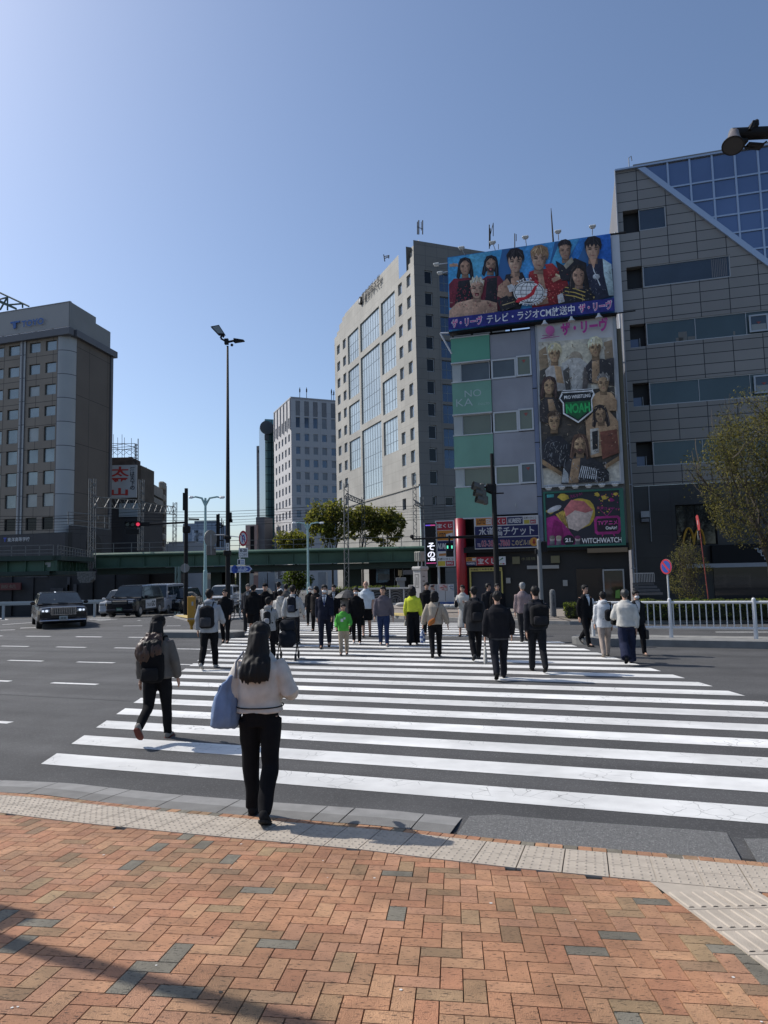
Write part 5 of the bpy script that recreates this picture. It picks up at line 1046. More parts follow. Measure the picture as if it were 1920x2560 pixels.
# ticket shop sign board
f=N.off(.2); q9=lambda x,y:f.hit(Z9(x,y)); x0,x1=q9(605,300)[0],q9(1275,300)[0]; z1=q9(900,128)[1]; z0=q9(900,462)[1]
t=thing('ticket_shop_board','navy and white ticket shop sign board with a phone number in pale pink','sign',tuple(N.pt((x0+x1)/2,z0,.2)))
mb=MB(); mb.fbox(f,x0,z0,x1,z1,-.2,0); mb.build('board',mat('board white',(.42,.42,.43),.5),t)
zA=z1-(z1-z0)*.29; zB=z1-(z1-z0)*.64; W_=x1-x0
def rect(mb,a0,b0,a1,b1,o,c): mb.flat([(a0,b0),(a1,b0),(a1,b1),(a0,b1)],f,o,0,c)
NVY=(.014,.016,.07); RD=(.28,.018,.03); ORG=(.42,.16,.025); WH=(.45,.45,.46)
mb=MB(); rect(mb,x0+.03,z0+.05,x1-.03,zB-.02,.004,NVY); rect(mb,x0+.03,zB+.02,x1-.03,zA,.004,NVY)
za,zc=zA+.05,z1-.05
for k0,k1,c,s_,bc in((.03,.27,ORG,'LOTO',(.03,.02,.02)),(.28,.51,RD,'宝くじ',WH),(.52,.76,NVY,'NUMBERS',WH)):
    rect(mb,x0+W_*k0,za,x0+W_*k1,zc,.004,c); text(mb,f,s_,(x0+W_*(k0+.02),za+.06,x0+W_*(k1-(.09 if s_=='LOTO' else .02)),zc-.06),.008,0,bc,bold=.03,skew=.25 if s_=='NUMBERS' else 0)
rect(mb,x0+W_*.19,za+.05,x0+W_*.265,zc-.05,.006,WH); text(mb,f,'ロト',(x0+W_*.2,za+.1,x0+W_*.26,zc-.1),.008,0,ORG,bold=.02)
text(mb,f,'スポーツくじ',(x0+W_*.775,zc-.14,x0+W_*.97,zc-.02),.008,0,(.03,.03,.03),bold=.02); rect(mb,x0+W_*.78,za,x0+W_*.865,zc-.18,.004,(.36,.30,.05)); rect(mb,x0+W_*.875,za,x0+W_*.96,zc-.18,.004,RD); text(mb,f,'BIG',(x0+W_*.885,za+.05,x0+W_*.95,zc-.24),.008,0,WH,bold=.03)
text(mb,f,'水道橋チケット',(x0+W_*.07,zB+.07,x0+W_*.93,zA-.05),.008,0,WH,bold=.012)
hh=zB-z0
text(mb,f,'TEL',(x0+W_*.04,z0+hh*.22,x0+W_*.1,z0+hh*.5),.008,0,(.42,.34,.38),bold=.02)
for s_,k0,k1 in(('03-38',.11,.29),('-7860',.38,.55)):
    text(mb,f,s_,(x0+W_*k0-.01,z0+hh*.2-.01,x0+W_*k1+.01,z0+hh*.75+.01),.008,0,WH,bold=.035); text(mb,f,s_,(x0+W_*k0,z0+hh*.2,x0+W_*k1,z0+hh*.75),.012,0,(.30,.02,.07),bold=.004)
text(mb,f,'このビル1F',(x0+W_*.58,z0+hh*.24,x0+W_*.87,z0+hh*.72),.008,0,(.45,.36,.2),bold=.01)
c=(x0+W_*.92,z0+hh*.5); mb.flat([(c[0]+.22*math.cos(a),c[1]+.22*math.sin(a)) for a in np.linspace(0,2*math.pi,18,endpoint=False)],f,.008,0,(.42,.2,.04)); mb.flat([(c[0]-.04,c[1]+.14),(c[0]-.04,c[1]),(c[0]-.1,c[1]),(c[0],c[1]-.14),(c[0]+.1,c[1]),(c[0]+.04,c[1]),(c[0]+.04,c[1]+.14)][::-1],f,.012,0,(.2,.02,.02))
mb.build('lettering',ATT,t)
# ground floor shop front
zg=-.15; zf=h9(800,500)[1]; s0=h9(520,700)[0]; sRt=sR
b2=b
mb=MB(); mb.wall(N.off(-.4),0,-.2,sRt,zf+.35); mb.build('shop_front',mat('black shop front',(.009,.009,.010),.6,var=.3,vs=1.2),b)
mb=MB(); mb.fbox(N,s0-.2,zf,sRt,zf+.28,-.4,.12); mb.build('shop_fascia',m_black,b)
mb=MB(); p=h7(1255,1728);q=h7(1560,1685); mb.fbox(N,p[0],p[1],q[0],q[1],-.1,.25); mb.build('tan_awning',mat('tan awning',(.16,.12,.075),.7),b)
mb=MB(); x,z=h9(455,150); c=N.pt(x,0,-.1); mb.tube([c+Z*-.2,c+Z*z],[.275,.275],20); mb.build('red_column',mat('glossy red column',(.26,.012,.022),.35,var=.1,vs=.8),b,smooth=True)
f=N.off(.0); q9=lambda x,y:f.hit(Z9(x,y))
t=thing('lottery_fascia','small lottery sign row in orange, navy, red and white over the yellow doorway','sign',tuple(f.pt(*q9(720,640))))
p=q9(523,640);q=q9(928,543); mb=MB(); mb.fbox(f,p[0],p[1],q[0],q[1],-.1,.05); mb.build('board',m_wf2,t)
f=N.off(.05); mb=MB(); W_=q[0]-p[0]; H_=q[1]-p[1]
rect(mb,p[0],p[1]+H_*.5,p[0]+W_*.25,q[1],.004,ORG); rect(mb,p[0],p[1],p[0]+W_*.25,p[1]+H_*.48,.004,NVY); rect(mb,p[0]+W_*.26,p[1],p[0]+W_*.78,q[1],.004,RD); text(mb,f,'宝くじ',(p[0]+W_*.3,p[1]+H_*.15,p[0]+W_*.76,p[1]+H_*.85),.008,0,WH,bold=.03)
text(mb,f,'LOTO',(p[0]+W_*.03,p[1]+H_*.58,p[0]+W_*.14,q[1]-H_*.1),.008,0,(.03,.02,.02),bold=.03); text(mb,f,'NUMBERS',(p[0]+W_*.02,p[1]+H_*.12,p[0]+W_*.23,p[1]+H_*.38),.008,0,WH,bold=.03); rect(mb,p[0]+W_*.16,p[1]+H_*.6,p[0]+W_*.24,q[1]-H_*.1,.006,WH); mb.flat([(p[0]+W_*.82,p[1]+H_*.45),(p[0]+W_*.95,p[1]+H_*.75),(p[0]+W_*.93,p[1]+H_*.9),(p[0]+W_*.85,p[1]+H_*.6)],f,.006,0,(.03,.12,.06)); rect(mb,p[0]+W_*.86,p[1]+.03,p[0]+W_*.9,p[1]+H_*.2,.006,(.36,.3,.05)); rect(mb,p[0]+W_*.92,p[1]+.03,p[0]+W_*.97,p[1]+H_*.2,.006,RD)
mb.build('lettering',ATT,t)
mb=MB(); f=N.off(-.1); p=f.hit(Z9(555,700));q=f.hit(Z9(890,655)); r=f.hit(Z9(905,940)); YE=0
mb.fbox(f,p[0],p[1],q[0],q[1],-.1,.06); mb.fbox(f,p[0],r[1]-1.5,p[0]+.07,p[1],-.1,.06); mb.fbox(f,q[0]-.05,r[1]-1.5,q[0]+.02,p[1],-.1,.06)
d=mb.build('yellow_door_frame',mat('yellow frame',(.38,.33,.09),.6),b); mb=MB(); text(mb,f.off(.06),'水道橋で金券を売るなら',(p[0]+.05,p[1]+.04,q[0]-.05,q[1]-.04),.004,0,bold=.02); mb.build('door_lettering',mat('dark lettering',(.06,.02,.02),.6),d)
mb=MB(); mb.fbox(f,p[0]+.07,-.15,q[0]-.05,p[1],-.25,-.15); mb.build('door',mat('dark navy door',(.012,.014,.025),.5),b)
fq=N.off(-.2); m_nt=mat('pale notice',(.28,.28,.27),.7); m_gold=mat('dull gold sign',(.13,.12,.06),.5)
for nm,(xa,ya,xb,yb),mm in(('gold_sign',(1000,622,1075,545),m_gold),('gold_sign',(1400,612,1488,535),m_gold),('long_notice',(1152,675,1482,632),m_nt),('paper_notice',(935,822,978,765),m_nt),('paper_notice',(1525,850,1570,788),m_nt)):
    mb=MB(); mb.fbox(fq,*fq.hit(Z9(xa,ya)),*fq.hit(Z9(xb,yb)),-.05,.03); mb.build(nm,mm,b)
mb=MB(); p=fq.hit(Z9(1090,585));q=fq.hit(Z9(1390,545)); text(mb,fq,'水道橋',(p[0],p[1],p[0]+(q[0]-p[0])*.5,q[1]),.03); mb.build('shop_lettering',m_gold,b)
mb=MB(); p=N.hit(Z2(140,775));q=N.hit(Z2(355,515)); 
for k in range(22): z=p[1]+(q[1]-p[1])*k/22; mb.quad(N.pt(p[0],z,-.36),N.pt(q[0],z,-.36),N.pt(q[0],z+(q[1]-p[1])/22,-.3),N.pt(p[0],z+(q[1]-p[1])/22,-.3))
mb.fbox(N,p[0],-.2,q[0],p[1],-.4,-.34); mb.build('roller_shutter',mat('brown grey shutter',(.13,.115,.105),.5,.3),b)
p=N.hit(Z2(355,850));q=N.hit(Z2(512,518)); win(b,N,p[0],p[1],q[0],q[1],.3,m_metal,glass('doorway glass',(.03,.025,.02)),fr=.07,name='shop_door',pane=True)
t=thing('neon_panel','bright green small panel inside the doorway beside the shutter','panel',tuple(N.pt(*N.hit(Z2(460,750)),-.2))); mb=MB(); p=N.hit(Z2(443,752));q=N.hit(Z2(478,682)); mb.prism([p,(q[0],p[1]),q,(p[0]+.03,q[1]-.06)],N,-.22,-.18); mb.build('panel',mat('bright green panel',(.14,.30,.05),.5),t)
# signs projecting at the left corner of the building
f=Fac(Z9(307,400),33,(.985,-.17)); q9=lambda x,y:f.hit(Z9(x,y)); p=q9(210,650);q=q9(392,168)
t=thing('lottery_blade_sign','tall lottery blade sign of stacked red, orange, navy, white and yellow boxes','sign',tuple(f.pt((p[0]+q[0])/2,-.1,-.3)))
mb=MB(); mb.fbox(f,p[0],p[1],q[0],q[1],-.45,0); mb.build('box',mat('sign cabinet white',(.46,.46,.47),.5),t); mb=MB(); x=q9(232,700)[0]; mb.tube([f.pt(x,p[1],-.25),f.pt(x,-.1,-.25)],.06,8); mb.build('post',m_metal,t)
mb=MB(); W_=q[0]-p[0]; H_=q[1]-p[1]; a0,a1=p[0]+.05,q[0]-.05
for k0,k1,c,s_,bc,sk in((.79,.98,RD,'宝くじ',WH,0),(.565,.78,ORG,'LOTO',(.03,.02,.02),0),(.33,.555,NVY,'NUMBERS',WH,.25)):
    rect(mb,a0,p[1]+H_*k0,a1,p[1]+H_*k1,.004,c); text(mb,f,s_,(a0+.05,p[1]+H_*(k0+.05),a1-(.35 if s_=='LOTO' else .05),p[1]+H_*(k1-.05)),.008,0,bc,bold=.03,skew=sk)
mb.flat([(a1-.35,p[1]+H_*.62),(a1-.02,p[1]+H_*.66),(a1-.02,p[1]+H_*.73),(a1-.35,p[1]+H_*.7)],f,.008,0,WH)
text(mb,f,'スポーツくじ',(a0,p[1]+H_*.135,a1,p[1]+H_*.19),.008,0,(.03,.03,.03),bold=.03); rect(mb,a0,p[1]+.03,a0+(a1-a0)*.48,p[1]+H_*.12,.004,(.42,.32,.04)); rect(mb,a0+(a1-a0)*.52,p[1]+.03,a1,p[1]+H_*.12,.004,RD); text(mb,f,'BIG',(a0+(a1-a0)*.57,p[1]+.1,a1-.06,p[1]+H_*.1),.008,0,WH,bold=.03)
mb.flat([(a0+.1,p[1]+H_*.23),(a0+.5,p[1]+H_*.235),(a0+.5,p[1]+H_*.29),(a0+.1,p[1]+H_*.28)],f,.006,0,(.35,.15,.05)); mb.build('lettering',ATT,t)
p=q9(103,640);q=q9(205,198)
t=thing('led_sign','tall black LED sign with glowing white characters beside the lottery blade sign','sign',tuple(f.pt((p[0]+q[0])/2,p[1],-.3)))
mb=MB(); mb.fbox(f,p[0],p[1],q[0],q[1],-.4,0); mb.build('cabinet',m_black,t); mb=MB(); mb.fbox(f,p[0]-.05,p[1],p[0],q[1],-.4,.02); mb.fbox(f,q[0],p[1],q[0]+.05,q[1],-.4,.02); mb.build('edge_trim',m_metal,t)
mb=MB(); W_=q[0]-p[0]; H_=q[1]-p[1]
text(mb,f,'その',(p[0]+W_*.2,p[1]+H_*.16,p[0]+W_*.86,p[1]+H_*.55),.01,0,vertical=True,bold=.02) if 0 else None
text(mb,f,'そ',(p[0]+W_*.18,p[1]+H_*.365,p[0]+W_*.85,p[1]+H_*.54),.01,0,bold=.02); text(mb,f,'の',(p[0]+W_*.18,p[1]+H_*.185,p[0]+W_*.85,p[1]+H_*.33),.01,0,bold=.02)
for a,c,z_ in((.22,.3,.12),(.42,.85,.155),(.42,.52,.12),(.76,.85,.12),(.42,.85,.118)): mb.fbox(f,p[0]+W_*a,p[1]+H_*z_,p[0]+W_*c,p[1]+H_*(z_+.025),0,.01)
mb.build('glowing_characters',mat('led white',(.8,.8,.9),.5,emit=(.9,.9,1.),es=1.),t)
mb=MB(); 
for k in range(12): mb.fbox(f,p[0]+W_*(.06+k*.074),p[1]+H_*.94,p[0]+W_*(.06+k*.074+.06),p[1]+H_*.965,0,.01,m=k//6); mb.fbox(f,p[0]+W_*(.06+k*.074),p[1]+H_*.05,p[0]+W_*(.06+k*.074+.06),p[1]+H_*.068,0,.01,m=1)
mb.build('glowing_line',[mat('led violet',(.1,.05,.4),.5,emit=(.22,.12,.9),es=.8),mat('led pink',(.4,.05,.2),.5,emit=(.9,.12,.4),es=.6)],t)
# ================= railway overpass, masts, street furniture, trees =================
ZD=ZR(500,760,3.95)
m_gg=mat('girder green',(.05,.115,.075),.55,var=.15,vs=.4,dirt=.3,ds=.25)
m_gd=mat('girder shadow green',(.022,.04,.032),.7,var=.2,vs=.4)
m_gr2=mat('mast steel',(.16,.16,.155),.6,.3,var=.15,vs=2)
m_mint=mat('mint paint',(.30,.45,.44),.4,var=.05,vs=2)
m_lamp=mat('lamp lens',(.5,.52,.52),.3)
O=Fac(DD(600,1200),72,(1,0)); z_=lambda y,x=700:O.hit(DD(x,y))[1]
sl_,sr_=O.hit(DD(205,1200))[0],O.hit(DD(1040,1200))[0]
t=thing('railway_overpass','green steel railway overpass running across the street behind the crossing','bridge',tuple(O.pt(0,-2.3)))
zt,z1,z2,z3=z_(1184),z_(1194),z_(1215),z_(1231)
mb=MB(); mb.fbox(O,sl_,z2,sr_,z1,-.3,0); 
a=sl_
while a<sr_: mb.fbox(O,a,z2,a+.09,z1,0,.22); a+=2.6
mb.fbox(O,sl_,z2-.12,sr_,z2,-.3,.3); mb.build('girder',m_gg,t)
mb=MB(); 
for i in range(1): 
    r=(zt-z1)/2; ring=[(O.n*(math.sin(q)*.5+.25)+Z*(z1+r+math.cos(q)*r*.95)) for q in np.linspace(0,math.pi,8)]
    mb.rings([[O.pt(sl_,0)+p for p in ring],[O.pt(sr_,0)+p for p in ring]],cap=True)
mb.build('rounded_cornice',m_gg,t)
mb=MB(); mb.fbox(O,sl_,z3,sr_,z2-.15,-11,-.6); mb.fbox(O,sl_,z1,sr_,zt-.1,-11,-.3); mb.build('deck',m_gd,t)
mb=MB(); a=sl_
while a<sr_: mb.fbox(O,a,zt,a+.06,zt+1.,-.1,-.04); a+=1.9
for k in(.45,.98): mb.fbox(O,sl_,zt+k,sr_,zt+k+.05,-.1,-.04)
mb.build('railing',m_gr2,t)
for px,wd in((Z3(690,800),1.),(Z3(840,800),1.1),(Z3(600,800),1.6),(Z4(775,1500),2.),(Z4(1250,1500),2.2)):
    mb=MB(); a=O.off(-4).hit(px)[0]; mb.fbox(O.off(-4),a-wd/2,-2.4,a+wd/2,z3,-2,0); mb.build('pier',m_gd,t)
# nearer left span that bends away
Lb=Fac(Zz(100,600),58,(1,0)); zl=lambda y:Lb.hit(Zz(100,y))[1]; aR=Lb.hit(Zz(470,600))[0]; aL=Lb.hit(Zz(-250,600))[0]
pR=Lb.pt(aR,0); qE=W(Zz(770,600),73); Bd=Fac.__new__(Fac); Bd.o=Vector((pR.x,pR.y,0)); dd=Vector((qE.x-pR.x,qE.y-pR.y,0)); bl_=dd.length; Bd.d=dd.normalized(); Bd.n=Vector((Bd.d.y,-Bd.d.x,0))
t=thing('left_span','dark green bridge span at far left that bends away beside the brown school','bridge',tuple(Lb.pt(aL/2,-2)))
mb=MB()
for f,a0,a1 in((Lb,aL,aR),(Bd,.02,bl_)):
    mb.fbox(f,a0,zl(655),a1,zl(565),-.3,0)
    a=a0
    while a<a1: mb.fbox(f,a,zl(655),a+.08,zl(565),0,.2); a+=1.55
mb.build('girder',m_gg,t); mb=MB()
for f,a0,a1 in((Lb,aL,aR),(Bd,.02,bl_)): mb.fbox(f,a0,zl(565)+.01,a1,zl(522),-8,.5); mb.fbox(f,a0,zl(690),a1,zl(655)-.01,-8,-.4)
mb.build('deck',m_gd,t); mb=MB()
for f,a0,a1 in((Lb,aL,aR),(Bd,.02,bl_)):
    n=int((a1-a0)/1.1)
    for i in range(n+1): a=a0+(a1-a0)*i/max(n,1); mb.fbox(f,a-.03,zl(522),a+.03,zl(430),.2,.26)
    for y in(432,470,500): mb.fbox(f,a0,zl(y)-.025,a1,zl(y)+.025,.2,.26)
mb.build('railing',m_gr2,t)
mb=MB()
for x,y0,y1,kind in((415,580,620,0),(518,570,630,1),(610,585,620,2)):
    a=Lb.hit(Zz(x,600))[0] if x<470 else Bd.hit(Zz(x,600))[0]; f=Lb if x<470 else Bd
    if kind==1:
        for k in range(5): z=zl(y0+k*13); mb.fbox(f,a-.1,z-.14,a+.1,z,.0,.03)
    elif kind==0: mb.fbox(f,a-.35,zl(y0)-.2,a+.25,zl(y0),0,.03); mb.prism([(a-.05,zl(y1)),(a+.2,zl(y1)),(a+.25,zl(y0)-.2),(a,zl(y0)-.2)],f,0,.03)
    else: mb.fbox(f,a-.12,zl(y1),a+.12,zl(y0),0,.03)
mb.build('painted_marks',mat('chalky mark',(.3,.31,.3),.8),t)
t=thing('girder_pier','mint lattice steel pier under the overpass left of the signal pole','pier',tuple(W(Zz(1530,800),66)))
mb=MB(); P=Fac(Zz(1530,700),66,(1,0)); p=P.hit(Zz(1508,880));q=P.hit(Zz(1550,610)); mb.fbox(P,p[0],-2.3,p[0]+.15,q[1],-.5,0); mb.fbox(P,q[0]-.15,-2.3,q[0],q[1],-.5,0)
for k in range(6): z=-2+k*(q[1]+2)/6; mb.tube([P.pt(p[0]+.1,z,-.1),P.pt(q[0]-.1,z+(q[1]+2)/6,-.1)],.06,4)
mb.build('lattice',mat('pier green',(.12,.17,.155),.6),t)
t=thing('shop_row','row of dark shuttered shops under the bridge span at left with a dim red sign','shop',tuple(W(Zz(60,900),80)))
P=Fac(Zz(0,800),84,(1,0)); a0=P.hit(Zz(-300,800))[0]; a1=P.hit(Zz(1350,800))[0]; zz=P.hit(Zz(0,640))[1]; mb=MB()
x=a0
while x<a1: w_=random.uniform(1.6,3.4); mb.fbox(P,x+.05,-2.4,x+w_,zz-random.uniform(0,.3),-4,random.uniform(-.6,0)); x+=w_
mb.build('shop_wall',mat('shade dark shop wall',(.02,.02,.022),.7,var=.5,vs=.35),t); mb=MB(); p=P.hit(Zz(-30,815));q=P.hit(Zz(190,748)); mb.fbox(P,p[0],p[1],q[0],q[1],.05,.3); mb.build('red_sign',mat('dim red sign',(.10,.02,.018),.6),t)  # backdrop walls near black: the shade under the bridge is in their colour
mb=MB(); text(mb,P.off(.3),'飯処',(p[0]+.7,p[1]+.2,p[0]+2.6,q[1]-.2),.02); mb.build('sign_letters',mat('dim letter',(.16,.13,.1),.6),t)
mb=MB(); 
for x0,y0,x1,y1 in((220,690,420,705),(585,700,610,860),(580,765,608,840),(640,760,668,830),(440,795,550,840)): p=P.hit(Zz(x0,y1));q=P.hit(Zz(x1,y0)); mb.fbox(P,p[0],p[1],q[0],q[1],.02,.2)
mb.build('shop_boards',mat('dull board',(.05,.05,.055),.7,var=.3,vs=2),t)
t=thing('net_bracket','grey netted bracket platform at the foot of the left mast','bracket',tuple(W(Zz(735,700),57)))
P=Fac(Zz(735,700),57,(1,0)); mb=MB(); mb.prism([P.hit(Zz(*q)) for q in((690,750),(770,750),(800,720),(798,662),(668,662),(668,715))],P,-.6,0); mb.build('net',mat('grey netting',(.11,.11,.105),.9,var=.6,vs=9),t)
mb=MB(); mb.fbox(P,P.hit(Zz(664,660))[0],P.hit(Zz(664,664))[1],P.hit(Zz(802,660))[0],P.hit(Zz(664,656))[1],-.65,.05); mb.build('platform_edge',m_gr2,t)
# lattice masts and trusses
def lattice(name,label,p0,p1,Y,w_,cat='mast',grp='railway masts along the line'):
    a,c=W(p0,Y),W(p1,Y); t=thing(name,label,cat,tuple(a),grp); ax=(c-a); L=ax.length; ax=ax.normalized(); x=Vector((1,0,0)); y=Vector((0,1,0)); mb=MB(); h_=w_/2
    if abs(ax.z)<.5: x=Vector((0,0,1))
    for sx in(-1,1):
        for sy in(-1,1): mb.tube([a+x*h_*sx+y*h_*sy,c+x*h_*sx+y*h_*sy],w_*.09,4)
    n=max(3,int(L/w_/1.05))
    for i in range(n):
        for sy in(-1,1):
            s_=1 if i%2 else -1; mb.tube([a+ax*(L*i/n)+x*h_*s_+y*h_*sy,a+ax*(L*(i+1)/n)-x*h_*s_+y*h_*sy],w_*.06,4)
    mb.build('lattice',m_gr2,t); return t,a,c
masts=[((229,1420),(231.5,1197),70,.52,'first lattice mast from the left, in front of the brown school'),((351,1376),(354,1199),84,.5,'pale lattice mast below the sake sign'),((436,1364),(437.5,1256),100,.46,'thin lattice mast standing against the sky between apartment block and signal pole'),((867,1470),(865,1209),68,.42,'lattice mast rising before the roadside trees'),((909,1360),(907.5,1243),86,.36,'thin lattice mast among the roadside trees'),((1038,1354),(1035.5,1186),76,.36,'lattice mast in front of the stone university corner'),((1058,1345),(1054,1243),90,.4,'short lattice mast against the dark side of the university')]
for p0,p1,Y,w_,lab in masts: lattice('lattice_mast',lab,p0,p1,Y,w_)
def truss(p0,p1,Y0,Y1,hh,lab):
    a,c=W(p0,Y0),W(p1,Y1); t=thing('catenary_truss',lab,'truss',tuple(a),'trusses between the railway masts'); mb=MB(); n=max(4,int((c-a).length/1.3)); d=Z*hh
    for o in(Vector((0,0,0)),d): mb.tube([a-o,c-o],.06,5)
    for i in range(n): 
        p=a.lerp(c,i/n);q=a.lerp(c,(i+1)/n); mb.tube([p,q-d] if i%2 else [p-d,q],.045,4); 
        if i%2==0: mb.tube([p,p-d*.9+Vector((.4,0,0))],.035,4)
    mb.build('lattice',m_gr2,t)
truss((234,1242),(352,1251),70,84,1.1,'truss from the first mast to the pale mast'); truss((356,1256),(436,1267),84,100,1.1,'truss from the pale mast to the thin mast against the sky')
truss((866,1234),(908,1252),68,86,.5,'truss among the roadside trees'); truss((1036,1250),(1055,1262),76,90,.5,'short truss before the university side wall')
t=thing('platform_frame','pale steel cage in front of the lower side wall of the brown school','steel frame',tuple(W(Zz(600,255),80)))
mb=MB(); q=lambda x,y:W(Zz(x,y),80)
for c in(((590,135),(590,245)),((590,138),(945,175)),((590,205),(945,235)),((590,245),(945,290)),((945,170),(945,290)),((905,170),(905,285)),((850,165),(850,200))): mb.tube([q(*c[0]),q(*c[1])],.06,4)
mb.build('frame',m_gr2,t)
wires=[]
for i,(y0,y1,Y) in enumerate(((1276,1268,74),(1284,1275,78),(1291,1283,82),(1299,1290,86),(1305,1297,90),(1293,1280,96),(1312,1303,80))):
    t=thing('overhead_wire','overhead railway wire, %s counted from the top'%['first','second','third','fourth','fifth','sixth','seventh'][i],'wire',tuple(W((500,y0),Y)),'overhead wires above the railway'); mb=MB()
    a,c=W((-60,y0+14),Y),W((1190,y1-12),Y); mb.tube([a.lerp(c,k/12)-Z*(.25*math.sin(math.pi*(k%4)/4)) for k in range(13)],.022+.008*(i%3==0),4); mb.build('wire',m_black,t)
# mint street lamps
def mint(base,top,Y,xl,xr,yl,lab):
    a,c=W(base,Y),W(top,Y); g=prof(Y); t=thing('street_lamp',lab,'street lamp',(c.x,c.y,g),'mint street lamps'); mb=MB(); r=.105
    mb.tube([Vector((c.x,c.y,g)),Vector((c.x,c.y,g+3.)),Vector((c.x,c.y,g+3.05)),Vector((c.x,c.y,c.z))],[r*1.35,r*1.3,r,r*.75],12); mb.build('pole',m_mint,t,smooth=False)
    for x in(xl,xr):
        e=W((x,yl),Y); mb=MB(); m=Vector((c.x,c.y,c.z))
        mb.tube([m-Z*.5,m.lerp(e,.22)-Z*.02,m.lerp(e,.6)+Z*.05,m.lerp(e,.72)],[.09,.07,.06,.05],8); mb.build('arm',m_mint,t)
        mb=MB(); d=(e-m).normalized(); mb.tube([m.lerp(e,.7),m.lerp(e,.78),m.lerp(e,.95),e],[.05,.13,.13,.05],10,flat=.45); mb.build('lamp_head',m_lamp,t)
mint((513,1500),(513.5,1245),46,472,562,1243,'nearer mint street lamp with two arms beside the black signal pole')
mint((769,1480),(769,1309),59,730,810,1307,'farther mint street lamp with two arms in front of the overpass')
# tall black lamp mast
Y=36; b0=W((570,1500),Y); tp=W((567,865),Y); g=prof(Y); t=thing('lamp_mast','tall black lamp mast with two square floodlight heads','street lamp',(b0.x,Y,g))
mb=MB(); c=Vector((b0.x,Y,g)); T=Vector((b0.x,Y,tp.z)); mb.tube([c,c+Z*.5,c+(T-c)*.3,T],[.16,.135,.12,.055],14); mb.build('pole',m_black,t,smooth=True)
qd=lambda x,y:W(ZD(x,y),Y)
mb=MB(); p=[qd(95,208),qd(178,192),qd(248,300),qd(180,300)]; p=[p[0]+Vector((0,.2,0)),p[1]+Vector((0,.2,0)),p[2],p[3]]; nrm=(p[1]-p[0]).cross(p[3]-p[0]).normalized(); nrm=nrm if nrm.y>0 else -nrm
mb.add(p+[q+nrm*.12 for q in p],[(0,1,2,3),(7,6,5,4),(0,4,5,1),(1,5,6,2),(2,6,7,3),(3,7,4,0)]); mb.tube([qd(205,335),qd(215,310),qd(235,325)],.07,6); mb.tube([qd(265,375),qd(205,340)],.05,6); o=mb.build('floodlight_head',m_black,t)
ctr=sum(p,Vector())/4; MB().add([ctr+(q-ctr)*.8-nrm*.015 for q in p],[(0,1,2,3)]).build('lens',mat('floodlight lens',(.20,.22,.21),.25),o)
mb=MB(); a,c=qd(330,360),qd(428,354); d=(c-a); mb.add([a+Z*.14,c+Z*.02,c-Z*.03,a-Z*.08]+[q+Vector((0,.4,.05)) for q in(a+Z*.14,c+Z*.02,c-Z*.03,a-Z*.08)],[(0,1,2,3),(7,6,5,4),(0,4,5,1),(1,5,6,2),(2,6,7,3),(3,7,4,0)]); mb.tube([qd(265,378),qd(335,362)],.06,6); mb.ell(qd(315,405),.08,8,6); mb.box(qd(262,372),(.2,.2,.3)); mb.build('floodlight_head',m_black,t)
mb=MB(); mb.box(qd(300,2105),(.12,.2,.5)); mb.box(qd(305,2140),(.14,.2,.16)); p=W(Z3(700,430),Y); mb.bbox(p,(.34,.34,.22),.05); mb.bbox(W(Z3(698,590),Y),(.36,.36,.3),.05); mb.build('mast_fittings',m_black,t)
mb=MB(); f=Fac(Z3(700,520),Y-.2,(1,0)); p=f.hit(Z3(684,566));q=f.hit(Z3(719,487)); mb.fbox(f,p[0],p[1],q[0],q[1],0,.01); mb.fbox(f,p[0]+.05,p[1]+.2,q[0]-.05,q[1]-.06,.01,.014,m=1); mb.fbox(f,p[0]+.05,p[1]+.05,q[0]-.05,p[1]+.13,.01,.014,m=1); mb.build('number_plate',[mat('plate white',(.5,.5,.5),.5),mat('plate grey',(.2,.2,.2),.5)],t)
# sign backs on brackets
mb=MB()
def signback(cx,cy,rx,ry,Y,lab,base,mates):
    c=W(Z3(cx,cy),Y); t=thing('round_sign_back',lab,'sign',tuple(c)); R_=ry/4.1475*Y/FP; k=rx/ry; ax=Vector((k,math.sqrt(max(0,1-k*k)),0)); mb=MB(); n=ax.cross(Z)
    ring=[c+ax*(R_*math.cos(a))+Z*(R_*math.sin(a)) for a in np.linspace(0,2*math.pi,24,endpoint=False)]; mb.rings([ring,[q-n*.03 for q in ring]]); mb.build('disc',mat('sign back grey',(.20,.20,.195),.6,.3),t)
    mb=MB(); 
    for a,b_ in mates: mb.tube([W(Z3(*a),Y),W(Z3(*b_),Y)],.035,6)
    mb.build('bracket',m_metal,t); return t
t=signback(527,440,46,88,35.6,'large grey round sign seen from behind, left of the tall lamp mast',0,[((560,405),(670,403)),((560,540),(670,540)),((527,400),(527,610))])
f=Fac(Z3(527,560),35.6,(.6,.8)); p=f.hit(Z3(482,612));q=f.hit(Z3(577,520)); mb=MB(); mb.fbox(f,p[0],p[1],q[0],q[1],-.02,.02); mb.build('plate',mat('plate back grey',(.13,.125,.12),.6,.2),t)
signback(258,748,46,46,38.2,'smaller grey round sign seen from behind on the black signal pole',0,[((258,700),(258,790))])
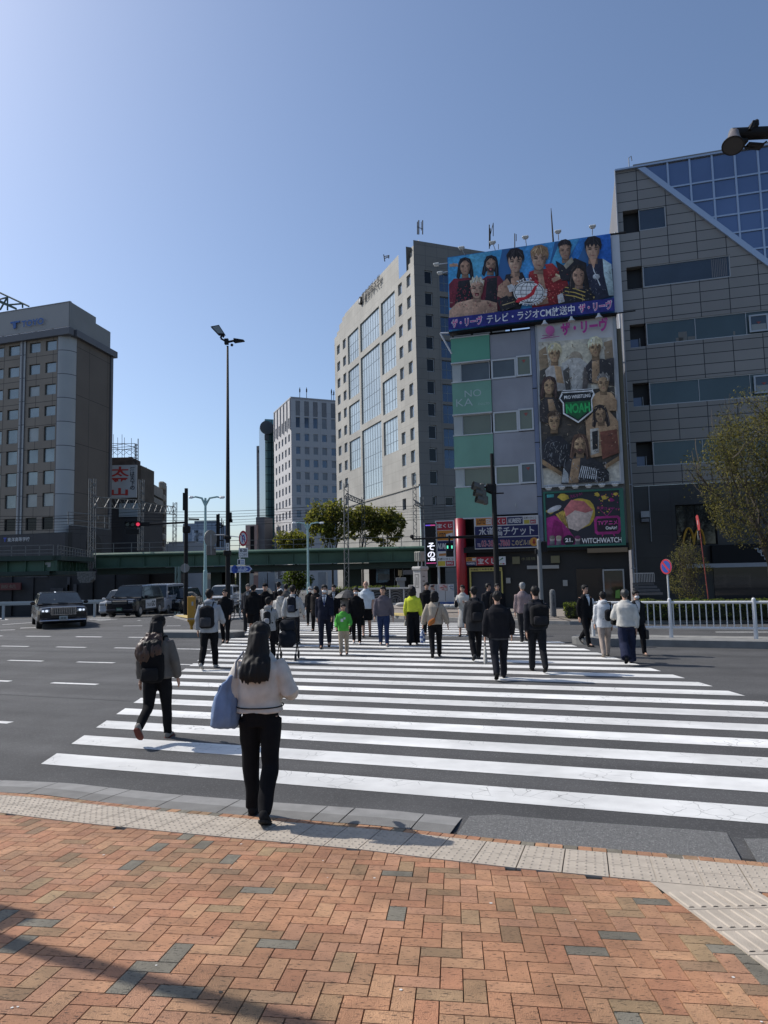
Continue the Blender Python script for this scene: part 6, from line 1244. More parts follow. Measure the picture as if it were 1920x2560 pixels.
# black lattice post beside the mast
t=thing('relay_post','dark lattice relay post behind the tall lamp mast','post',tuple(W(Z3(605,520),70))); mb=MB()
for x,y0 in((592,190),(610,185),(640,230),(655,260)): mb.tube([W(Z3(x,530),70),W(Z3(x,y0),70)],.1 if x<620 else .05,5)
for k in range(8): mb.tube([W(Z3(590,200+k*40),70),W(Z3(613,240+k*40),70)],.06,4)
for a,c in(((575,300),(660,300)),((575,405),(660,405)),((580,460),(660,460)),((620,330),(660,310))): mb.tube([W(Z3(*a),70),W(Z3(*c),70)],.07,4)
mb.build('lattice',m_black,t)
# no u-turn sign pole
Y=33; f=Fac(Z3(860,440),Y,(1,0)); h=lambda x,y:f.hit(Z3(x,y)); g=0
t=thing('sign_pole','white sign pole with a round no u-turn sign, plates and a blue arrow sign','sign',tuple(f.pt(h(828,1260)[0],0)))
c=h(828,1000)[0]; mb=MB(); mb.tube([f.pt(c,0,-.05),f.pt(c,h(828,640)[1],-.05)],.035,10); a=h(735,420); mb.tube([f.pt(*h(862,430),-.04),f.pt(*h(725,415),-.04)],.025,6); mb.build('pole',mat('sign pole white',(.5,.52,.52),.4),t)
c=h(862,440); R_=h(907,440)[0]-c[0]; mb=MB()
disc=lambda r,n=28:[(c[0]+r*math.cos(a),c[1]+r*1.85*math.sin(a)*.98) for a in np.linspace(0,2*math.pi,n,endpoint=False)]
mb.prism(disc(R_),f,-.02,0); mb.prism(disc(R_*.99),f,0,.004,m=1); mb.prism(disc(R_*.72),f,.004,.007,m=2)
rx,rz=R_,R_*1.8
for P in([(-.28,-.5),(-.08,-.5),(-.08,.1),(-.28,.1)],[(-.28,.1),(-.08,.1),(0,.26),(.12,.26),(.2,.1),(.2,-.1),(.4,-.1),(.38,.22),(.2,.45),(-.08,.45),(-.26,.28)],[(.05,-.1),(.55,-.1),(.3,-.4)]): mb.flat([(c[0]+x*rx,c[1]+z*rz) for x,z in P],f,.01,3)
mb.flat([(c[0]-.55*rx,c[1]+.5*rz),(c[0]-.45*rx,c[1]+.6*rz),(c[0]+.55*rx,c[1]-.5*rz),(c[0]+.45*rx,c[1]-.6*rz)],f,.013,1)
m_sr=mat('sign red paint',(.36,.015,.03),.4); m_sw=mat('sign white paint',(.52,.53,.54),.4); m_sb=mat('sign blue paint',(.012,.05,.28),.4); m_sk=mat('sign dark paint',(.02,.025,.05),.5)
mb.build('round_sign',[m_metal,m_sr,m_sw,m_sb],t)
mb=MB(); p=h(816,638);q=h(912,537); mb.fbox(f,p[0],p[1],q[0],q[1],-.01,.005); W_,H_=q[0]-p[0],q[1]-p[1]; text(mb,f,'8-20',(p[0]+W_*.15,p[1]+H_*.56,q[0]-W_*.12,q[1]-H_*.1),.01,1,bold=.03); text(mb,f,'ここから',(p[0]+W_*.1,p[1]+H_*.12,q[0]-W_*.1,p[1]+H_*.45),.01,1,bold=.02); mb.build('time_plate',[m_sw,m_sk],t)
mb=MB(); p=h(803,716);q=h(880,652); mb.fbox(f,p[0],p[1],q[0],q[1],-.01,.005); W_,H_=q[0]-p[0],q[1]-p[1]; mb.fbox(f,p[0]+W_*.1,p[1]+H_*.15,p[0]+W_*.35,q[1]-H_*.15,.005,.01,m=1); mb.fbox(f,p[0]+W_*.45,p[1]+H_*.6,q[0]-W_*.1,q[1]-H_*.2,.005,.01,m=2); mb.fbox(f,p[0]+W_*.45,p[1]+H_*.2,q[0]-W_*.1,p[1]+H_*.45,.005,.01,m=2); mb.build('small_plate',[m_sw,m_sk,mat('plate pale blue',(.25,.3,.45),.5)],t)
mb=MB(); p=h(728,795);q=h(955,722); e=h(925,750)[0]; zm=(p[1]+q[1])/2; mb.prism([(p[0],p[1]),(e,p[1]),(q[0],zm),(e,q[1]),(p[0],q[1])],f,-.01,.005)
W_,H_=e-p[0],q[1]-p[1]; mb.flat([(e-.02,p[1]+.05),(q[0]-.06,zm),(e-.02,q[1]-.05),(e-.2,q[1]-.05),(e-.05,zm),(e-.2,p[1]+.05)],f,.008,1); mb.flat([(p[0]+.22+.16*math.cos(a),zm+.2*math.sin(a)) for a in np.linspace(0,6.28,14,endpoint=False)],f,.008,1)
text(mb,f,'外堀通り',(p[0]+W_*.25,zm-H_*.08,p[0]+W_*.86,q[1]-H_*.1),.008,1,bold=.02); text(mb,f,'Sotobori-dori Ave.',(p[0]+W_*.25,p[1]+H_*.1,p[0]+W_*.86,zm-H_*.18),.008,1,bold=.01); mb.build('arrow_sign',[mat('sign pale',(.40,.44,.56),.4),m_sb],t)
# black signal pole with red light at left
Y=38.6; c=W((464.5,1534),Y); tp=W((465,1221),Y); g=prof(Y); t=thing('signal_pole','black signal pole with a long arm holding a three lamp traffic light showing red','traffic light',(c.x,Y,g))
mb=MB(); mb.tube([Vector((c.x,Y,g)),Vector((c.x,Y,tp.z))],[.13,.1],12); mb.box(W(Z1(1595,1915),Y),(.16,.2,1.),); mb.bbox(W(Zz(1612,290),Y),(.4,.3,.4),.05); mb.build('pole',m_black,t)
a,e=W(Zz(1605,228),Y),W(Zz(1205,250),Y-1); mb=MB(); mb.tube([a,e],.055,8); mb.tube([W(ZA(1600,1505),Y),W(ZA(1780,1510),Y)],.05,6); mb.build('arm',m_black,t)
f=Fac(Zz(1150,260),Y-1.2,(.96,.25)); p=f.hit(Zz(1078,272));q=f.hit(Zz(1215,218)); mb=MB(); mb.fbox(f,p[0],p[1],q[0],q[1],-.2,0); w3=(q[0]-p[0])/3; zc=(p[1]+q[1])/2
for i in range(3):
    cx=p[0]+w3*(i+.5); ring=lambda r,o:[f.pt(cx+r*math.cos(a),zc+r*math.sin(a),o) for a in np.linspace(.2,math.pi-.2,9)]
    mb.add(ring(w3*.45,0)+ring(w3*.45,.3),[(k,k+1,k+10,k+9) for k in range(8)])
p2=f.hit(Zz(1085,330));q2=f.hit(Zz(1200,278)); mb.fbox(f,p2[0],p2[1],q2[0],q2[1]-.05,-.2,-.02); mb.fbox(f,q[0],zc-.1,f.hit(Zz(1290,245))[0],zc+.12,-.2,-.1)
hd=mb.build('signal_head',m_black,t)
for i in range(3):
    cx=p[0]+w3*(i+.5); mb=MB(); mb.flat([(cx+w3*.36*math.cos(a),zc+w3*.36*math.sin(a)) for a in np.linspace(0,6.28,16,endpoint=False)],f,.02); mb.build('signal_lens',mat('red lens lit',(.4,.02,.05),.4,emit=(.9,.05,.12),es=.8) if i==2 else mat('dark lens',(.02,.03,.03),.2),hd)
# yellow post
Y=26.5; f=Fac(Z3(328,1200),Y,(1,0)); p=f.hit(Z3(290,1305));q=f.hit(Z3(365,1040)); t=thing('yellow_post','orange yellow marker post on a thin stem beside the left traffic island','marker post',tuple(f.pt((p[0]+q[0])/2,0)))
mb=MB(); c=(p[0]+q[0])/2; mb.bbox(f.pt(c,(p[1]+q[1])/2,0),(q[0]-p[0],.22,q[1]-p[1]),.02,f.d); mb.bbox(f.pt(c+.02,q[1]-.02,0),(.06,.08,.1),.01,f.d); mb.tube([f.pt(c,p[1]+.01,0),f.pt(c,p[1]-.14,0)],[.13,.07],10); mb.build('panel_box',mat('orange yellow paint',(.40,.20,.015),.5,var=.06,vs=3),t); mb=MB(); mb.tube([f.pt(c,p[1]-.1,0),f.pt(c,0,0)],.055,8); mb.build('stem',MATS['orange yellow paint'],t)
mb=MB(); mb.fbox(f,c-.13,p[1]+.1,c+.13,p[1]+.14,.11,.115); mb.fbox(f,c+.03,q[1]-.35,c+.1,q[1]-.2,.11,.115); mb.build('label',m_metal,t)
# islands
def island(name,lab,F0,dirv,L,wd,h_,m1,m2):
    d=Vector((dirv[0],dirv[1],0)).normalized(); n=Vector((-d.y,d.x,0)); mb=MB(); F0=Vector((*F0,0)); r=wd/2; out=[]
    for a in np.linspace(-math.pi/2,-3*math.pi/2,9): out.append(F0+d*r+n*r+d*(math.cos(a)*r)+n*(math.sin(a)*r))
    for a in np.linspace(math.pi/2,-math.pi/2,9): out.append(F0+d*(L-r)+n*r+d*(math.cos(a)*r)+n*(math.sin(a)*r))
    ctr=sum(out,Vector())/len(out); inn=[p+( (F0+d*max(r,min(L-r,(p-F0).dot(d)))+n*r)-p)*.12 for p in out]; inn2=[p+((F0+d*max(r,min(L-r,(p-F0).dot(d)))+n*r)-p)*.4 for p in out]
    R3=[[p for p in out],[p+Z*h_*.9 for p in out],[p+Z*h_ for p in inn],[p+Z*h_ for p in inn2]]
    mb.rings(R3,cap=False); mb.add(R3[-1],[tuple(range(len(out)-1,-1,-1))],1); o=mb.build(name,[m1,m2]); tag(o,kind='structure'); return o
m_isl=mat('island kerb stone',(.17,.17,.165),.9,var=.18,vs=3,bump=.3,bs=60); m_islt=mat('island paving',(.24,.235,.22),.9,var=.15,vs=4)
island('left_island','',(-8.5,24.2),(.956,-.292),3.6,1.0,.21,m_isl,m_islt)
dI=(.92,-.392); island('right_island','',(5.0,19.05),dI,22,1.25,.2,m_isl,m_islt)
# white guard fence on the right island
d=Vector((*dI,0)); n=Vector((-d.y,d.x,0)); b0=Vector((5.0,19.05,.2))+d*.6+n*.5
t=thing('guard_fence','white tubular guard fence with thin vertical bars along the right traffic island','fence',tuple(b0)); L=14
mb=MB(); mb.tube([b0+Z*.93,b0+d*L+Z*.93],.035,8); mb.tube([b0+Z*.26,b0+d*L+Z*.26],.035,8); mb.build('rail',m_wframe,t)
for i in range(8):
    mb=MB(); p=b0+d*(2*i+.02); mb.tube([p,p+Z*1.0],.05,10); mb.ell(p+Z*1.0,.05,8,5); mb.build('post',m_wframe,t)
mb=MB(); k=.18
while k<L:
    if min(abs(k-2*i) for i in range(9))>.07: p=b0+d*k; mb.tube([p+Z*.26,p+Z*.93],.016,6)
    k+=.16
mb.build('bars',m_wframe,t)['kind']='stuff'
# guard rail at far left
f=Fac(Zz(100,940),44,(1,0)); g=prof(44); t=thing('guard_rail','pale steel guard rail along the far left kerb behind the black limousine','guard rail',tuple(f.pt(0,g))); mb=MB(); z0,z1=f.hit(Zz(100,990))[1],f.hit(Zz(100,912))[1]; a0,a1=f.hit(Zz(-250,950))[0],f.hit(Zz(930,950))[0]
hz=(z1-z0); mb.fbox(f,a0,z1-hz*.42,a1,z1,-.04,0); mb.fbox(f,a0,z1-hz*.26,a1,z1-hz*.14,0,.05); 
mb.build('beam',mat('galvanised rail',(.33,.36,.38),.45,.3),t)
k=a0
while k<a1: mb=MB(); mb.fbox(f,k,g,k+.14,z1,-.16,-.05); mb.build('post',mat('galvanised rail',(.33,.36,.38)),t); k+=1.95
# corner pavement at left with yellow tactile patch
P=[GP(Z3(*q)) for q in((140,1262),(290,1300),(560,1300),(900,1275),(1000,1262),(1000,1215),(560,1205),(190,1212))]
mb=MB(); hh=.1; mb.add([p for p in P]+[p+Z*hh for p in P],[tuple(range(8,16))]+[(i,(i+1)%8,8+(i+1)%8,8+i) for i in range(8)]); o=mb.build('corner_pavement',m_conc); tag(o,kind='structure')
P=[GP(Z3(*q))+Z*(hh+.004) for q in((150,1262),(295,1292),(420,1290),(330,1258),(200,1252))]; MB().add(P,[(0,1,2,3,4)]).build('yellow_tactile',mat('yellow tactile',(.45,.34,.12),.8,var=.1,vs=6))['kind']='structure'
# far pavement on the right
m_fp=mat('far paving',(.23,.20,.17),.9,var=.15,vs=1.5,brick=None)
FE=[(985,1545),(1010,1548),(1060,1549),(1145,1553),(1300,1559),(1425,1562),(1600,1560),(1920,1556),(2500,1550)]
FP_=[GP(p) for p in FE]; mb=MB(); BK_=[Vector((p.x+ (0 if i else -2),52,0)) for i,p in enumerate(FP_)]
for i in range(len(FP_)-1):
    a,c=FP_[i],FP_[i+1]; A_,C_=a+Z*.13,c+Z*.13; t1=(c-a).normalized(); n=Vector((-t1.y,t1.x,0))*.16
    mb.quad(Vector((a.x,a.y,a.z-.02)),Vector((c.x,c.y,c.z-.02)),C_,A_,m=1); mb.quad(A_,C_,C_+n,A_+n,m=1)
    NS=6
    for k in range(NS):
        p=lambda u,q:Vector((u.x+n.x+(q.x-u.x)*k/NS,u.y+n.y+(q.y-u.y)*k/NS,0)); k2=k+1
        pts=[]
        for u,q,kk in((a,BK_[i],k),(c,BK_[i+1],k),(c,BK_[i+1],k2),(a,BK_[i],k2)):
            x=u.x+n.x+(q.x-u.x)*kk/NS; y=u.y+n.y+(q.y-u.y)*kk/NS; pts.append(Vector((x,y,prof(y)*.3+.13)))
        mb.quad(*pts)
o=mb.build('far_pavement',[m_fp,m_kerb]); tag(o,kind='structure')
P=[GP(q)+Z*.14 for q in((1060,1546),(1143,1549),(1155,1520),(1100,1518))]; MB().add(P,[(0,1,2,3)]).build('orange_paving',mat('orange paving',(.36,.22,.12),.85,var=.12,vs=5))['kind']='structure'
P=[GP(q)+Z*.139 for q in((985,1546),(1025,1548),(1025,1541),(985,1539))]; MB().add(P,[(0,1,2,3)]).build('yellow_tactile_far',MATS['yellow tactile'])['kind']='structure'
P=[GP(q)+Z*.012 for q in((880,1560),(985,1546),(1000,1512),(860,1520))]; MB().add(P,[(0,1,2,3)]).build('bridge_pavement',mat('bridge paving',(.33,.32,.30),.85,var=.1,vs=2))['kind']='structure'
# pedestrian signal mast on the right with its long arm
Y=29; c=W((1243,1530),Y); tp=W((1230,1134),Y); t=thing('signal_mast','slim black mast with a side mounted traffic light and a long arm to the left','traffic light',(c.x-.1,Y,0))
bx=W((1237,1300),Y).x; mb=MB(); z1=W((1232,1215),Y).z; mb.tube([Vector((bx,Y,0)),Vector((bx,Y,z1))],[.13,.10],12); mb.tube([Vector((bx-.03,Y,z1)),Vector((bx-.03,Y,tp.z))],.075,10); mb.build('pole',m_black,t)
qb=lambda x,y:W(ZB(x,y),Y)
mb=MB(); mb.tube([qb(170,680),qb(340,680)],.04,6); mb.tube([qb(180,740),qb(340,740)],.035,6); mb.tube([qb(400,785),qb(548,780)],.03,6); mb.bbox(qb(300,690),(.3,.25,.35),.04); mb.bbox(qb(365,700),(.26,.2,.4),.03); 
for i in range(6): mb.tube([qb(240+i*20,660),qb(270+i*12,770+i*6),qb(340,760)],.015,4)
a,e=W(Z9(815,322),Y),W(Z4(1188,1238),Y); mb.tube([a,e],.04,8); mb.tube([W(Z9(815,348),Y),W(Z9(330,352),Y)],.03,6); mb.ell(W(ZC(620,425),Y),.09,8,6); mb.tube([W(ZC(620,425),Y),W(ZC(625,458),Y)],.04,6); mb.build('arm',m_black,t)
mb=MB(); m_sig=mat('signal housing',(.075,.075,.07),.5)
ax=(qb(225,960)-qb(130,640)).normalized(); o1,o2=qb(130,630),qb(225,965); dx=Vector((.83,-.05,.30)).normalized()
for i in range(3):
    p=o1.lerp(o2,(i+.5)/3); nn=Vector((-.9,-.2,.25)).normalized(); mb.tube([p,p+nn*.18,p+nn*.36],[.17,.18,.19],10,cap=False); mb.bbox(p+Vector((.06,0,0)),(.2,.32,.36),.04,(1,0,.0))
mb.build('signal_head',m_sig,t)
f=Fac(ZC(1275,660),Y-.15,(1,0)); p=f.hit(ZC(1217,775));q=f.hit(ZC(1335,545)); zm=(p[1]+q[1])/2; mb=MB(); mb.fbox(f,p[0],p[1],q[0],zm-.01,-.2,0); mb.fbox(f,p[0],zm+.01,q[0],q[1],-.2,0); mb.tube([f.pt((p[0]+q[0])/2,q[1],-.1),f.pt((p[0]+q[0])/2,q[1]+.35,-.1)],.04,6); mb.fbox(f,p[0],zm,q[0],zm+.04,0,.14); mb.fbox(f,p[0],q[1],q[0],q[1]+.03,-.1,.14); hd=mb.build('pedestrian_signal',m_black,t)
mb=MB(); hz=(q[1]-zm); mb.fbox(f,p[0]+.03,zm+hz*.25,p[0]+.09,zm+hz*.7,0,.01); mb.fbox(f,q[0]-.09,zm+hz*.25,q[0]-.03,zm+hz*.7,0,.01); mb.build('green_bars',mat('green lit',(.1,.5,.35),.4,emit=(.15,.95,.6),es=.9),hd)
# grey post with box, round stone bollard
Y=27; t=thing('grey_post','grey post with a small box at its top right of the signal mast','post',tuple(GP((1348,1560)))); x=W((1347,1350),Y).x; z1=W((1346,1352),Y).z; mb=MB(); mb.tube([Vector((x,Y,0)),Vector((x,Y,z1*.55)),Vector((x,Y,z1))],[.1,.09,.09],12); mb.ell(Vector((x,Y,z1)),.09,10,6); mb.build('pole',mat('galvanised post',(.17,.175,.18),.5,.3),t); mb=MB(); mb.bbox(Vector((x+.2,Y,z1-.25)),(.2,.2,.45),.03); mb.bbox(Vector((x-.12,Y,z1-.42)),(.1,.12,.2),.02); mb.build('signal_box',m_black,t)
p=GP((1384,1549)); t=thing('stone_bollard','round topped grey stone bollard with an inscription near the dark shop front','bollard',tuple(p)); hgt=W((1384,1473),p.y).z-p.z; mb=MB(); mb.tube([p,p+Z*(hgt-.13),p+Z*(hgt-.04),p+Z*hgt],[.13,.125,.1,.03],14); mb.build('shaft',mat('bollard stone',(.12,.125,.13),.8,var=.15,vs=6),t); f=Fac((1384,1500),p.y-.14,(1,0)); mb=MB(); a,_=f.hit((1384,1500)); text(mb,f,'水道橋',(a-.05,p.z+hgt*.45,a+.05,p.z+hgt*.85),.004,vertical=True); mb.build('inscription',mat('carved dark',(.04,.04,.045),.9),t)
# stone bridge pillar with lantern and iron balustrade
Y=36; c=W(ZC(775,1200),Y); m_pl=mat('pillar granite',(.40,.39,.37),.85,var=.1,vs=5); d1=Vector((.70,-.71,0)); d2=Vector((.71,.70,0)); q=lambda y:W(ZC(775,y),Y).z
t=thing('stone_pillar','pale granite bridge pillar with inscription carrying a stone lantern','pillar',(c.x,Y,0)); wA=.56; ctr=Vector((c.x,Y,0))+ (-d1+d2)*(wA/2)
mb=MB(); mb.bbox(ctr+Z*(q(1010)/2),(wA,wA,q(1010)),.02,d1); mb.bbox(ctr+Z*(q(975)),(wA*1.22,wA*1.22,q(940)-q(1010)),.06,d1); mb.build('shaft',m_pl,t)
mb=MB(); fl=Fac.__new__(Fac); fl.o=Vector((c.x,Y,0)); fl.d=d1; fl.n=Vector((d1.y,-d1.x,0)); z0,z1=q(1305),q(1075); 
for a,b_,c_,d_ in((-.42,z0,-.39,z1),(-.17,z0,-.14,z1),(-.39,z1-.03,-.17,z1),(-.39,z0,-.17,z0+.03),(-.31,z0+.1,-.25,z1-.15)): mb.fbox(fl,a,b_,c_,d_,0,.006)
fr_=Fac.__new__(Fac); fr_.o=fl.o; fr_.d=d2; fr_.n=Vector((d2.y,-d2.x,0))
for k in range(5): mb.fbox(fr_,.14,z1-.15-k*.24,.14+.18,z1-.10-k*.24,0,.006)
mb.build('inscription',mat('carved stone',(.12,.115,.11),.9),t)
mb=MB(); 
for k in range(4): a=math.pi/4+k*math.pi/2; p=ctr+Vector((math.cos(a)*.13,math.sin(a)*.13,0)); mb.tube([p+Z*q(940),p+Z*q(850)],.025,6)
mb.build('lantern_rods',m_metal,t); mb=MB(); mb.bbox(ctr+Z*((q(850)+q(680))/2),(.44,.44,q(680)-q(850)),.03,d1)
for k in(-1,0,1): mb.bbox(ctr-d2*.225*0+fl.n*.225+fl.d*(.13*k)+Z*((q(850)+q(680))/2),(.05,.03,q(680)-q(850)-.06),.005,d1)
mb.build('lantern',mat('lantern stone',(.30,.29,.25),.8,var=.1,vs=5),t)
f=Fac(ZC(300,1400),38,(1,0)); t=thing('bridge_balustrade','pale bridge balustrade with dark iron panels of flowing wave lines','balustrade',tuple(f.pt(0,0))); h=lambda x,y:f.hit(ZC(x,y)); a0,a1=h(-330,1400)[0],h(640,1400)[0]; zt=h(300,1305)[1]; zr=h(300,1335)[1]; zb=h(300,1570)[1]
mb=MB(); mb.fbox(f,a0,zr,a1,zt,-.2,.05); mb.fbox(f,a0,zb-.12,a1,zb,-.2,.05); 
for x in(-250,-90,237,480): a=h(x,1400)[0]; mb.fbox(f,a-.04,zb,a+.04,zr,-.1,0)
mb.build('rail',mat('balustrade stone',(.42,.42,.41),.7,var=.06,vs=3),t); mb=MB(); p=h(565,1300);q2=h(655,1262); mb.fbox(f,p[0],-.2,q2[0],q2[1],-.3,.1); mb.build('end_block',m_pl,t)
mb=MB()
for pa,pb in((-250,-90),(-90,237),(237,480),(480,580)):
    A0,A1=h(pa,1400)[0]+.05,h(pb,1400)[0]-.05; W_=A1-A0; H_=zr-zb
    for j in range(7): mb.tube([f.pt(A0+W_*u,zb+H_*min(1,max(0,(.08+.13*j)+.35*math.sin(u*3.1+.3)*(1-.1*j)*(1 if j%2 else .8))),-.05) for u in np.linspace(0,1,12)],.018,5)
    for cx in(.25,.7):
        for r in(.16,.3): mb.tube([f.pt(A0+W_*cx+r*W_*.5*math.cos(u),zb+.02+r*H_*1.2*math.sin(u),-.05) for u in np.linspace(0,math.pi,9)],.018,5)
mb.build('iron_panel',mat('dull iron',(.2,.2,.2),.6,.3),t); mb=MB(); mb.fbox(f,a0,zb,a1,zr,-.18,-.12); mb.build('backing',mat('balustrade backing',(.035,.035,.035),.9),t)
# hoarding with posters and sandbags
f=Fac(ZC(1120,1400),33,(1,-.05)); h=lambda x,y:f.hit(ZC(x,y)); t=thing('poster_hoarding','white site hoarding with three posters beside the red column','hoarding',tuple(f.pt(*h(1100,1600)))); p=h(890,1560);q2=h(1350,1243); mb=MB()
for k in range(3): a=p[0]+(q2[0]-p[0])*k/3; mb.fbox(f,a+.01,p[1],a+(q2[0]-p[0])/3-.01,q2[1],-.04,0)
mb.build('panel',mat('hoarding white',(.36,.36,.37),.6,var=.05,vs=2),t)
for (x0,y0,x1,y1),cols in(((925,1250,1020,1365),((.4,.36,.33),(.30,.06,.05),(.10,.06,.05))),((1085,1245,1240,1362),((.42,.34,.33),(.36,.06,.06),(.36,.30,.28))),((1250,1260,1345,1365),((.40,.41,.42),(.05,.05,.06),(.15,.2,.35)))):
    A=Art(f,ZC,.004); A.poly([(x0,y1),(x1,y1),(x1,y0),(x0,y0)],cols[0]); w_=x1-x0; hh_=y1-y0
    for i in range(9): a=random.uniform(0,.7);b_=random.uniform(.05,.85); A.poly([(x0+w_*a,y0+hh_*(b_+.12)),(x0+w_*(a+.28),y0+hh_*(b_+.12)),(x0+w_*(a+.28),y0+hh_*b_),(x0+w_*a,y0+hh_*b_)],random.choice(cols[1:]))
    if x0<1000: A.ell(x0+w_*.5,y0+hh_*.5,w_*.3,hh_*.3,(.36,.22,.16),12); A.ell(x0+w_*.5,y0+hh_*.3,w_*.33,hh_*.16,(.04,.03,.03),12)
    A.finish('poster',t,1.1)
mb=MB(); p=h(1100,1612);q2=h(1350,1552); mb.fbox(f,p[0],p[1],q2[0],q2[1],-.05,.05); 
mb.build('blue_skirt',mat('blue skirt sheet',(.02,.06,.2),.6),t)
for i,(x,y,lab) in enumerate(((1215,1635,'left white sandbag under the hoarding'),(1325,1635,'right white sandbag under the hoarding'),(440,1600,'white sandbag at the foot of the bridge balustrade'))):
    c=W(ZC(x,y),32.6 if i<2 else 37); mb=MB(); mb.ell(c,(.32,.2,.12),12,8); mb.ell(c+Vector((.2,0,.03)),(.1,.08,.06),8,6); o=mb.build('sandbag',mat('sandbag white',(.42,.41,.38),.9,var=.1,vs=8,bump=.4,bs=30),smooth=True,loc=tuple(c)); tag(o,lab,'sandbag')
# things under the overpass, right part
f=Fac(ZC(100,1100),80,(1,0)); h=lambda x,y:f.hit(ZC(x,y)); t=thing('glass_pavilion','dark pavilion under the overpass with a slanted blue glass front','building',tuple(f.pt(*h(100,1300)))); mb=MB(); 
p=h(-120,1300);q2=h(1200,880); mb.fbox(f,p[0],-2.3,q2[0],q2[1]+.3,-5,-.5); mb.build('wall',m_dark,t); mb=MB(); mb.prism([h(x,y) for x,y in((0,1225),(190,1215),(235,1160),(235,935),(0,935))],f,-.4,0); mb.build('glass_front',mat('blue mirror glass',(.10,.17,.24),.25,.3,var=.7,vs=1.4),t)
mb=MB()
for k in range(9): a=h(40+k*22,1150)[0]; mb.fbox(f,a,h(0,1180)[1],a+.12,h(0,1060)[1]-.02*k,0,.05)
for x in(315,460,620): a=h(x,1100)[0]; mb.fbox(f,a,-2.3,a+.08,h(0,930)[1],-.3,-.2)
mb.build('pale_bars',mat('pale bar',(.38,.42,.45),.6),t)
f=Fac(ZC(430,1230),52,(1,0)); h=lambda x,y:f.hit(ZC(x,y)); t=thing('small_stone_pillar','small far stone pillar with lantern standing behind the balustrade','pillar',tuple(f.pt(*h(430,1300)))); mb=MB(); p=h(375,1400);q2=h(497,1190); mb.fbox(f,p[0],p[1]-1,q2[0],q2[1],-.8,0); mb.fbox(f,p[0]-.1,q2[1],q2[0]+.1,q2[1]+.25,-.9,.1); mb.build('shaft',mat('dim pillar stone',(.2,.21,.22),.9),t); mb=MB(); p=h(390,1100);q2=h(450,1005); mb.fbox(f,p[0],p[1],q2[0],q2[1],-.5,-.1); mb.tube([f.pt((p[0]+q2[0])/2,p[1],-.3),f.pt((p[0]+q2[0])/2,h(0,1160)[1],-.3)],.05,6); mb.build('lantern',mat('lantern ochre',(.22,.17,.09),.8),t)
t=thing('name_board','grey name board hanging beside the small far pillar','sign',tuple(f.pt(*h(540,1080)))); mb=MB(); p=h(470,1082);q2=h(655,1000); mb.fbox(f,p[0],p[1],q2[0],q2[1],-.2,0); mb.build('board',mat('dim board',(.10,.10,.105),.7),t)
# background behind the overpass: pale sheds, panels, thicket
f=Fac(Z3(1180,900),100,(1,0)); h=lambda x,y:f.hit(Z3(x,y)); t=thing('pale_shed','pale panelled site shed seen under the overpass','shed',tuple(f.pt(*h(1170,960)))); mb=MB()
for x0,x1,y0 in((1020,1110,785),(1120,1190,790),(1200,1330,905),(1640,1720,790)): p=h(x0,990);q2=h(x1,y0); mb=MB(); mb.fbox(f,p[0],-2.4,q2[0],q2[1],-3,0); mb.build('wall',mat('pale shed panel',(.36,.36,.36),.8,var=.15,vs=.5),t)
mb=MB()
for x0,y0,x1,y1 in((1195,858,1265,890),(1268,840,1320,895),(1075,850,1085,980)): p=h(x0,y1);q2=h(x1,y0); mb.fbox(f,p[0],p[1],q2[0],q2[1],.1,.3)
mb.build('boards',mat('shed board',(.42,.42,.40),.7,var=.2,vs=1),t)
f=Fac(Z3(700,900),130,(1,0)); t=thing('far_street_block','beige buildings of the far street seen beneath the overpass','building',tuple(f.pt(*f.hit(Z3(530,960))))); mb=MB()
x=430
while x<1000: w_=random.randint(30,60); p=f.hit(Z3(x,1000));q2=f.hit(Z3(x+w_-3,random.randint(770,880))); mb.fbox(f,p[0],-2.4,q2[0],q2[1],-5,0,0,random.choice([(.34,.30,.25),(.40,.37,.32),(.22,.22,.2),(.35,.2,.16)])); x+=w_
mb.build('facade_row',ATT,t)
t=thing('red_bus','red bus roof line far away under the overpass','bus',tuple(W(Z3(710,950),105))); mb=MB(); p=W(Z3(628,950),105);q2=W(Z3(795,912),105); c=(p+q2)/2; mb.bbox(Vector((c.x,107,c.z-.6)),(abs(q2.x-p.x),4,abs(q2.z-p.z)+1.6),.3); mb.build('body',mat('bus red',(.30,.025,.02),.5),t); mb=MB(); mb.box(Vector((c.x,104.97,c.z-.9)),(abs(q2.x-p.x)*.8,.06,.9)); mb.build('window',g_dark,t)
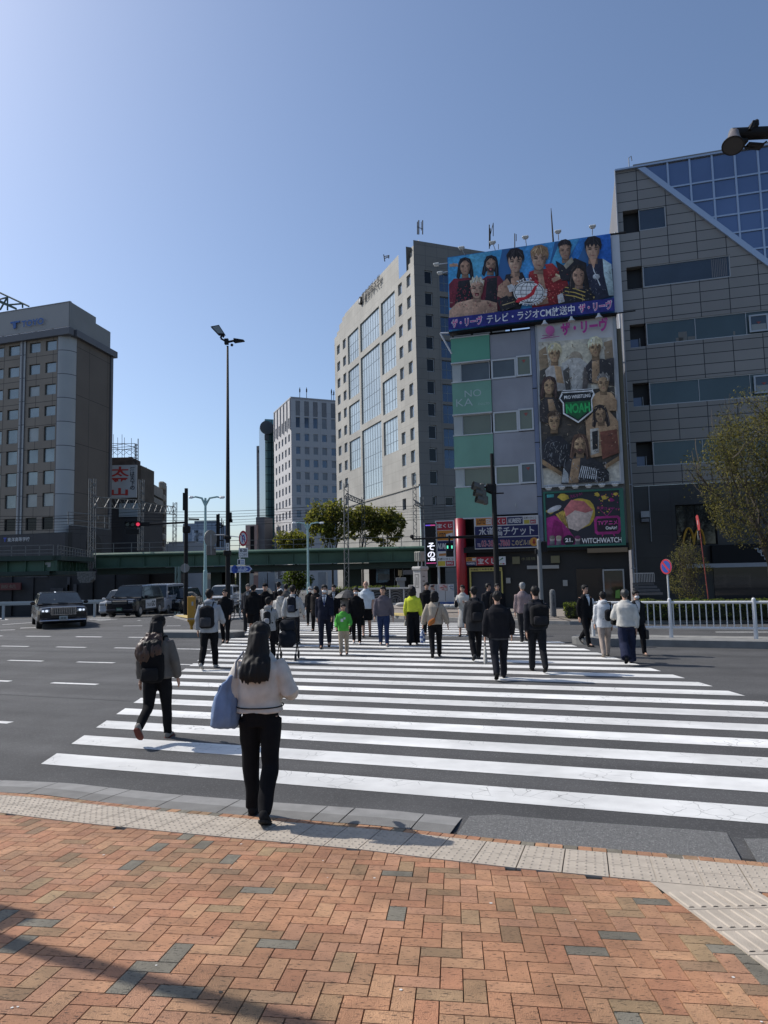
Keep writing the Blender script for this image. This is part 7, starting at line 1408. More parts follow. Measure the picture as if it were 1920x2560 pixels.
# ---------------- trees and plants
def leafmat(name,a):
    m=mat(name,a,.6,var=.35,vs=1.5,spec=.2); n=m.node_tree
    if 'tl' in n.nodes: return m
    b=n.nodes['Principled BSDF']; tl=n.nodes.new('ShaderNodeBsdfTranslucent'); tl.name='tl'; tl.inputs[0].default_value=(a[0]*1.7,a[1]*1.7,a[2]*1.1,1); mx=n.nodes.new('ShaderNodeMixShader'); mx.inputs[0].default_value=.55; o=n.nodes['Material Output']; n.links.new(b.outputs[0],mx.inputs[1]); n.links.new(tl.outputs[0],mx.inputs[2]); n.links.new(mx.outputs[0],o.inputs[0]); return m
def tree(name,lab,cat,base,crown,n_limbs,leafn,leafs,lm,bm,r0=.2,twig=3,seed=0,clump=.28,grp=None,shell=.55,up=.0,hole=-.08):
    """base point; crown=(centre, radii); limbs reach into the crown, leaf quads gather in clumps at the twig ends"""
    rs=random.Random(seed); t=thing(name,lab,cat,tuple(base),grp); c,rad=Vector(crown[0]),crown[1]; mb=MB(); tips=[]
    fork=Vector((base[0],base[1],base[2]+(c.z-rad[2]-base[2])*.85)); b0=Vector(base)
    mb.tube([b0,b0.lerp(fork,.5)+Vector((rs.uniform(-.1,.1)*r0*4,0,0)),fork],[r0,r0*.8,r0*.7],8)
    def inside(p): q=p-c; return (q.x/rad[0])**2+(q.y/rad[1])**2+(q.z/rad[2])**2
    def grow(p,d,L,r,lev):
        pts=[p]; q=p
        for k in range(3):
            d=(d+Vector((rs.uniform(-.3,.3),rs.uniform(-.3,.3),rs.uniform(-.1,.25)+up))).normalized(); q=q+d*(L/3); pts.append(q)
        mb.tube(pts,[r,r*.85,r*.7,r*.5],5 if lev<2 else 3,cap=False)
        if lev>=twig or inside(q)>1.25: tips.append((q,d)); return
        tips.append((pts[2],d)) if lev>=twig-1 else None
        for k in range(rs.choice((2,3,3))):
            dd=(d+Vector((rs.uniform(-.9,.9),rs.uniform(-.9,.9),rs.uniform(-.35,.75)+up))).normalized(); grow(q if k else pts[2],dd,L*rs.uniform(.6,.85),r*.6,lev+1)
    for i in range(n_limbs):
        a=2*math.pi*i/n_limbs+rs.uniform(-.4,.4); tgt=c+Vector((math.cos(a)*rad[0]*.5,math.sin(a)*rad[1]*.5,rs.uniform(-.5,.4)*rad[2])); d=(tgt-fork); L=d.length*.62; grow(fork-Z*rs.uniform(0,.2)*(fork.z-b0.z),d.normalized(),L,r0*.5,0)
    mb.build('trunk',bm,t)
    mb=MB(); tips=[x for x in tips if inside(x[0])<1.35] or tips
    for i in range(leafn):
        p,d=rs.choice(tips); 
        if rs.random()<shell:
            g=Vector((rs.gauss(0,1),rs.gauss(0,1),rs.gauss(0,1))).normalized(); g=Vector((g.x*rad[0],g.y*rad[1],g.z*rad[2]))*rs.uniform(.6,1.)**.6; q=c+g
            nz=mnoise.noise(q*.9/max(.4,min(rad))*1.6+Vector((seed*7.1,0,0)))
            if nz<hole: continue
        else: q=p+Vector((rs.gauss(0,clump),rs.gauss(0,clump),rs.gauss(0,clump)))
        a=Vector((rs.gauss(0,1),rs.gauss(0,1),rs.gauss(0,1))).normalized(); b_=a.orthogonal().normalized(); b_=(b_+a.cross(b_)*rs.uniform(-1,1)).normalized(); s_=leafs*rs.uniform(.6,1.3)
        mb.add([q-a*s_,q+b_*s_*.45,q+a*s_,q-b_*s_*.45],[(0,1,2,3)],rs.choice((0,0,0,1,2)))
    mb.build('crown',lm,t); return t
lmA=[leafmat('spring leaf',(.125,.13,.03)),leafmat('bright leaf',(.18,.165,.04)),leafmat('deep leaf',(.055,.07,.016))]
lmB=[leafmat('budding leaf',(.095,.09,.036)),leafmat('yellow bud leaf',(.145,.13,.055)),leafmat('dark bud leaf',(.04,.045,.016))]
lmC=[leafmat('hedge leaf',(.06,.085,.018)),leafmat('hedge tip leaf',(.13,.15,.03)),leafmat('hedge deep leaf',(.025,.035,.01))]
m_bark=mat('grey brown bark',(.055,.045,.035),.9,var=.3,vs=8)
Yt=86
def crown(px,Y,rx,ry,dep): c=W(px,Y); return (c,(rx*Y/FP,dep,ry*Y/FP))
g=prof(Yt)
for i,(px,rx,ry,base,lab,n) in enumerate((((830,1306),70,50,(830,1400),'broad spring tree with bare limbs, left of the mast beyond the overpass',3600),((905,1308),52,46,(905,1400),'spring tree behind the two masts beyond the overpass',2400),((965,1318),54,42,(960,1400),'dark green tree at the right end of the row beyond the overpass',2800),((738,1355),48,22,(740,1400),'low bright shrub tree at the left end of the row beyond the overpass',2000))):
    c=crown(px,Yt+i*1.5,rx,ry,2.4); tree('roadside_tree',lab,'tree',(c[0].x,c[0].y,g),c,6,n*2,.24,lmA,m_bark,.16,3,seed=11+i,clump=.3,grp='trees beyond the overpass',shell=.62,hole=.06)
c=crown((1905,1195),27.5,150,192,2.2); tree('street_tree','large budding street tree with fine twigs in front of the grey panelled building','tree',(c[0].x+.1,c[0].y,.12),c,9,30000,.054,lmB,m_bark,.17,4,seed=5,clump=.22,shell=.66,hole=-.16,up=.06)
c=crown((1722,1430),28,56,76,.9); tree('round_bush','tall twiggy round bush with small fresh leaves behind the white guard fence','bush',(c[0].x,c[0].y,.12),c,9,5200,.036,lmB,m_bark,.05,3,seed=9,clump=.16,shell=.72,up=.35)
# hedges
def hedge(lab,p0,p1,Y0,Y1,zt,dep,n,seed):
    rs=random.Random(seed); a=W(p0,Y0); c=W(p1,Y1); t=thing('hedge',lab,'hedge',(a.x,a.y,.13)); mb=MB(); d=(c-a); d.z=0; L=d.length; d=d.normalized(); nn=Vector((-d.y,d.x,0))
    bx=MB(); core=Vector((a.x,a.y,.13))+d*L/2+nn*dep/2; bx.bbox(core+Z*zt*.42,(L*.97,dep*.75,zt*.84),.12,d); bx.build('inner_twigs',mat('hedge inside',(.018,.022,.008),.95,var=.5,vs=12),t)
    for i in range(n):
        u=rs.uniform(0,L); zt_=zt*(1+.14*mnoise.noise(Vector((u*1.3,seed,0)))); q=Vector((a.x,a.y,.13))+d*u+nn*rs.uniform(0,dep)+Z*(zt_*rs.random()**.5)
        v=Vector((rs.gauss(0,1),rs.gauss(0,1),rs.gauss(0,1))).normalized(); b_=v.orthogonal().normalized(); s_=.05*rs.uniform(.6,1.4); mb.add([q-v*s_,q+b_*s_*.5,q+v*s_,q-b_*s_*.5],[(0,1,2,3)],rs.choice((0,0,1,2)))
    mb.build('leaves',lmC,t)
hedge('low clipped hedge behind the white guard fence under the street tree',(1600,1552),(2080,1552),25.2,24.,.72,.9,9000,1)
hedge('short hedge left of the men at the right end of the crossing',(1408,1552),(1500,1554),27,26.4,.62,.8,1800,2)
hedge('dark shrub bed under the overpass behind the crowd',(830,1480),(1000,1480),50,50,1.,1.2,1500,3)
# thicket seen under the overpass
c=crown((745,1448),88,40,28,2.); tree('thicket_tree','dark leafy tree under the overpass behind the crowd','tree',(c[0].x,c[0].y,prof(88)),c,7,2200,.2,[lmC[0],lmC[2],lmC[2]],m_bark,.12,3,seed=31,shell=.5)
c=crown((588,1462),92,10,18,1.2); tree('thicket_tree','small green tree under the overpass behind the tall lamp mast','tree',(c[0].x,c[0].y,prof(92)),c,5,700,.2,lmC,m_bark,.1,2,seed=33,shell=.6)
# red leaning pole, no parking sign
Y=27; a,c=W(Z10(985,2010),Y),W(Z10(905,1360),Y); t=thing('red_banner_pole','thin red leaning pole with a narrow red banner head beside the round bush','banner pole',tuple(a)); mb=MB(); a0=a+(a-c)*.12; mb.tube([a0,c],.022,6); mb.build('pole',mat('faded red pole',(.22,.04,.03),.5,var=.3,vs=8),t); f=Fac(Z10(887,1290),Y,(.5,-.87)); mb=MB(); P=[f.hit(Z10(x,y)) for x,y in((868,1240),(878,1222),(890,1230),(905,1300),(908,1362),(890,1362))]; mb.prism(P,f,-.015,.015); mb.build('banner',mat('banner red',(.40,.035,.035),.5),t); mb=MB(); mb.fbox(f,P[0][0]+.06,P[4][1]+.4,P[4][0]-.06,P[1][1]-.4,.015,.02); mb.build('banner_text',mat('banner pale',(.45,.25,.24),.6),t)
mb=MB(); q=[W(Z10(x,y),Y) for x,y in((885,1370),(908,1365),(912,1440),(890,1445),(885,1370))]; mb.tube(q,.012,4); mb.build('hook_frame',m_metal,t)
Y=26; p=W(Z2(880,935),Y); c=W(Z2(841,500),Y); t=thing('no_parking_sign','narrow looking blue and red no parking sign on a white pole before the bush','sign',(p.x,Y,.13)); mb=MB(); mb.tube([Vector((p.x,Y,.13)),Vector((c.x+.06,Y,c.z-.1))],.035,8); mb.build('pole',m_wframe,t)
ax=Vector((.36,.93,0)).normalized(); f=Fac.__new__(Fac); f.o=Vector((c.x,Y-.05,0)); f.d=ax*-1 if 0 else Vector((.36,-.93,0)); f.n=Vector((f.d.y,-f.d.x,0)); R_=.29; mb=MB(); dd=lambda r:[(r*math.cos(a),c.z+r*math.sin(a)) for a in np.linspace(0,2*math.pi,26,endpoint=False)]
mb.prism(dd(R_),f,-.02,0,m=2); mb.prism(dd(R_*.99),f,0,.004); mb.prism(dd(R_*.78),f,.004,.008,m=1); mb.flat([(-.2,c.z+.14),(-.14,c.z+.2),(.2,c.z-.14),(.14,c.z-.2)],f,.012,0); mb.build('round_sign',[m_sr,m_sb,m_metal],t)
# railings and steps at the side of the panelled building
f=Fac(Z2(680,640),33,(.964,-.267)); h=lambda x,y:f.hit(Z2(x,y)); t=thing('step_railing','grey railing above low steps beside the dark stone wall','railing',tuple(f.pt(*h(670,760)))); mb=MB(); p=h(585,625);q2=h(750,555)
for k in range(14): a=p[0]+(q2[0]-p[0])*k/13; mb.fbox(f,a-.015,p[1],a+.015,q2[1],-.03,0)
mb.fbox(f,p[0],q2[1],q2[0],q2[1]+.05,-.04,.01); mb.build('bars',m_metal,t); mb=MB()
for k in range(4): z=h(0,640+k*24)[1]; mb.fbox(f,p[0],z-.12,q2[0]+.1*k,z,-.6,-.2+.2*k)
mb.build('steps',mat('dim step',(.10,.10,.105),.9),t)
island('corner_island','',(6.35,5.95),(.951,-.309),1.6,1.0,.15,m_isl,m_islt)
# horn loudspeaker on a pole arm at top right (post stands outside the frame)
f=Fac(Z8(1000,250),6.5,(1,0)); q8=lambda x,y,Y=6.5:W(Z8(x,y),Y); t=thing('arm_pole','dark post with a thick horizontal arm reaching in from the right edge','pole',(7.0,6.35,.15)); mb=MB(); a=q8(1012,172); e=Vector((7.0,6.35,a.z)); mb.tube([a,e],.06,16); mb.tube([a-Vector((.012,0,0)),a],.057,16,m=1); mb.tube([Vector((e.x,6.4,.15)),Vector((e.x,6.4,e.z+.5))],.1,14); mb.build('arm',[m_black,mat('arm end cap',(.12,.12,.125),.5)],t)
mb=MB(); c=q8(1170,120); mb.bbox(c,(.09,.16,.09),.02,(1,0,.5)); mb.tube([q8(1120,175)+Vector((0,-.08,0)),q8(1150,110)+Vector((0,-.08,0))],.016,6); mb.build('clamp',m_black,t)
t=thing('horn_speaker','grey brown horn loudspeaker hanging from the arm at top right','loudspeaker',tuple(q8(970,300))); a,e=q8(1005,190)+Vector((0,-.07,0)),q8(962,330)+Vector((0,-.15,0)); ax=e-a; P=[a+ax*k for k in(0,.1,.3,.6,.85,.97,1.)]; mb=MB(); mb.tube(P,[.04,.043,.05,.067,.087,.097,.1],22); mb.build('horn',mat('horn grey brown',(.135,.115,.11),.5),t,smooth=True); mb=MB(); mb.tube([e-ax*.012,e+ax*.03],[.102,.102],22); mb.tube([e+ax*.031,e+ax*.033],[.088,.088],18,m=1); mb.build('rim',[m_black,m_dark],t)
mb=MB(); mb.tube([q8(1050,240),q8(1090,265),q8(1170,275),q8(1240,255),q8(1280,225)],.008,6); mb.bbox(q8(1075,245),(.11,.14,.05),.015); mb.bbox(q8(1185,262),(.16,.1,.03),.01,(1,0,-.1)); mb.bbox(q8(1030,225),(.05,.12,.1),.01); mb.build('bracket',m_black,t)
# street sign post out of frame at left whose shadow falls across the pavement
# ================= people =================
def remesh(mb,vox,it=2):
    me=bpy.data.meshes.new('tmp'); me.from_pydata([tuple(v) for v in mb.V],[],mb.F); o=bpy.data.objects.new('tmp',me); COL.objects.link(o)
    m=o.modifiers.new('r','REMESH'); m.mode='VOXEL'; m.voxel_size=vox; s=o.modifiers.new('s','SMOOTH'); s.iterations=it; s.factor=.5
    dg=bpy.context.evaluated_depsgraph_get(); ev=o.evaluated_get(dg); em=ev.to_mesh(); n=len(em.vertices); V=np.empty(n*3); em.vertices.foreach_get('co',V); N=np.empty(n*3); em.vertex_normals.foreach_get('vector',N)
    F=[tuple(p.vertices) for p in em.polygons]; ev.to_mesh_clear(); bpy.data.objects.remove(o); bpy.data.meshes.remove(me); return V.reshape(-1,3),N.reshape(-1,3),F
def crumple(V,N,amp,fx,fz,seed=0):
    D=np.array([mnoise.noise(Vector((v[0]*fx+seed,v[1]*fx,v[2]*fz))) for v in V]); return V+N*(D*amp)[:,None]
def cloth(name,col,kind='plain'):
    if kind=='plain': return mat(name,col,.9,var=.14,vs=9,spec=.1)
    m=mat(name,col,.85,spec=.25); n=m.node_tree; 
    if n.nodes.get('w1'): return m
    b=n.nodes['Principled BSDF']; L=n.links.new; tc=n.nodes.new('ShaderNodeTexCoord'); src=None
    for i,(ax,s_) in enumerate((('Z',15.),) if kind=='stripe' else (('Z',9.),('X',9.))):
        w_=n.nodes.new('ShaderNodeTexWave'); w_.name='w%d'%(i+1); w_.bands_direction=ax; w_.inputs['Scale'].default_value=s_; L(tc.outputs['Object'],w_.inputs['Vector'])
        r=n.nodes.new('ShaderNodeValToRGB'); r.color_ramp.interpolation='CONSTANT'; r.color_ramp.elements[0].color=(.03,.03,.035,1) if kind=='stripe' else (.5,.5,.5,1); r.color_ramp.elements[1].position=.45; r.color_ramp.elements[1].color=(.5,.5,.49,1) if kind=='stripe' else (1,1,1,1); L(w_.outputs[0],r.inputs[0])
        if src is None: src=r.outputs[0]
        else: mx=n.nodes.new('ShaderNodeMix'); mx.data_type='RGBA'; mx.blend_type='MULTIPLY'; mx.inputs[0].default_value=1; L(src,mx.inputs[6]); L(r.outputs[0],mx.inputs[7]); src=mx.outputs[2]
    if kind!='stripe': mx=n.nodes.new('ShaderNodeMix'); mx.data_type='RGBA'; mx.blend_type='MULTIPLY'; mx.inputs[0].default_value=1; mx.inputs[7].default_value=list(col)+[1]; L(src,mx.inputs[6]); src=mx.outputs[2]
    L(src,b.inputs['Base Color']); return m
m_skin=mat('skin',(.42,.25,.18),.55,spec=.35,var=.06,vs=12); m_eye=mat('eye dark',(.02,.016,.014),.3); m_lip=mat('lip',(.30,.12,.10),.5)
m_hair=mat('black hair',(.010,.009,.009),.6,spec=.22,var=.3,vs=30,stretch=(1,1,.12)); m_hairb=mat('red brown hair ends',(.045,.019,.010),.5,var=.3,vs=30,stretch=(1,1,.12)); m_hairg=mat('grey hair',(.20,.20,.20),.6,var=.3,vs=40)
m_mask=mat('face mask white',(.62,.63,.64),.8)
BLK=(.009,.009,.0105); NAVY=(.014,.016,.028)
class Pose:
    def __init__(s,stride=18,lead=1,lift=0,aL=None,aR=None,hunch=0.,sex='m',lean=0.):
        s.lead=lead; J={}; s.J=J; s.sex=sex; w_=.054 if sex=='m' else .056; sw=.099 if sex=='m' else .088; s.sw=sw
        for side,sg in(('L',-1),('R',1)):
            ld=(lead>0)==(side=='R'); a=R(stride if ld else -stride*.85); k=R(stride*.25 if ld else stride*1.5+lift); hip=Vector((sg*w_,0,.52)); kn=hip+Vector((0,math.sin(a),-math.cos(a)))*.245; an=kn+Vector((0,math.sin(a-k),-math.cos(a-k)))*.235
            J['hip'+side],J['kn'+side],J['an'+side]=hip,kn,an; J['fp'+side]=R(stride*.35) if ld else -R(stride*1.3+lift*.9)
            swing=(-stride*.9 if ld else stride*.9); fl,ab,el=(aL if side=='L' else aR) or (swing,7,14+abs(swing)*.4)
            sh=Vector((sg*sw,0,.798)); f_,b_=R(fl),R(ab); d=Vector((sg*math.sin(b_)*math.cos(f_),math.sin(f_),-math.cos(f_)*math.cos(b_))).normalized(); eb=sh+d*.172
            e_=R(fl+el); d2=Vector((sg*math.sin(b_)*.5*math.cos(e_)-sg*.18*math.sin(R(el)),math.sin(e_),-math.cos(e_))).normalized(); J['sh'+side],J['el'+side],J['wr'+side]=sh,eb,eb+d2*.148; J['hd'+side]=d2
        zs_=[]
        for side in'LR':
            an=J['an'+side]; p=J['fp'+side]; toe=an+Vector((0,math.cos(p)*.1,math.sin(p)*.1))-Vector((0,0,.03)); heel=an+Vector((0,-.03,-.03-.0*p)); zs_+= [toe.z-.008,heel.z-.012 if p>=0 else an.z-.04-.02*p]
        s.dz=-min(zs_)
        for k in J:
            if k[:2]not in('fp','hd'): J[k]=J[k]+Vector((0,0,s.dz))
RT={'slim':[(.0,.086,.062),(.1,.078,.058),(.22,.096,.07),(.285,.098,.066),(.318,.084,.052),(.338,.05,.042),(.352,.036,.036)]}
def torso(mb,P,hem,ease,wf=1.,shf=1.,open_=0.,n=16):
    """ring loft from hem height to neck; ease widens it"""
    z0=P.dz; rows=[(hem,.092,.066),(.52,.094,.068),(.60,.085,.062),(.70,.095,.07),(.765,.100,.068),(.80,.094,.058),(.822,.070,.048),(.842,.045,.042),(.856,.036,.037)]; rows=[r for r in rows if r[0]>=hem]; rs=[]
    P.rows=[]
    for z,rx,ry in rows:
        k=1 if z<.8 else shf; g=ease*(1 if z<.8 else .5); rx,ry=(rx*wf*k*(P.sw/.104 if z>.68 else 1)+g),(ry*wf+g); P.rows.append((z,rx,ry)); rs.append([Vector((math.copysign(abs(math.cos(a))**.85,math.cos(a))*rx,math.copysign(abs(math.sin(a))**.9,math.sin(a))*ry+(.012 if z>.82 else 0),z+z0)) for a in np.linspace(0,2*math.pi,n,endpoint=False)])
    mb.rings(rs)
def fronty(P,x,z):
    r=P.rows; zz=[q[0] for q in r]; rx=np.interp(z,zz,[q[1] for q in r]); ry=np.interp(z,zz,[q[2] for q in r]); u=min(.98,abs(x)/rx); return ry*max(0,1-u**2.2)**.45
NP_=[0]
def person(lab,foot,headv,yaw,stride=18,lead=1,lift=0,sex='m',aL=None,aR=None,top=('shirt',BLK),hem=.49,ease=.012,sleeve=1.,pants=('reg',BLK),hair=('short',None),shoes=(.02,.02,.02),mask=False,wf=1.,shirt=None,tie=None,skirt=None,vox=.017,cap=None,hood=None,headyaw=0,H=None,ground=None,topkind='plain',sole=None,crump=.006,name='person',sc_=None,neckdz=0,collar=None,zfix=None):
    NP_[0]+=1; sd=NP_[0]*3.7
    p0=(ground or G)(foot); 
    if H is None: H=(W((foot[0],headv),p0.y).z-p0.z)
    P=Pose(stride,lead,lift,aL,aR,sex=sex); J=P.J; top_h=1.0+P.dz; S=H/top_h*1.025; Mw=Matrix.Translation(p0)@Matrix.Rotation(R(yaw),4,'Z')@Matrix.Scale(S,4)
    t=thing(name,lab,'person' if name=='person' else 'child',tuple(p0)); P.M=Mw; P.S=S; P.H=H; z0=P.dz; vx=vox/S
    def done(mb,nm,m,parent=t,rm=True,amp=0,fx=9,fz=9,it=2,smooth=True,extra=None,v=None):
        o=MB()
        if rm:
            V,N,F=remesh(mb,v or vx,it)
            if amp: V=crumple(V,N,amp,fx,fz,sd)
            o.add([Vector(q) for q in V],F,0)
        else: o=mb
        if extra: extra(o)
        o.V=[tuple(Mw@Vector(q)) for q in o.V]; return o.build(nm,m,parent,smooth=smooth)
    # ---- body: one continuous skin (head, neck, trunk, limbs) with hands and facial features
    mb=MB(); hc=Vector((0,.012,.932+z0))
    torso(mb,P,.47,-.018,.93,.95)
    mb.tube([Vector((0,.002,.835+z0)),Vector((0,.012,.89+z0))],[.034,.031],10)
    hy=R(headyaw); Rh=Matrix.Rotation(hy,3,'Z'); hp=lambda x,y,z:hc+Rh@Vector((x,y,z))
    mb.ell(hc+Vector((0,-.004,.012)),(.046,.056,.056),12,9); mb.ell(hp(0,.014,-.026),(.036,.040,.044),10,8); mb.ell(hp(0,.022,-.054),(.021,.022,.016),8,6)
    if vox<.03: mb.tube([hp(0,.046,.008),hp(0,.060,-.016),hp(0,.050,-.02)],[.006,.0095,.006],7)
    for sg in(-1,1): mb.ell(hp(sg*.047,-.002,-.004),(.007,.011,.017),7,5)
    for sd_ in'LR':
        mb.tube([J['sh'+sd_],J['sh'+sd_].lerp(J['el'+sd_],.4),J['el'+sd_],J['el'+sd_].lerp(J['wr'+sd_],.3),J['wr'+sd_]],[.032,.029,.023,.024,.015],9)
        mb.tube([J['hip'+sd_],J['hip'+sd_].lerp(J['kn'+sd_],.5),J['kn'+sd_],J['kn'+sd_].lerp(J['an'+sd_],.35),J['an'+sd_]],[.042,.042,.031,.032,.02],10)
        an=J['an'+sd_]; q=J['fp'+sd_]; mb.tube([an,an+Vector((0,math.cos(q)*.08,math.sin(q)*.08-.02))],[.02,.014],8)
    def feat(o):
        for sg in(-1,1):
            o.ell(hp(sg*.0185,.0475,.002),(.0082,.005,.0042),8,5,m=1); o.tube([hp(sg*.009,.052,.0145),hp(sg*.019,.0515,.0175),hp(sg*.029,.045,.0145)],.0028,5,m=1)
        if not mask: o.ell(hp(0,.0505,-.036),(.0125,.005,.0036),8,5,m=2)
        for sd_,sg in(('L',-1),('R',1)):
            w0=J['wr'+sd_]; d=J['hd'+sd_]; side=Vector((sg,0,0)); nrm=d.cross(side).normalized(); side=nrm.cross(d).normalized(); pc=w0+d*.028; o.ell(pc,1,10,7,M=Matrix(((side.x*.012*0+nrm.x*.022,side.x*.012,d.x*.032),(nrm.y*.022,side.y*.012,d.y*.032),(nrm.z*.022,side.z*.012,d.z*.032))))
            for i,(of,ln) in enumerate(((-.016,.036),(-.0055,.042),(.0055,.04),(.0155,.032))):
                b0=pc+d*.024+nrm*of; b1=b0+d*ln*.5-side*.004*sg*0; c_=(d-side*.45).normalized(); o.tube([b0-d*.008,b0,b1,b1+c_*ln*.5],[.0058,.0058,.0052,.004],6)
            o.tube([pc-nrm*.016,pc-nrm*.027+d*.014,pc-nrm*.026+d*.03-side*.006],[.007,.0062,.0045],6)
    done(mb,'body',[m_skin,m_eye,m_lip],extra=feat,v=min(vx,.011))
    # ---- trousers / shorts / skirt
    cn=lambda n_,c: cloth(n_+' %d %d %d'%tuple(int(x*1000) for x in c),c)
    if skirt:
        mb=MB(); zk,cc,fl=skirt; rs=[]
        for z,rx,ry in((.62,.085,.062),(.54,.1,.075),((zk+.54)/2,.105+fl*.5,.085+fl*.5),(zk,.105+fl,.09+fl)): rs.append([Vector((math.cos(a)*rx,math.sin(a)*ry,z+z0)) for a in np.linspace(0,6.283,16,endpoint=False)])
        mb.rings(rs[::-1]); done(mb,'skirt',cn('skirt cloth',cc),amp=.012,fx=16,fz=3)
    if pants:
        kind,cc=pants; mb=MB(); e={'slim':.004,'reg':.007,'wide':.022,'shorts':.014}[kind]; rs=[]
        for z,rx,ry in((.47,.086,.066),(.52,.094,.07),(.57,.088,.065),(.605,.082,.06)): rs.append([Vector((math.cos(a)*(rx*wf+e*.4),math.sin(a)*(ry*wf+e*.4),z+z0)) for a in np.linspace(0,6.283,16,endpoint=False)])
        mb.rings(rs)
        for sd_ in'LR':
            h_,k_,a_=J['hip'+sd_]+Vector((0,0,-.01)),J['kn'+sd_],J['an'+sd_]+Vector((0,0,-.008)); 
            if kind=='shorts': mb.tube([h_,h_.lerp(k_,.45),h_.lerp(k_,.92)],[.056+e*.6,.052+e,.05+e],12)
            else:
                r=[.057+e*.4,.052+e*.7,.037+e,.035+e,.027+e*1.1]
                if kind=='wide': r=[.06,.062,.062,.064,.066]
                mb.tube([h_,h_.lerp(k_,.45),k_,k_.lerp(a_,.35),a_],[x*(.5+.5*wf) for x in r],12)
        done(mb,'trousers' if kind!='shorts' else 'shorts',cn('trouser cloth',cc),amp=crump,fx=14,fz=10)
    # ---- shoes
    for sd_ in'LR':
        an=J['an'+sd_]; q=J['fp'+sd_]; f=Vector((0,math.cos(q),math.sin(q))); up=Vector((0,-math.sin(q),math.cos(q))); b0=an-up*.012; mb=MB(); pts=[]
        for l,wd,h0,h1 in((-.034,.016,-.026,.012),(-.025,.022,-.03,.026),(.01,.023,-.03,.022),(.05,.025,-.03,.002),(.085,.025,-.03,-.008),(.108,.016,-.028,-.014)):
            pts.append([b0+f*l+Vector((math.cos(a)*wd,0,0))+up*((h0+h1)/2+math.sin(a)*(h1-h0)/2) for a in np.linspace(0,6.283,10,endpoint=False)])
        mb.rings(pts); so=done(mb,'shoe',cn('shoe',shoes),rm=False)
        if sole:
            mb=MB(); mb.rings([[b0+f*l+Vector((x,0,0))-up*h_ for l,x in((-.036,.012),(-.02,.023),(.05,.027),(.09,.026),(.112,.012),(.112,-.012),(.09,-.026),(.05,-.027),(-.02,-.023),(-.036,-.012))] for h_ in(.036,.024)]); done(mb,'sole',cn('sole',sole),so,rm=False,smooth=False)
    # ---- top
    kind,cc=top; mb=MB(); torso(mb,P,hem,ease,wf,1.02); 
    for sd_ in'LR':
        s_,e_,w_=J['sh'+sd_],J['el'+sd_],J['wr'+sd_]; g=ease; 
        if sleeve>=.9: mb.tube([s_+Vector((0,0,-.002)),s_.lerp(e_,.5),e_,e_.lerp(w_,.5),e_.lerp(w_,.97)],[.031+g*.45,.029+g*.6,.026+g*.6,.024+g*.65,.019+g*.5],11)
        else: mb.tube([s_,s_.lerp(e_,.5),s_.lerp(e_,sleeve)],[.031+g*.5,.031+g*.7,.031+g*.9],11)
    if hood: mb.ell(Vector((0,-.045,.845+z0)),(.062,.045,.035),10,7); mb.tube([Vector((math.cos(a)*.052,math.sin(a)*.05+.005,.85+z0+.012*math.sin(a))) for a in np.linspace(-.6,math.pi+.6,12)],.016,8)
    if collar: mb.tube([Vector((math.cos(a)*.042,math.sin(a)*.042+.008,.853+z0)) for a in np.linspace(0,6.283,13)],.013,7)
    to=done(mb,kind,cn(kind+' cloth',cc) if topkind=='plain' else cloth(kind+' '+topkind,cc,topkind),amp=crump*1.1,fx=12,fz=13)
    if shirt:
        mb=MB(); A=[]; rows=[(.848,.034),(.82,.036),(.78,.026),(.74,.017),(.70,.008),(.665,.002)]
        for z,w_ in rows: A.append([Vector((x,fronty(P,x,z)+.009+(.012 if z>.82 else 0),z+z0)) for x in(-w_,0,w_)])
        for i in range(len(A)-1):
            for k in range(2): mb.quad(A[i][k],A[i+1][k],A[i+1][k+1],A[i][k+1])
        so=done(mb,'shirt_front',cn('shirt',shirt),to,rm=False)
        if tie:
            mb=MB(); A=[[Vector((x,fronty(P,0,z)+.014+(.012 if z>.82 else 0),z+z0)) for x in(-w_,w_)] for z,w_ in((.842,.007),(.83,.005),(.72,.011),(.68,.009))]
            for i in range(3): mb.quad(A[i][0],A[i+1][0],A[i+1][1],A[i][1])
            done(mb,'tie',cn('tie',tie),so,rm=False)
    # ---- hair, hats, mask
    hk,hcol=hair[:2]; hm=hcol or m_hair
    if hk!='bald':
        mb=MB()
        if hk in('short','bun','grey'):
            mb.ell(hp(0,-.013,.022),(.054,.060,.056),14,9); mb.ell(hp(0,-.034,-.012),(.042,.030,.034),10,7); mb.ell(hp(0,.030,.045),(.040,.026,.018),10,6)
            if hk=='bun': mb.ell(hp(0,-.06,.04),(.026,.026,.026),10,7)
        if hk=='bob': mb.ell(hp(0,-.012,.015),(.064,.068,.062),14,9); mb.ell(hp(0,-.030,-.03),(.072,.05,.058),14,9); mb.ell(hp(0,-.034,-.065),(.066,.042,.042),12,8)
        if hk in('long','wavy'):
            zl=.69 if hk=='wavy' else hair[2] if len(hair)>2 else .70; yo=.055 if hk=='wavy' else .015; mb.ell(hp(0,-.010,.016),(.057,.064,.058),14,9); L=[]
            for z,rx,ry,y in((.95,.05,.04,-.03),(.89,.056,.044,-.042),(.84,.066,.038,-.06),(.80,.078,.034,-.08-yo),((.80+zl)/2,.084,.030,-.095-yo),(zl+.02,.078,.022,-.104-yo),(zl-.01,.06,.013,-.107-yo)): L.append([Vector((math.cos(a)*rx,math.sin(a)*ry+y,z+z0)) for a in np.linspace(0,6.283,14,endpoint=False)])
            mb.rings(L[::-1])
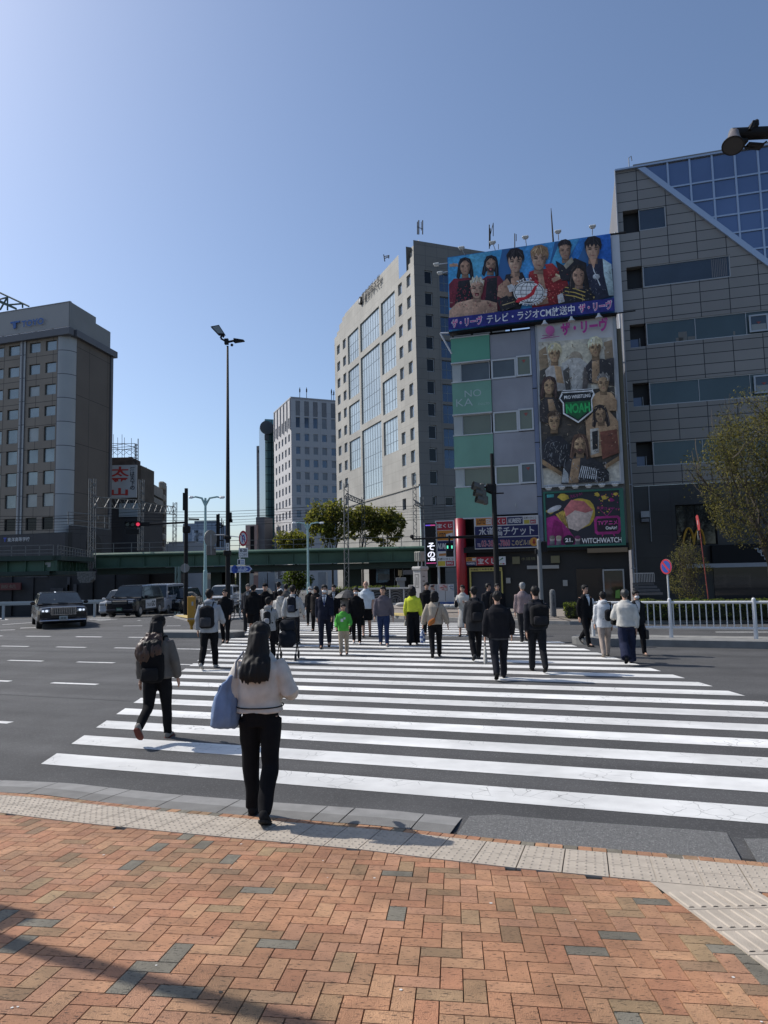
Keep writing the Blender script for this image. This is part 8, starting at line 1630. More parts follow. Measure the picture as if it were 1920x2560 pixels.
        if hk in('long','wavy'):
            V,N,F=remesh(mb,min(vx,.009),2); V=crumple(V,N,.007,46,5,sd); zc=(zl if hk=='long' else .69)+z0
            for v in V:
                if v[2]<zc+.07: v[2]+=(mnoise.noise(Vector((v[0]*62,sd,0)))*.024+mnoise.noise(Vector((v[0]*150,sd,3)))*.012)*min(1,(zc+.07-v[2])/.06)
            mb=MB(); mb.add([Vector(v) for v in V],F); ho=done(mb,'hair',hm,rm=False)
        else: ho=done(mb,'hair',hm,amp=.009,fx=38,fz=6,v=min(vx,.010),it=1)
        if hk=='wavy':
            mb=MB(); L=[]
            for z,rx,ry,x,y in((.87,.066,.03,-.004,-.07),(.82,.088,.034,-.012,-.105),(.77,.104,.034,-.022,-.135),(.71,.105,.03,-.03,-.15),(.655,.085,.022,-.032,-.155),(.625,.045,.012,-.03,-.155)): L.append([Vector((math.cos(a)*rx+x,math.sin(a)*ry+y,z+z0)) for a in np.linspace(0,6.283,18,endpoint=False)])
            mb.rings(L[::-1]); V,N,F=remesh(mb,.008,1); V=crumple(V,N,.018,34,9,sd); V=crumple(V,N,.008,80,14,sd+2); mb=MB(); mb.add([Vector(v) for v in V],F); done(mb,'hair_ends',m_hairb,ho,rm=False)
    if cap:
        mb=MB(); cc,back=cap; mb.ell(hp(0,-.006,.036),(.056,.064,.042),14,9); co=done(mb,'cap',cn('cap cloth',cc),v=min(vx,.010)); mb=MB(); d=-1 if back else 1
        mb.rings([[hp(x,.05*1+y,.030+z) for x,y in((-.042,0),(-.03,.03),(0,.042),(.03,.03),(.042,0),(0,-.02))] for z in(0,.006)]); done(mb,'brim',cn('cap cloth',cc),co,rm=False)
    if mask:
        mb=MB(); mb.ell(hp(0,.030,-.030),(.036,.034,.027),12,8); done(mb,'face_mask',m_mask,rm=False)
    P.t=t; P.p0=p0; return P
def bag_at(P,name,lab,cat,parts,loc=None,grp=None):
    t=thing(name,lab,cat,tuple(P.M@Vector(loc or (0,-.1,.6))),grp)
    for nm,mb,m,sm in parts: mb.V=[tuple(P.M@Vector(v)) for v in mb.V]; mb.build(nm,m,t,smooth=sm)
    return t
def backpack(P,lab,col,w_=.085,h_=.22,d_=.055,z=.72,straps=None,pocket=True,y0=-.075,x0=0.,accent=None):
    m=cloth('pack cloth %d %d %d'%tuple(int(c*1000) for c in col),col); z+=P.dz; b=MB(); b.bbox(Vector((x0,y0-d_,z)),(w_*2,d_*2,h_),.026); b.ell(Vector((x0,y0-d_,z+h_*.36)),(w_*.95,d_*1.05,h_*.2),12,8); V,N,F=remesh(b,.012); b=MB(); V=crumple(V,N,.006,16,16,z); b.add([Vector(v) for v in V],F)
    parts=[('pack_body',b,m,True)]
    if pocket: q=MB(); q.bbox(Vector((x0,y0-d_*2-.012,z-h_*.2)),(w_*1.5,.035,h_*.42),.014); parts.append(('front_pocket',q,cloth('pack pocket %d'%int(col[0]*1000),tuple(c*1.5+.004 for c in (accent or col))),True))
    for sg in(-1,1):
        q=MB(); s=Vector((sg*.055+x0,0,0)); zz=P.dz; q.tube([Vector((sg*.05+x0,y0+.01,z+h_*.42)),Vector((sg*.058+x0,-.03,.835+zz)),Vector((sg*.062,.025,.83+zz)),Vector((sg*.068,.078,.76+zz)),Vector((sg*.082,.07,.68+zz)),Vector((sg*.095,0,.64+zz)),Vector((sg*.07+x0,y0,z-h_*.36))],.009,6,flat=1.6); parts.append(('strap',q,m,True))
    return bag_at(P,'backpack',lab,'backpack',parts,(0,y0,z))
def tote(P,lab,col,hand,w_=.07,h_=.17,d_=.03,drop=.06,handle=True,name='tote_bag',cat='bag',yaw=90,pattern=None,dz=0):
    c=P.J['wr'+hand]+P.J['hd'+hand]*.06; d=Vector((math.cos(R(yaw)),math.sin(R(yaw)),0)); n=Vector((-d.y,d.x,0)); top=c-Z*drop; b=MB(); rs=[]
    for k,ww,dd in((0,.85,.35),(.3,.95,.8),(.75,1.,1.),(.96,.95,.9),(1.,.8,.6)): rs.append([top+d*(math.copysign(abs(math.cos(a))**.6,math.cos(a))*w_*ww)+n*(math.copysign(abs(math.sin(a))**.7,math.sin(a))*d_*dd)-Z*(h_*k) for a in np.linspace(0,6.283,16,endpoint=False)])
    b.rings(rs); V,N,F=remesh(b,.009); V=crumple(V,N,.008,20,14,c.x*9); b=MB(); b.add([Vector(v) for v in V],F); m=pattern or cloth('bag cloth %d %d %d'%tuple(int(q*1000) for q in col),col); parts=[('bag_body',b,m,True)]
    if handle:
        for sg in(-1,1): q=MB(); q.tube([top-d*w_*.5+n*d_*.3*sg,c-d*.012+n*.004*sg,c+Z*.006,c+d*.012+n*.004*sg,top+d*w_*.5+n*d_*.3*sg],.005,6); parts.append(('handle',q,m,True))
    return bag_at(P,name,lab,cat,parts,tuple(top-Z*h_))
zX=lambda o,s:ZR(o[0],o[1],s)
# ---- 1 woman in front, cream sweatshirt
P=person('woman in a cream sweatshirt with long straight black hair, walking nearest the camera',(652,2046),1567,-2,stride=9,lead=-1,lift=16,sex='f',aL=(-8,20,95),aR=(-12,26,88),top=('sweatshirt',(.50,.47,.43)),hem=.545,ease=.03,pants=('reg',BLK),hair=('long',None,.715),shoes=(.016,.016,.017),vox=.0105,ground=SW,sole=(.02,.02,.02),crump=.008,collar=True)
b=MB(); zz=.572; zr=[q[0] for q in P.rows]; rx,ry=np.interp(zz,zr,[q[1] for q in P.rows])+.002,np.interp(zz,zr,[q[2] for q in P.rows])+.002
b.tube([Vector((math.copysign(abs(math.cos(a))**.85,math.cos(a))*rx,math.copysign(abs(math.sin(a))**.9,math.sin(a))*ry,zz+P.dz)) for a in np.linspace(0,6.283,41)],.0035,6)
b.V=[tuple(P.M@Vector(v)) for v in b.V]; b.build('hem_stripe',cloth('dark trim',(.03,.028,.03)),P.t,smooth=True)
z0=P.dz; b=MB(); rs=[]; yaw_=R(68); d=Vector((math.cos(yaw_),math.sin(yaw_),0)); n=Vector((-d.y,d.x,0)); c=Vector((-.175,-.01,.0))
for z,wd,dp,off in((.735,.055,.012,.05),(.70,.085,.03,.035),(.62,.105,.055,.02),(.53,.115,.068,.0),(.485,.105,.064,-.005),(.465,.07,.045,-.005)): rs.append([c+d*(math.cos(a)*wd)+n*(math.sin(a)*dp)+Vector((off,0,z+z0)) for a in np.linspace(0,6.283,18,endpoint=False)])
b.rings(rs[::-1]); V,N,F=remesh(b,.008); V=crumple(V,N,.022,11,6,2); V=crumple(V,N,.008,30,16,5); b=MB(); b.add([Vector(v) for v in V],F); q=MB(); q.tube([c+Vector((.06,-.05,.72+z0)),Vector((-.115,-.045,.80+z0)),Vector((-.085,-.01,.848+z0)),Vector((-.10,.05,.80+z0)),c+Vector((.03,.06,.725+z0))],.006,6); mb=cloth('pale denim',(.17,.235,.37)); q2=MB(); q2.tube([c+Vector((-.012,-.072,.69+z0)),c+Vector((-.04,-.085,.6+z0)),c+Vector((-.05,-.085,.5+z0))],.004,5)
bag_at(P,'shoulder_bag','large pale blue denim shoulder bag hanging at the left side of the woman in cream','bag',[('bag_body',b,mb,True),('strap',q,cloth('strap grey',(.22,.24,.28)),True),('seam',q2,cloth('denim seam',(.10,.15,.26)),True)],(-.17,0,.5+z0))
# ---- 2 woman left with cap and black pack
P=person('woman in a black cap with long reddish brown hair, walking away at left',(393,1850),1547,-1,stride=12,lead=1,lift=34,sex='f',aL=(-4,16,16),aR=(-2,17,24),top=('blouse',(.115,.105,.095)),hem=.50,ease=.024,pants=('slim',BLK),hair=('wavy',None),shoes=(.22,.2,.18),cap=((.012,.012,.013),False),vox=.012,sole=(.16,.055,.045),wf=1.05)
backpack(P,'bulky black backpack with a hanging jacket worn by the woman in the black cap',(.008,.008,.009),.09,.24,.05,.60)
# ---- 3 hoodie man with backpack
P=person('man in a light grey hoodie walking away beside the left traffic island',(523,1672),1478,0,stride=13,lead=1,lift=6,top=('hoodie',(.30,.315,.34)),hem=.46,ease=.022,pants=('reg',BLK),shoes=(.36,.34,.31),hood=True,aL=(-5,14,20),aR=(8,18,55))
backpack(P,'black backpack on the man in the light grey hoodie',(.014,.014,.016),.09,.27,.05,.655,accent=(.03,.03,.034))
# ---- 4 uniform student
person('young man in a black high collared school uniform coming past the left island',(563,1608),1476,182,stride=9,lead=-1,aL=(12,8,30),top=('uniform',BLK),hem=.44,ease=.014,collar=True,vox=.02)
# ---- 5-7 group at left rear
person('older man in a dark zip jacket facing the camera at the crowd left end',(621,1583),1463,176,stride=6,top=('jacket',(.035,.035,.04)),ease=.02,pants=('reg',(.02,.02,.022)),hair=('grey',mat('thin grey hair',(.07,.068,.066),.7)),shoes=(.4,.4,.4),vox=.02,shirt=(.2,.2,.2))
P=person('person in black hooded top and shorts with bare legs and orange boots',(634,1597),1465,4,stride=12,lead=-1,lift=10,top=('hoodie',BLK),hem=.45,ease=.026,pants=('shorts',BLK),shoes=(.40,.15,.05),cap=((.014,.014,.015),False),hood=True,vox=.02)
person('person in a black t-shirt and cap standing close behind the bare legged walker',(664,1592),1462,178,stride=5,top=('t_shirt',BLK),sleeve=.75,cap=((.012,.012,.014),False),vox=.02)
# ---- 8 striped
P=person('person in a black and white striped hoodie pushing a pushchair away',(672,1655),1497,-2,stride=10,lead=1,sex='f',aL=(35,6,50),aR=(35,6,50),top=('hoodie',(.5,.5,.5)),topkind='stripe',hem=.48,ease=.022,cap=(BLK,False),hood=True,pants=('reg',BLK),vox=.018)
backpack(P,'small black and grey backpack on the person in the striped hoodie',(.02,.02,.022),.055,.2,.03,.68,accent=(.2,.2,.21))
t=thing('pushchair','black folding pushchair on small wheels pushed by the person in stripes','pushchair',tuple(P.p0+Vector((.42,.35,0)))); o=P.p0+Vector((.42,.35,0)); b=MB(); b.bbox(o+Z*.52,(.42,.5,.42),.1); b.ell(o+Vector((0,.1,.82)),(.24,.3,.2),12,8); b.build('seat_fabric',cloth('pushchair cloth',(.016,.018,.024)),t,smooth=True)
for x in(-.22,.22):
    b=MB(); b.tube([o+Vector((x,-.35,1.02)),o+Vector((x,-.1,.62)),o+Vector((x,.3,.1))],.014,6); b.tube([o+Vector((x,.1,.5)),o+Vector((x,-.28,.1))],.014,6); b.build('frame',m_black,t)
    for y in(-.28,.3): b=MB(); b.tube([o+Vector((x-.02,y,.09)),o+Vector((x+.02,y,.09))],.085,14); b.build('wheel',mat('tyre rubber',(.02,.02,.02),.8),t)
b=MB(); b.tube([o+Vector((-.22,-.35,1.02)),o+Vector((.22,-.35,1.02))],.016,6); b.build('handle',m_black,t)
# ---- 9,10
P=person('person in a white cap and cream hoodie walking away just behind the striped hoodie',(702,1612),1476,0,stride=10,sex='f',top=('hoodie',(.46,.44,.41)),ease=.024,hood=True,cap=((.6,.6,.6),False),pants=('reg',BLK),vox=.02)
q=MB(); q.tube([P.M@Vector((-.07,-.06,.83+P.dz)),P.M@Vector((0,-.1,.72+P.dz)),P.M@Vector((.1,-.06,.6+P.dz))],.011,6); q.build('bag_strap',cloth('pale strap',(.36,.34,.3)),P.t)
P=person('man in a pale grey sweater striding away with a flat black backpack',(733,1613),1467,-4,stride=20,lead=1,lift=22,top=('sweater',(.40,.395,.385)),hem=.48,ease=.018,pants=('slim',(.018,.018,.022)),shoes=(.1,.1,.1),sole=(.3,.29,.27),vox=.018,aL=(-14,15,16),aR=(10,17,20))
backpack(P,'flat black backpack with a grey top on the man in the pale grey sweater',(.016,.017,.022),.075,.25,.03,.68,accent=(.03,.035,.05),pocket=True)
# ---- 11 far pair
person('dark haired person in black far back left of centre, walking away',(697,1572),1458,0,stride=8,top=('coat',BLK),hem=.4,vox=.022)
person('person in a grey brown jacket far back beside the one in black',(716,1576),1463,8,stride=8,top=('jacket',(.11,.1,.09)),ease=.02,vox=.022)
P=person('hooded person in black far back holding a white plastic bag',(776,1564),1470,180,stride=8,sex='f',top=('coat',BLK),hem=.38,ease=.02,cap=((.45,.45,.44),True),mask=True,vox=.022,aL=(0,8,10))
tote(P,'thin white plastic carrier bag in the far crowd left of the suited man',(.5,.5,.5),'R',.05,.13,.03,.02)
# ---- 12-17
person('man in a dark navy suit, white mask and tie walking towards the camera',(813,1620),1466,181,stride=15,lead=1,top=('suit_jacket',NAVY),hem=.45,ease=.018,pants=('reg',NAVY),shirt=(.55,.57,.6),tie=(.04,.05,.12),mask=True,shoes=(.02,.018,.016),vox=.017)
person('woman in a long black coat half hidden behind the man in navy',(791,1578),1468,165,stride=8,sex='f',top=('coat',(.02,.018,.018)),hem=.34,ease=.02,hair=('bob',None),headyaw=-15,vox=.02)
person('man in a black suit and pale tie just behind the masked man in navy',(836,1578),1465,179,stride=8,top=('suit_jacket',BLK),hem=.45,shirt=(.5,.52,.55),tie=(.3,.3,.32),vox=.02)
P=person('woman with a white mask and long grey cardigan under a dark parasol',(868,1588),1479,178,stride=9,sex='f',top=('cardigan',(.15,.14,.13)),hem=.36,ease=.018,hair=('bob',None),mask=True,vox=.02,aL=(30,10,110))
t=thing('parasol','dark domed parasol held over the woman in the grey cardigan','parasol',tuple(P.M@Vector((0,.05,1.)))); c=P.M@Vector((-.02,.04,1.02+P.dz)); rr=.46; b=MB(); rs=[]
for k in(0,.35,.7,1.): rs.append([c+Vector((math.cos(a)*rr*k if k else math.cos(a)*.01,math.sin(a)*rr*k if k else math.sin(a)*.01,-.27*k**1.8*(1 if i%2==0 else .93))) for i,a in enumerate(np.linspace(0,6.283,16,endpoint=False))])
b.rings(rs,cap=False); b.build('canopy',mat('parasol black',(.016,.016,.017),.6),t); b=MB(); b.tube([c+Z*.05,c-Z*.7],.008,6); b.build('shaft',m_metal,t)
P=person('small boy in a bright green t-shirt and beige trousers walking towards the camera',(860,1637),1513,180,stride=7,lead=1,top=('t_shirt',(.09,.36,.06)),hem=.47,ease=.02,sleeve=.95,pants=('reg',(.34,.28,.21)),shoes=(.05,.05,.05),aL=(14,16,50),aR=(10,16,45),vox=.014,name='child',wf=1.02)
b=MB(); f_=lambda x,z:P.M@Vector((x,fronty(P,x,z)+.012,z+P.dz))
for x0,x1,z0_,z1_ in((-.045,-.01,.70,.74),(.0,.05,.655,.715)): b.quad(f_(x1,z0_),f_(x0,z0_),f_(x0,z1_),f_(x1,z1_))
b.build('name_tag',cloth('paper tag',(.5,.52,.52)),P.t)
P=person('masked person in black with white shoes behind the boy in green',(892,1610),1472,181,stride=11,lead=-1,top=('jacket',BLK),hem=.46,ease=.016,pants=('slim',BLK),mask=True,shoes=(.5,.5,.5),vox=.018)
tote(P,'black shoulder bag at the side of the masked person in black behind the boy',(.014,.014,.015),'L',.06,.14,.03,-.04)
person('bald man in a white polo shirt and black shorts facing the camera',(917,1592),1456,177,stride=7,top=('polo_shirt',(.50,.54,.58)),hem=.50,ease=.02,sleeve=.8,pants=('shorts',BLK),hair=('bald',None),shoes=(.03,.03,.03),vox=.018,wf=1.08,collar=True)
person('young man in a purple grey top and blue jeans walking towards the camera',(960,1615),1470,180,stride=10,lead=-1,top=('long_sleeve_top',(.115,.10,.115)),hem=.51,ease=.018,pants=('reg',(.022,.035,.085)),shoes=(.2,.2,.2),vox=.018,aL=(-4,16,14),aR=(2,14,22),headyaw=-12)
# ---- 20-29
P=person('woman in a neon yellow top and wide black trousers walking away',(1034,1612),1470,-2,stride=8,sex='f',top=('blouse',(.52,.56,.05)),hem=.57,ease=.026,pants=('wide',BLK),hair=('bob',None),vox=.018,aL=(0,12,26),aR=(-4,14,20))
tote(P,'pale beige handbag in the left hand of the woman in neon yellow',(.36,.34,.29),'L',.055,.10,.03,.03)
person('man in plain black standing in the shade before the stone pillar, facing the camera',(1070,1588),1459,178,stride=5,top=('t_shirt',BLK),sleeve=.8,ease=.02,vox=.02,wf=1.06)
P=person('woman in a beige jacket and black trousers with a black bob, walking away',(1090,1643),1482,-2,stride=11,lead=1,lift=8,sex='f',top=('jacket',(.33,.285,.23)),hem=.50,ease=.03,pants=('reg',BLK),hair=('bob',None),shoes=(.016,.016,.016),vox=.016,aL=(0,24,10),aR=(-4,26,12))
z0=P.dz; b=MB(); b.bbox(Vector((-.055,-.125,.545+z0)),(.12,.05,.085),.02,(1,0,.5)); q=MB(); q.tube([Vector((.075,-.03,.838+z0)),Vector((.05,-.09,.75+z0)),Vector((-.005,-.118,.6+z0))],.006,6); m_or=cloth('orange leather',(.36,.13,.04)); bag_at(P,'crossbody_bag','small orange leather crossbody bag on the back of the woman in beige','bag',[('bag_body',b,m_or,True),('strap',q,cloth('brown strap',(.13,.06,.03)),True)],(-.05,-.12,.55+z0))
m_ck=mat('checked bag cloth',(.03,.06,.2),.8,attr=False); n_=m_ck.node_tree; ck=n_.nodes.new('ShaderNodeTexChecker'); ck.inputs['Scale'].default_value=17; ck.inputs['Color1'].default_value=(.025,.06,.2,1); ck.inputs['Color2'].default_value=(.42,.46,.5,1); tc_=n_.nodes.new('ShaderNodeTexCoord'); n_.links.new(tc_.outputs['Object'],ck.inputs[0]); n_.links.new(ck.outputs[0],n_.nodes['Principled BSDF'].inputs['Base Color'])
tote(P,'blue and white checked carrier bag in the left hand of the woman in beige',(.1,.1,.3),'L',.055,.2,.045,.02,pattern=m_ck)
P=person('woman in a long pale coat dress with hair tied up, looking at her hands',(1160,1590),1466,160,stride=10,lead=1,sex='f',top=('coat',(.42,.41,.38)),hem=.55,ease=.022,skirt=(.17,(.40,.39,.37),.02),pants=None,hair=('bun',None),shoes=(.02,.02,.02),aL=(20,8,85),aR=(24,8,80),vox=.018)
tote(P,'black bag hanging at the right side of the woman in the pale coat',(.014,.014,.014),'R',.05,.13,.03,-.02)
P=person('person in a loose dark grey top with a drooping black backpack walking away',(1190,1650),1471,4,stride=12,lead=1,lift=8,sex='f',top=('loose_top',(.03,.03,.033)),hem=.40,ease=.032,pants=('reg',BLK),shoes=(.05,.05,.05),vox=.018)
backpack(P,'drooping black backpack on the person in the loose dark grey top',(.012,.012,.014),.085,.27,.055,.66)
person('man in a dark jacket seen in profile in the shade before the yellow doorway',(1224,1586),1462,200,stride=6,top=('jacket',(.02,.02,.023)),ease=.018,vox=.02,headyaw=30)
person('round faced man with glasses in black behind the man in the black jacket',(1247,1588),1462,180,stride=6,top=('shirt',BLK),ease=.02,vox=.02,wf=1.1)
P=person('stocky man in a black jacket walking away with an off white bag',(1250,1698),1484,-3,stride=13,lead=1,lift=8,top=('jacket',(.013,.013,.016)),hem=.475,ease=.03,pants=('reg',(.014,.015,.02)),shoes=(.016,.016,.016),vox=.015,wf=1.08,aL=(-4,14,16),aR=(2,18,26))
b=MB(); torso(b,P,.452,.016,1.06,.9); b.V=[v for v in b.V]; V,N,F=remesh(b,.016); b=MB(); b.add([P.M@Vector(v) for v in V],F); b.build('shirt_tail',cloth('dark grey shirt tail',(.05,.052,.058)),P.t,smooth=True)
tote(P,'off white cloth tote bag in the left hand of the man in the black jacket',(.40,.39,.36),'L',.06,.2,.022,.05)
P=person('grey haired man in a plaid shirt walking away near the dark shop',(1311,1604),1460,0,stride=8,top=('shirt',(.34,.26,.27)),topkind='plaid',hem=.48,ease=.018,pants=('reg',(.02,.02,.022)),hair=('grey',m_hairg),vox=.018)
P=person('man in dark clothes with a large square black backpack walking away',(1346,1680),1471,-3,stride=13,lead=-1,lift=6,top=('jacket',(.022,.023,.028)),hem=.50,ease=.018,pants=('reg',(.016,.017,.02)),shoes=(.016,.016,.016),vox=.016)
backpack(P,'large square black backpack on the man in dark clothes',(.012,.012,.013),.105,.24,.07,.665,x0=.015)
# ---- 30-33 right end
P=person('young man in a black suit and white shirt at the left end of the fence',(1468,1615),1466,205,stride=15,lead=1,lift=10,top=('suit_jacket',BLK),hem=.46,ease=.016,shirt=(.6,.62,.64),aL=(-8,10,14),vox=.017)
P=person('person in a white hoodie and beige trousers with a slung black bag',(1514,1642),1483,-2,stride=9,lead=1,top=('hoodie',(.52,.53,.54)),hem=.45,ease=.022,pants=('reg',(.33,.27,.23)),hood=True,shoes=(.2,.17,.14),vox=.017)
backpack(P,'slack black bag slung across the back of the person in the white hoodie',(.014,.014,.016),.06,.17,.04,.64,x0=.045,pocket=False)
P=person('man in a cream padded jacket and navy trousers at the right end',(1571,1660),1478,-10,stride=15,lead=1,lift=12,top=('padded_jacket',(.46,.45,.42)),hem=.51,ease=.032,pants=('wide',(.018,.022,.045)),shoes=(.02,.02,.02),hair=('short',mat('dark grey hair',(.03,.03,.031),.6)),vox=.016,crump=.01,wf=1.06,collar=True,aL=(10,20,70))
tote(P,'black camera bag at the left hip of the man in the cream padded jacket',(.014,.014,.015),'L',.055,.12,.04,-.03)
P=person('masked man in a dark suit behind the man in the cream padded jacket',(1597,1638),1480,185,stride=12,lead=-1,top=('suit_jacket',(.016,.016,.018)),hem=.46,mask=True,shirt=(.5,.5,.5),vox=.018,shoes=(.12,.1,.09))
b=MB(); c=P.J['wrL']+P.J['hdL']*.06; b.bbox(c-Z*.1,(.05,.2,.15),.015); q=MB(); q.tube([c+Vector((0,-.04,-.03)),c+Vector((0,-.03,.0)),c+Vector((0,.03,0)),c+Vector((0,.04,-.03))],.006,6); bag_at(P,'briefcase','black briefcase carried by the masked man in the dark suit at right','briefcase',[('case',b,mat('briefcase leather',(.014,.014,.015),.4),False),('handle',q,m_black,True)],tuple(c-Z*.18))
# ================= vehicles =================
def carpaint(n,c): return mat(n,c,.2,.0,coat=.35,spec=.3)
m_cg=mat('car glass',(.02,.03,.038),.05,.1,spec=.6,var=.4,vs=1.5); m_chr=mat('chrome',(.5,.5,.52),.15,.9); m_tyre=mat('tyre rubber',(.02,.02,.02),.8); m_rim=mat('wheel rim',(.3,.3,.31),.3,.8); m_hl=mat('headlight lit',(.6,.62,.65),.2,emit=(.8,.88,1.),es=.9); m_hl0=mat('headlight glass',(.30,.32,.34),.12,.5); m_pl=mat('number plate',(.33,.35,.34),.5); m_trim=mat('black trim',(.015,.015,.016),.5)
def car(lab,pos,yaw,L,Wd,H,belt,nose,ws0,ws1,rr0,rr1,col,cat='car',name='car',lit=False,grille='bars',chrome=False,green=False,letters=None,glasscol=None):
    """local frame: front of the car at y=0, body runs back to y=L; yaw turns the front (0 = facing the camera)"""
    t=thing(name,lab,cat,tuple(pos)); M=Matrix.Translation(Vector(pos))@Matrix.Rotation(R(yaw),4,'Z'); hw=Wd/2; zl=.22; T=lambda v:M@Vector(v)
    def bd(mb,nm,m,par=t,sm=False): mb.V=[tuple(M@Vector(v)) for v in mb.V]; return mb.build(nm,m,par,smooth=sm)
    def sect(y,zt,w,z0=zl): return [Vector((x,y,z)) for x,z in((-w*.88,z0),(-w,z0+.12),(-w,(z0+zt)/2+.05),(-w*.985,zt-.14),(-w*.90,zt-.03),(-w*.5,zt+.0),(w*.5,zt),(w*.90,zt-.03),(w*.985,zt-.14),(w,(z0+zt)/2+.05),(w,z0+.12),(w*.88,z0))]
    mb=MB(); mb.rings([sect(0,nose-.10,hw*.84,zl+.08),sect(.06,nose-.02,hw*.92,zl+.02),sect(.22,nose+.02,hw*.985),sect(ws0*.6,(nose*.55+belt*.45),hw),sect(ws0,belt,hw),sect(L*.55,belt+.01,hw),sect(rr1,belt+.02,hw),sect(L-.12,belt-.02,hw*.97),sect(L,belt-.15,hw*.88,zl+.1)])
    # cabin
    q=lambda y,z,w:[Vector((x*w,y,z)) for x in(-1,-.92,.92,1)]
    def cab(y,zt,w,wt): return [Vector(v) for v in((-w,y,belt-.03),(-w+.01,y,belt+.05),(-wt,y,zt-.06),(-wt*.88,y,zt),(wt*.88,y,zt),(wt,y,zt-.06),(w-.01,y,belt+.05),(w,y,belt-.03))]
    wt=hw*.80 if cat=='car' else hw*.86
    mb.rings([[Vector((v.x,ws0+(ws1-ws0)*max(0,min(1,(v.z-belt)/(H-belt))),v.z)) for v in cab(0,H-.02,hw*.96,wt)],cab(ws1+.25,H,hw*.96,wt),cab((ws1+rr0)/2,H+.02,hw*.97,wt),cab(rr0,H-.01,hw*.96,wt),[Vector((v.x,rr1+(rr0-rr1)*max(0,min(1,(v.z-belt)/(H-belt))),v.z)) for v in cab(0,H-.05,hw*.95,wt)]])
    bd(mb,'body',col)
    fr=lambda k,x,o=.012:Vector((x,ws0+(ws1-ws0)*k-o,belt+(H-belt)*k+o*.6)); wk=lambda k:hw*.93+(wt*.93-hw*.93)*k
    mb=MB(); a,b_=.07,.90; mb.add([fr(a,-wk(a)),fr(a,wk(a)),fr(b_,wk(b_)),fr(b_,-wk(b_))],[(0,1,2,3)]); bd(mb,'windshield',glasscol or m_cg)
    mb=MB(); mb.add([fr(.03,-wk(0)*.98),fr(.03,wk(0)*.98),fr(.075,wk(0)*.97),fr(.075,-wk(0)*.97)],[(0,1,2,3)]); 
    for x in(-.35,.3): mb.tube([fr(.08,x,.03),fr(.13,x-.4,.03)],.012,4)
    bd(mb,'wiper',m_trim)
    sw=lambda k,sg,o=.012:sg*(hw*.96-.01+(wt-hw*.96)*k+o)
    n=3 if cat!='car' or L>4.6 else 2; y0,y1=ws0+.35,rr1-.35
    for sg in(-1,1):
        for i in range(n):
            ya,yb=y0+(y1-y0)*i/n+.04,y0+(y1-y0)*(i+1)/n-.04; ta=max(ya,ws0+(ws1-ws0)*.85+.16) if i==0 else ya; tb=min(yb,rr1+(rr0-rr1)*.85-.12) if i==n-1 else yb; mb=MB(); p=[(sw(.18,sg),ya,belt+(H-belt)*.18),(sw(.18,sg),yb,belt+(H-belt)*.18),(sw(.8,sg),tb,belt+(H-belt)*.8),(sw(.8,sg),ta,belt+(H-belt)*.8)]; mb.add(p,[(0,1,2,3) if sg>0 else (3,2,1,0)]); bd(mb,'side_window',m_cg)
        mb=MB(); mb.bbox((sg*(hw+.10),ws0+.32,belt+.08),(.2,.1,.15),.04); bd(mb,'mirror',col)
        mb=MB(); mb.bbox((sg*hw*.70,.045,nose-.16),(hw*.36,.12,.15),.03); hb=bd(mb,'headlight',m_hl0); 
        if lit: mb=MB(); mb.ell((sg*hw*.66,-.02,nose-.15),(.06,.02,.05),10,6); mb.ell((sg*hw*.80,-.015,nose-.15),(.045,.02,.04),10,6); bd(mb,'lamp',m_hl,hb)
        for yw in(.16*L+.05,L*.82):
            mb=MB(); r=.32; mb.tube([(sg*(hw-.22),yw,r),(sg*(hw-.02),yw,r),(sg*(hw+.005),yw,r)],[r,r,r*.9],18); wo=bd(mb,'wheel',m_tyre); mb=MB(); mb.tube([(sg*(hw+.004),yw,r),(sg*(hw+.016),yw,r)],[r*.62,r*.55],12); bd(mb,'rim',m_rim,wo)
    mb=MB(); mb.bbox((0,.035,nose-.17),(hw*.98,.10,.20 if grille!='tall' else .30),.03,m=0); 
    nb=14 if grille=='tall' else 9
    for i in range(nb):
        if grille=='tall': mb.box((-hw*.45+hw*.9*i/(nb-1),-.025,nose-.17),(.016,.03,.26),m=1)
        elif i<4: mb.box((0,-.022,nose-.24+.045*i),(hw*.9,.02,.012),m=1)
    if grille=='tall':
        for z in(-.15,.15): mb.box((0,-.028,nose-.17+z),(hw*.99,.03,.018),m=1)
        for x in(-1,1): mb.box((x*hw*.49,-.028,nose-.17),(.018,.03,.3),m=1)
    bd(mb,'grille',[m_trim,m_chr])
    mb=MB(); mb.bbox((0,.06,zl+.16),(hw*1.82,.2,.18),.05); bd(mb,'bumper',col)
    if chrome: mb=MB(); mb.bbox((0,-.03,zl+.13),(hw*1.86,.08,.07),.03); bd(mb,'bumper_trim',m_chr)
    mb=MB(); mb.box((0,-.055,zl+.24),(.33,.02,.165)); pl=bd(mb,'number_plate',m_pl if not green else mat('green plate',(.03,.10,.06),.5))
    f=Fac.__new__(Fac); f.o=T((0,-.066,0)); f.o.z=T((0,0,0)).z; d=M.to_3x3()@Vector((1,0,0)); f.d=d; f.n=Vector((d.y,-d.x,0)); mb=MB()
    for i in range(4): mb.fbox(f,-.11+i*.06,zl+.19,-.075+i*.06,zl+.27,0,.004)
    mb.build('plate_digits',m_trim if not green else m_pl,pl)
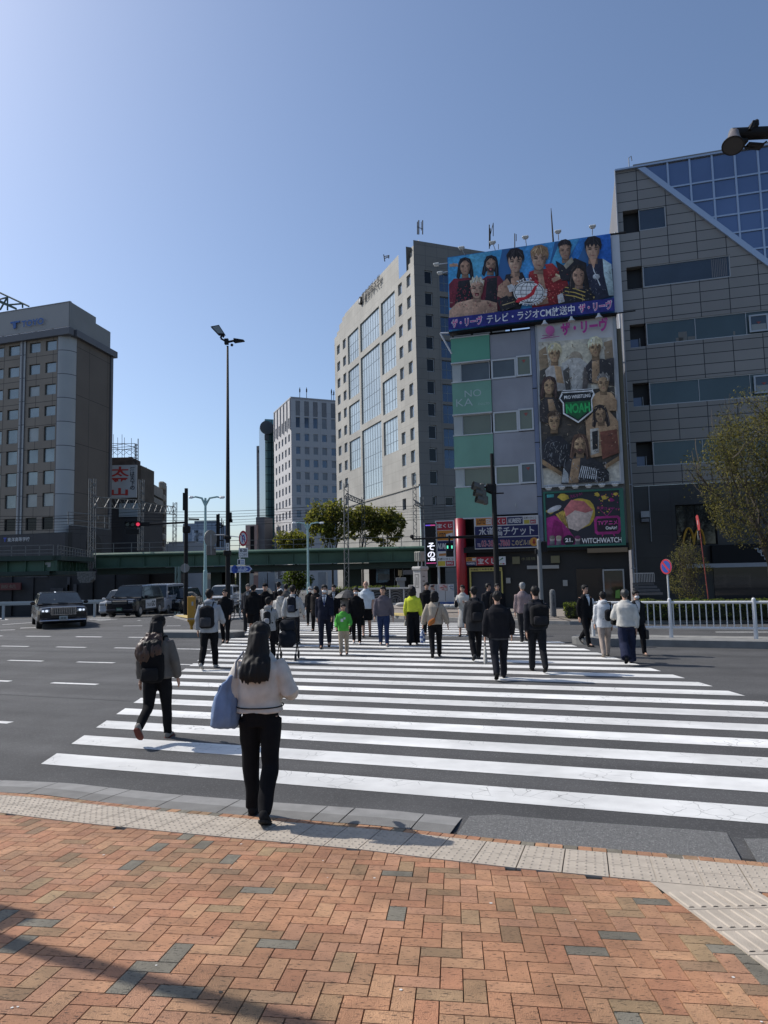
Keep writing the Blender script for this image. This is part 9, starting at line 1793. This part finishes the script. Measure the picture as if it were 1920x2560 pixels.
    if letters:
        sg=1; f=Fac.__new__(Fac); f.d=M.to_3x3()@Vector((0,1,0)); f.n=Vector((f.d.y,-f.d.x,0)); f.o=T((sg*(hw+.008),L*.48,0)); mb=MB(); mb.fbox(f,-.62,.42,.85,belt-.12,-.03,.006); dp=mb.build('door_panel',mat('door panel white',(.6,.6,.6),.4),t); mb=MB(); text(mb,f,letters[0],(-.5,.52,.12,belt-.3),.01,bold=.01); text(mb,f,letters[1],(.2,.5,.75,belt-.2),.01,bold=.04); mb.build('door_lettering',m_trim,dp)
    return t,M
Zc=ZR(240,1440,3.66)
carp=lambda px,Y,dz=0:Vector((*W(px,Y)[:2],prof(Y)+dz))
p=carp((158,1572),29.6); car('black limousine with a chrome barred upright grille and lit headlights, driving towards the camera',p,30,5.2,1.98,1.52,.98,.92,1.6,2.45,4.1,4.9,carpaint('limousine black',(.006,.007,.010)),name='limousine',lit=True,grille='tall',chrome=True)
b=MB(); q=p+Vector((-1.2,1.7,1.53)); b.bbox(q,(.07,.06,.04),.015); t=thing('roof_lamp','small bright roof lamp on the black limousine','lamp',tuple(q)); b.build('lamp_body',m_hl,t)
p=carp(Zc(215,392),37.6,.0); _,Mt=car('black boxy taxi with a white lettered door panel turning across the junction',p,-3,4.3,1.72,1.74,1.02,.99,.95,1.5,3.8,4.25,carpaint('taxi black',(.008,.009,.013)),cat='car',name='taxi',letters=('TAXI','GO'),green=True)
p=carp(Zc(660,350),45.5,.12); car('second black taxi waiting behind the signal pole and yellow post',p,-4,4.3,1.72,1.74,1.02,.99,.95,1.5,3.8,4.25,carpaint('taxi black',(.008,.009,.013)),name='taxi')
p=carp(Zc(145,330),41.5,.0); car('silver white sedan half hidden behind the lettered black taxi',p,4,4.4,1.7,1.6,.98,.92,1.1,1.9,3.5,4.2,carpaint('silver white',(.42,.43,.44)))
p=carp(Zc(500,330),44,.1); car('silver grey van with dark windows behind the lettered black taxi',p,-1,4.6,1.75,1.95,1.05,1.0,.5,.95,4.35,4.55,carpaint('silver grey',(.26,.27,.30)),cat='van',name='van')
p=carp(Z3(600,1110),47,.35); car('white station wagon behind the tall lamp mast',p,2,4.5,1.75,1.7,1.0,.95,1.,1.7,3.8,4.4,carpaint('car white',(.5,.5,.5)))
p=carp(Z3(960,1120),50,.3); car('white car with a large windshield behind the group at the left end of the crowd',p,0,4.4,1.75,1.65,1.0,.95,1.,1.8,3.7,4.3,MATS['car white'])
p=carp((945,1522),55,.4); car('silver car under the overpass behind the bald man in the white polo shirt',p,20,4.4,1.75,1.5,.95,.9,1.,1.8,3.4,4.2,MATS['silver grey'])
# bicycle beside the hoodie man
def bicycle(lab,c,yaw):
    t=thing('bicycle',lab,'bicycle',tuple(c)); M=Matrix.Translation(c)@Matrix.Rotation(R(yaw),4,'Z')
    def bd(mb,nm,m,par=t): mb.V=[tuple(M@Vector(v)) for v in mb.V]; return mb.build(nm,m,par)
    for x in(-.52,.52):
        mb=MB(); mb.tube([Vector((x+.33*math.cos(a),0,.35+.33*math.sin(a))) for a in np.linspace(0,6.283,25)],.02,6,cap=False); w_=bd(mb,'wheel',m_tyre); mb=MB()
        for k in range(10): a=k*.628; mb.tube([Vector((x,0,.35)),Vector((x+.32*math.cos(a),0,.35+.32*math.sin(a)))],.003,3)
        bd(mb,'spokes',m_chr,w_)
    mb=MB(); P=dict(r=(-.52,0,.35),b=(-.08,0,.32),s=(-.2,0,.82),h=(.36,0,.85),f=(.52,0,.35))
    for a,b_ in('rb','bs','sr','bh','sh','hf'): mb.tube([P[a],P[b_]],.016,6)
    bd(mb,'frame',m_trim); mb=MB(); mb.bbox((-.22,0,.90),(.26,.15,.06),.025); bd(mb,'saddle',m_trim); mb=MB(); mb.tube([(.36,0,.85),(.34,0,1.02)],.014,6); mb.tube([(.26,-.28,1.04),(.34,0,1.02),(.26,.28,1.04)],.013,6); bd(mb,'handlebar',m_trim); mb=MB(); mb.bbox((.62,0,.86),(.3,.34,.24),.03); bd(mb,'basket',mat('basket black',(.02,.02,.022),.7))
bicycle('black bicycle with a front basket standing behind the man in the grey hoodie',GP(Z3(440,1285))+Vector((0,1.,.0)),200)
bicycle('second bicycle half hidden behind the school uniform on the corner pavement',GP(Z3(745,1300))+Vector((.1,.6,0)),250)
# post with sign box just outside the left edge; its shadow falls across the paving
t=thing('sign_post','dark post with a square sign box standing just outside the left edge','post',(-5.2,5.08,.1)); b=MB(); c=Vector((-5.2,5.08,.0)); b.tube([c,c+Z*7.5],[.075,.05],10); b.build('pole',m_black,t); b=MB(); b.bbox(c+Vector((.12,.1,3.35)),(.36,.12,.42),.08,(.42,.91,0)); b.build('sign_box',m_metal,t)
b=MB(); b.bbox(c+Vector((.05,-.2,2.75)),(.3,.2,.3),.05); b.build('control_box',m_metal,t)
bpy.data.objects.remove(_to); bpy.data.curves.remove(_tc)
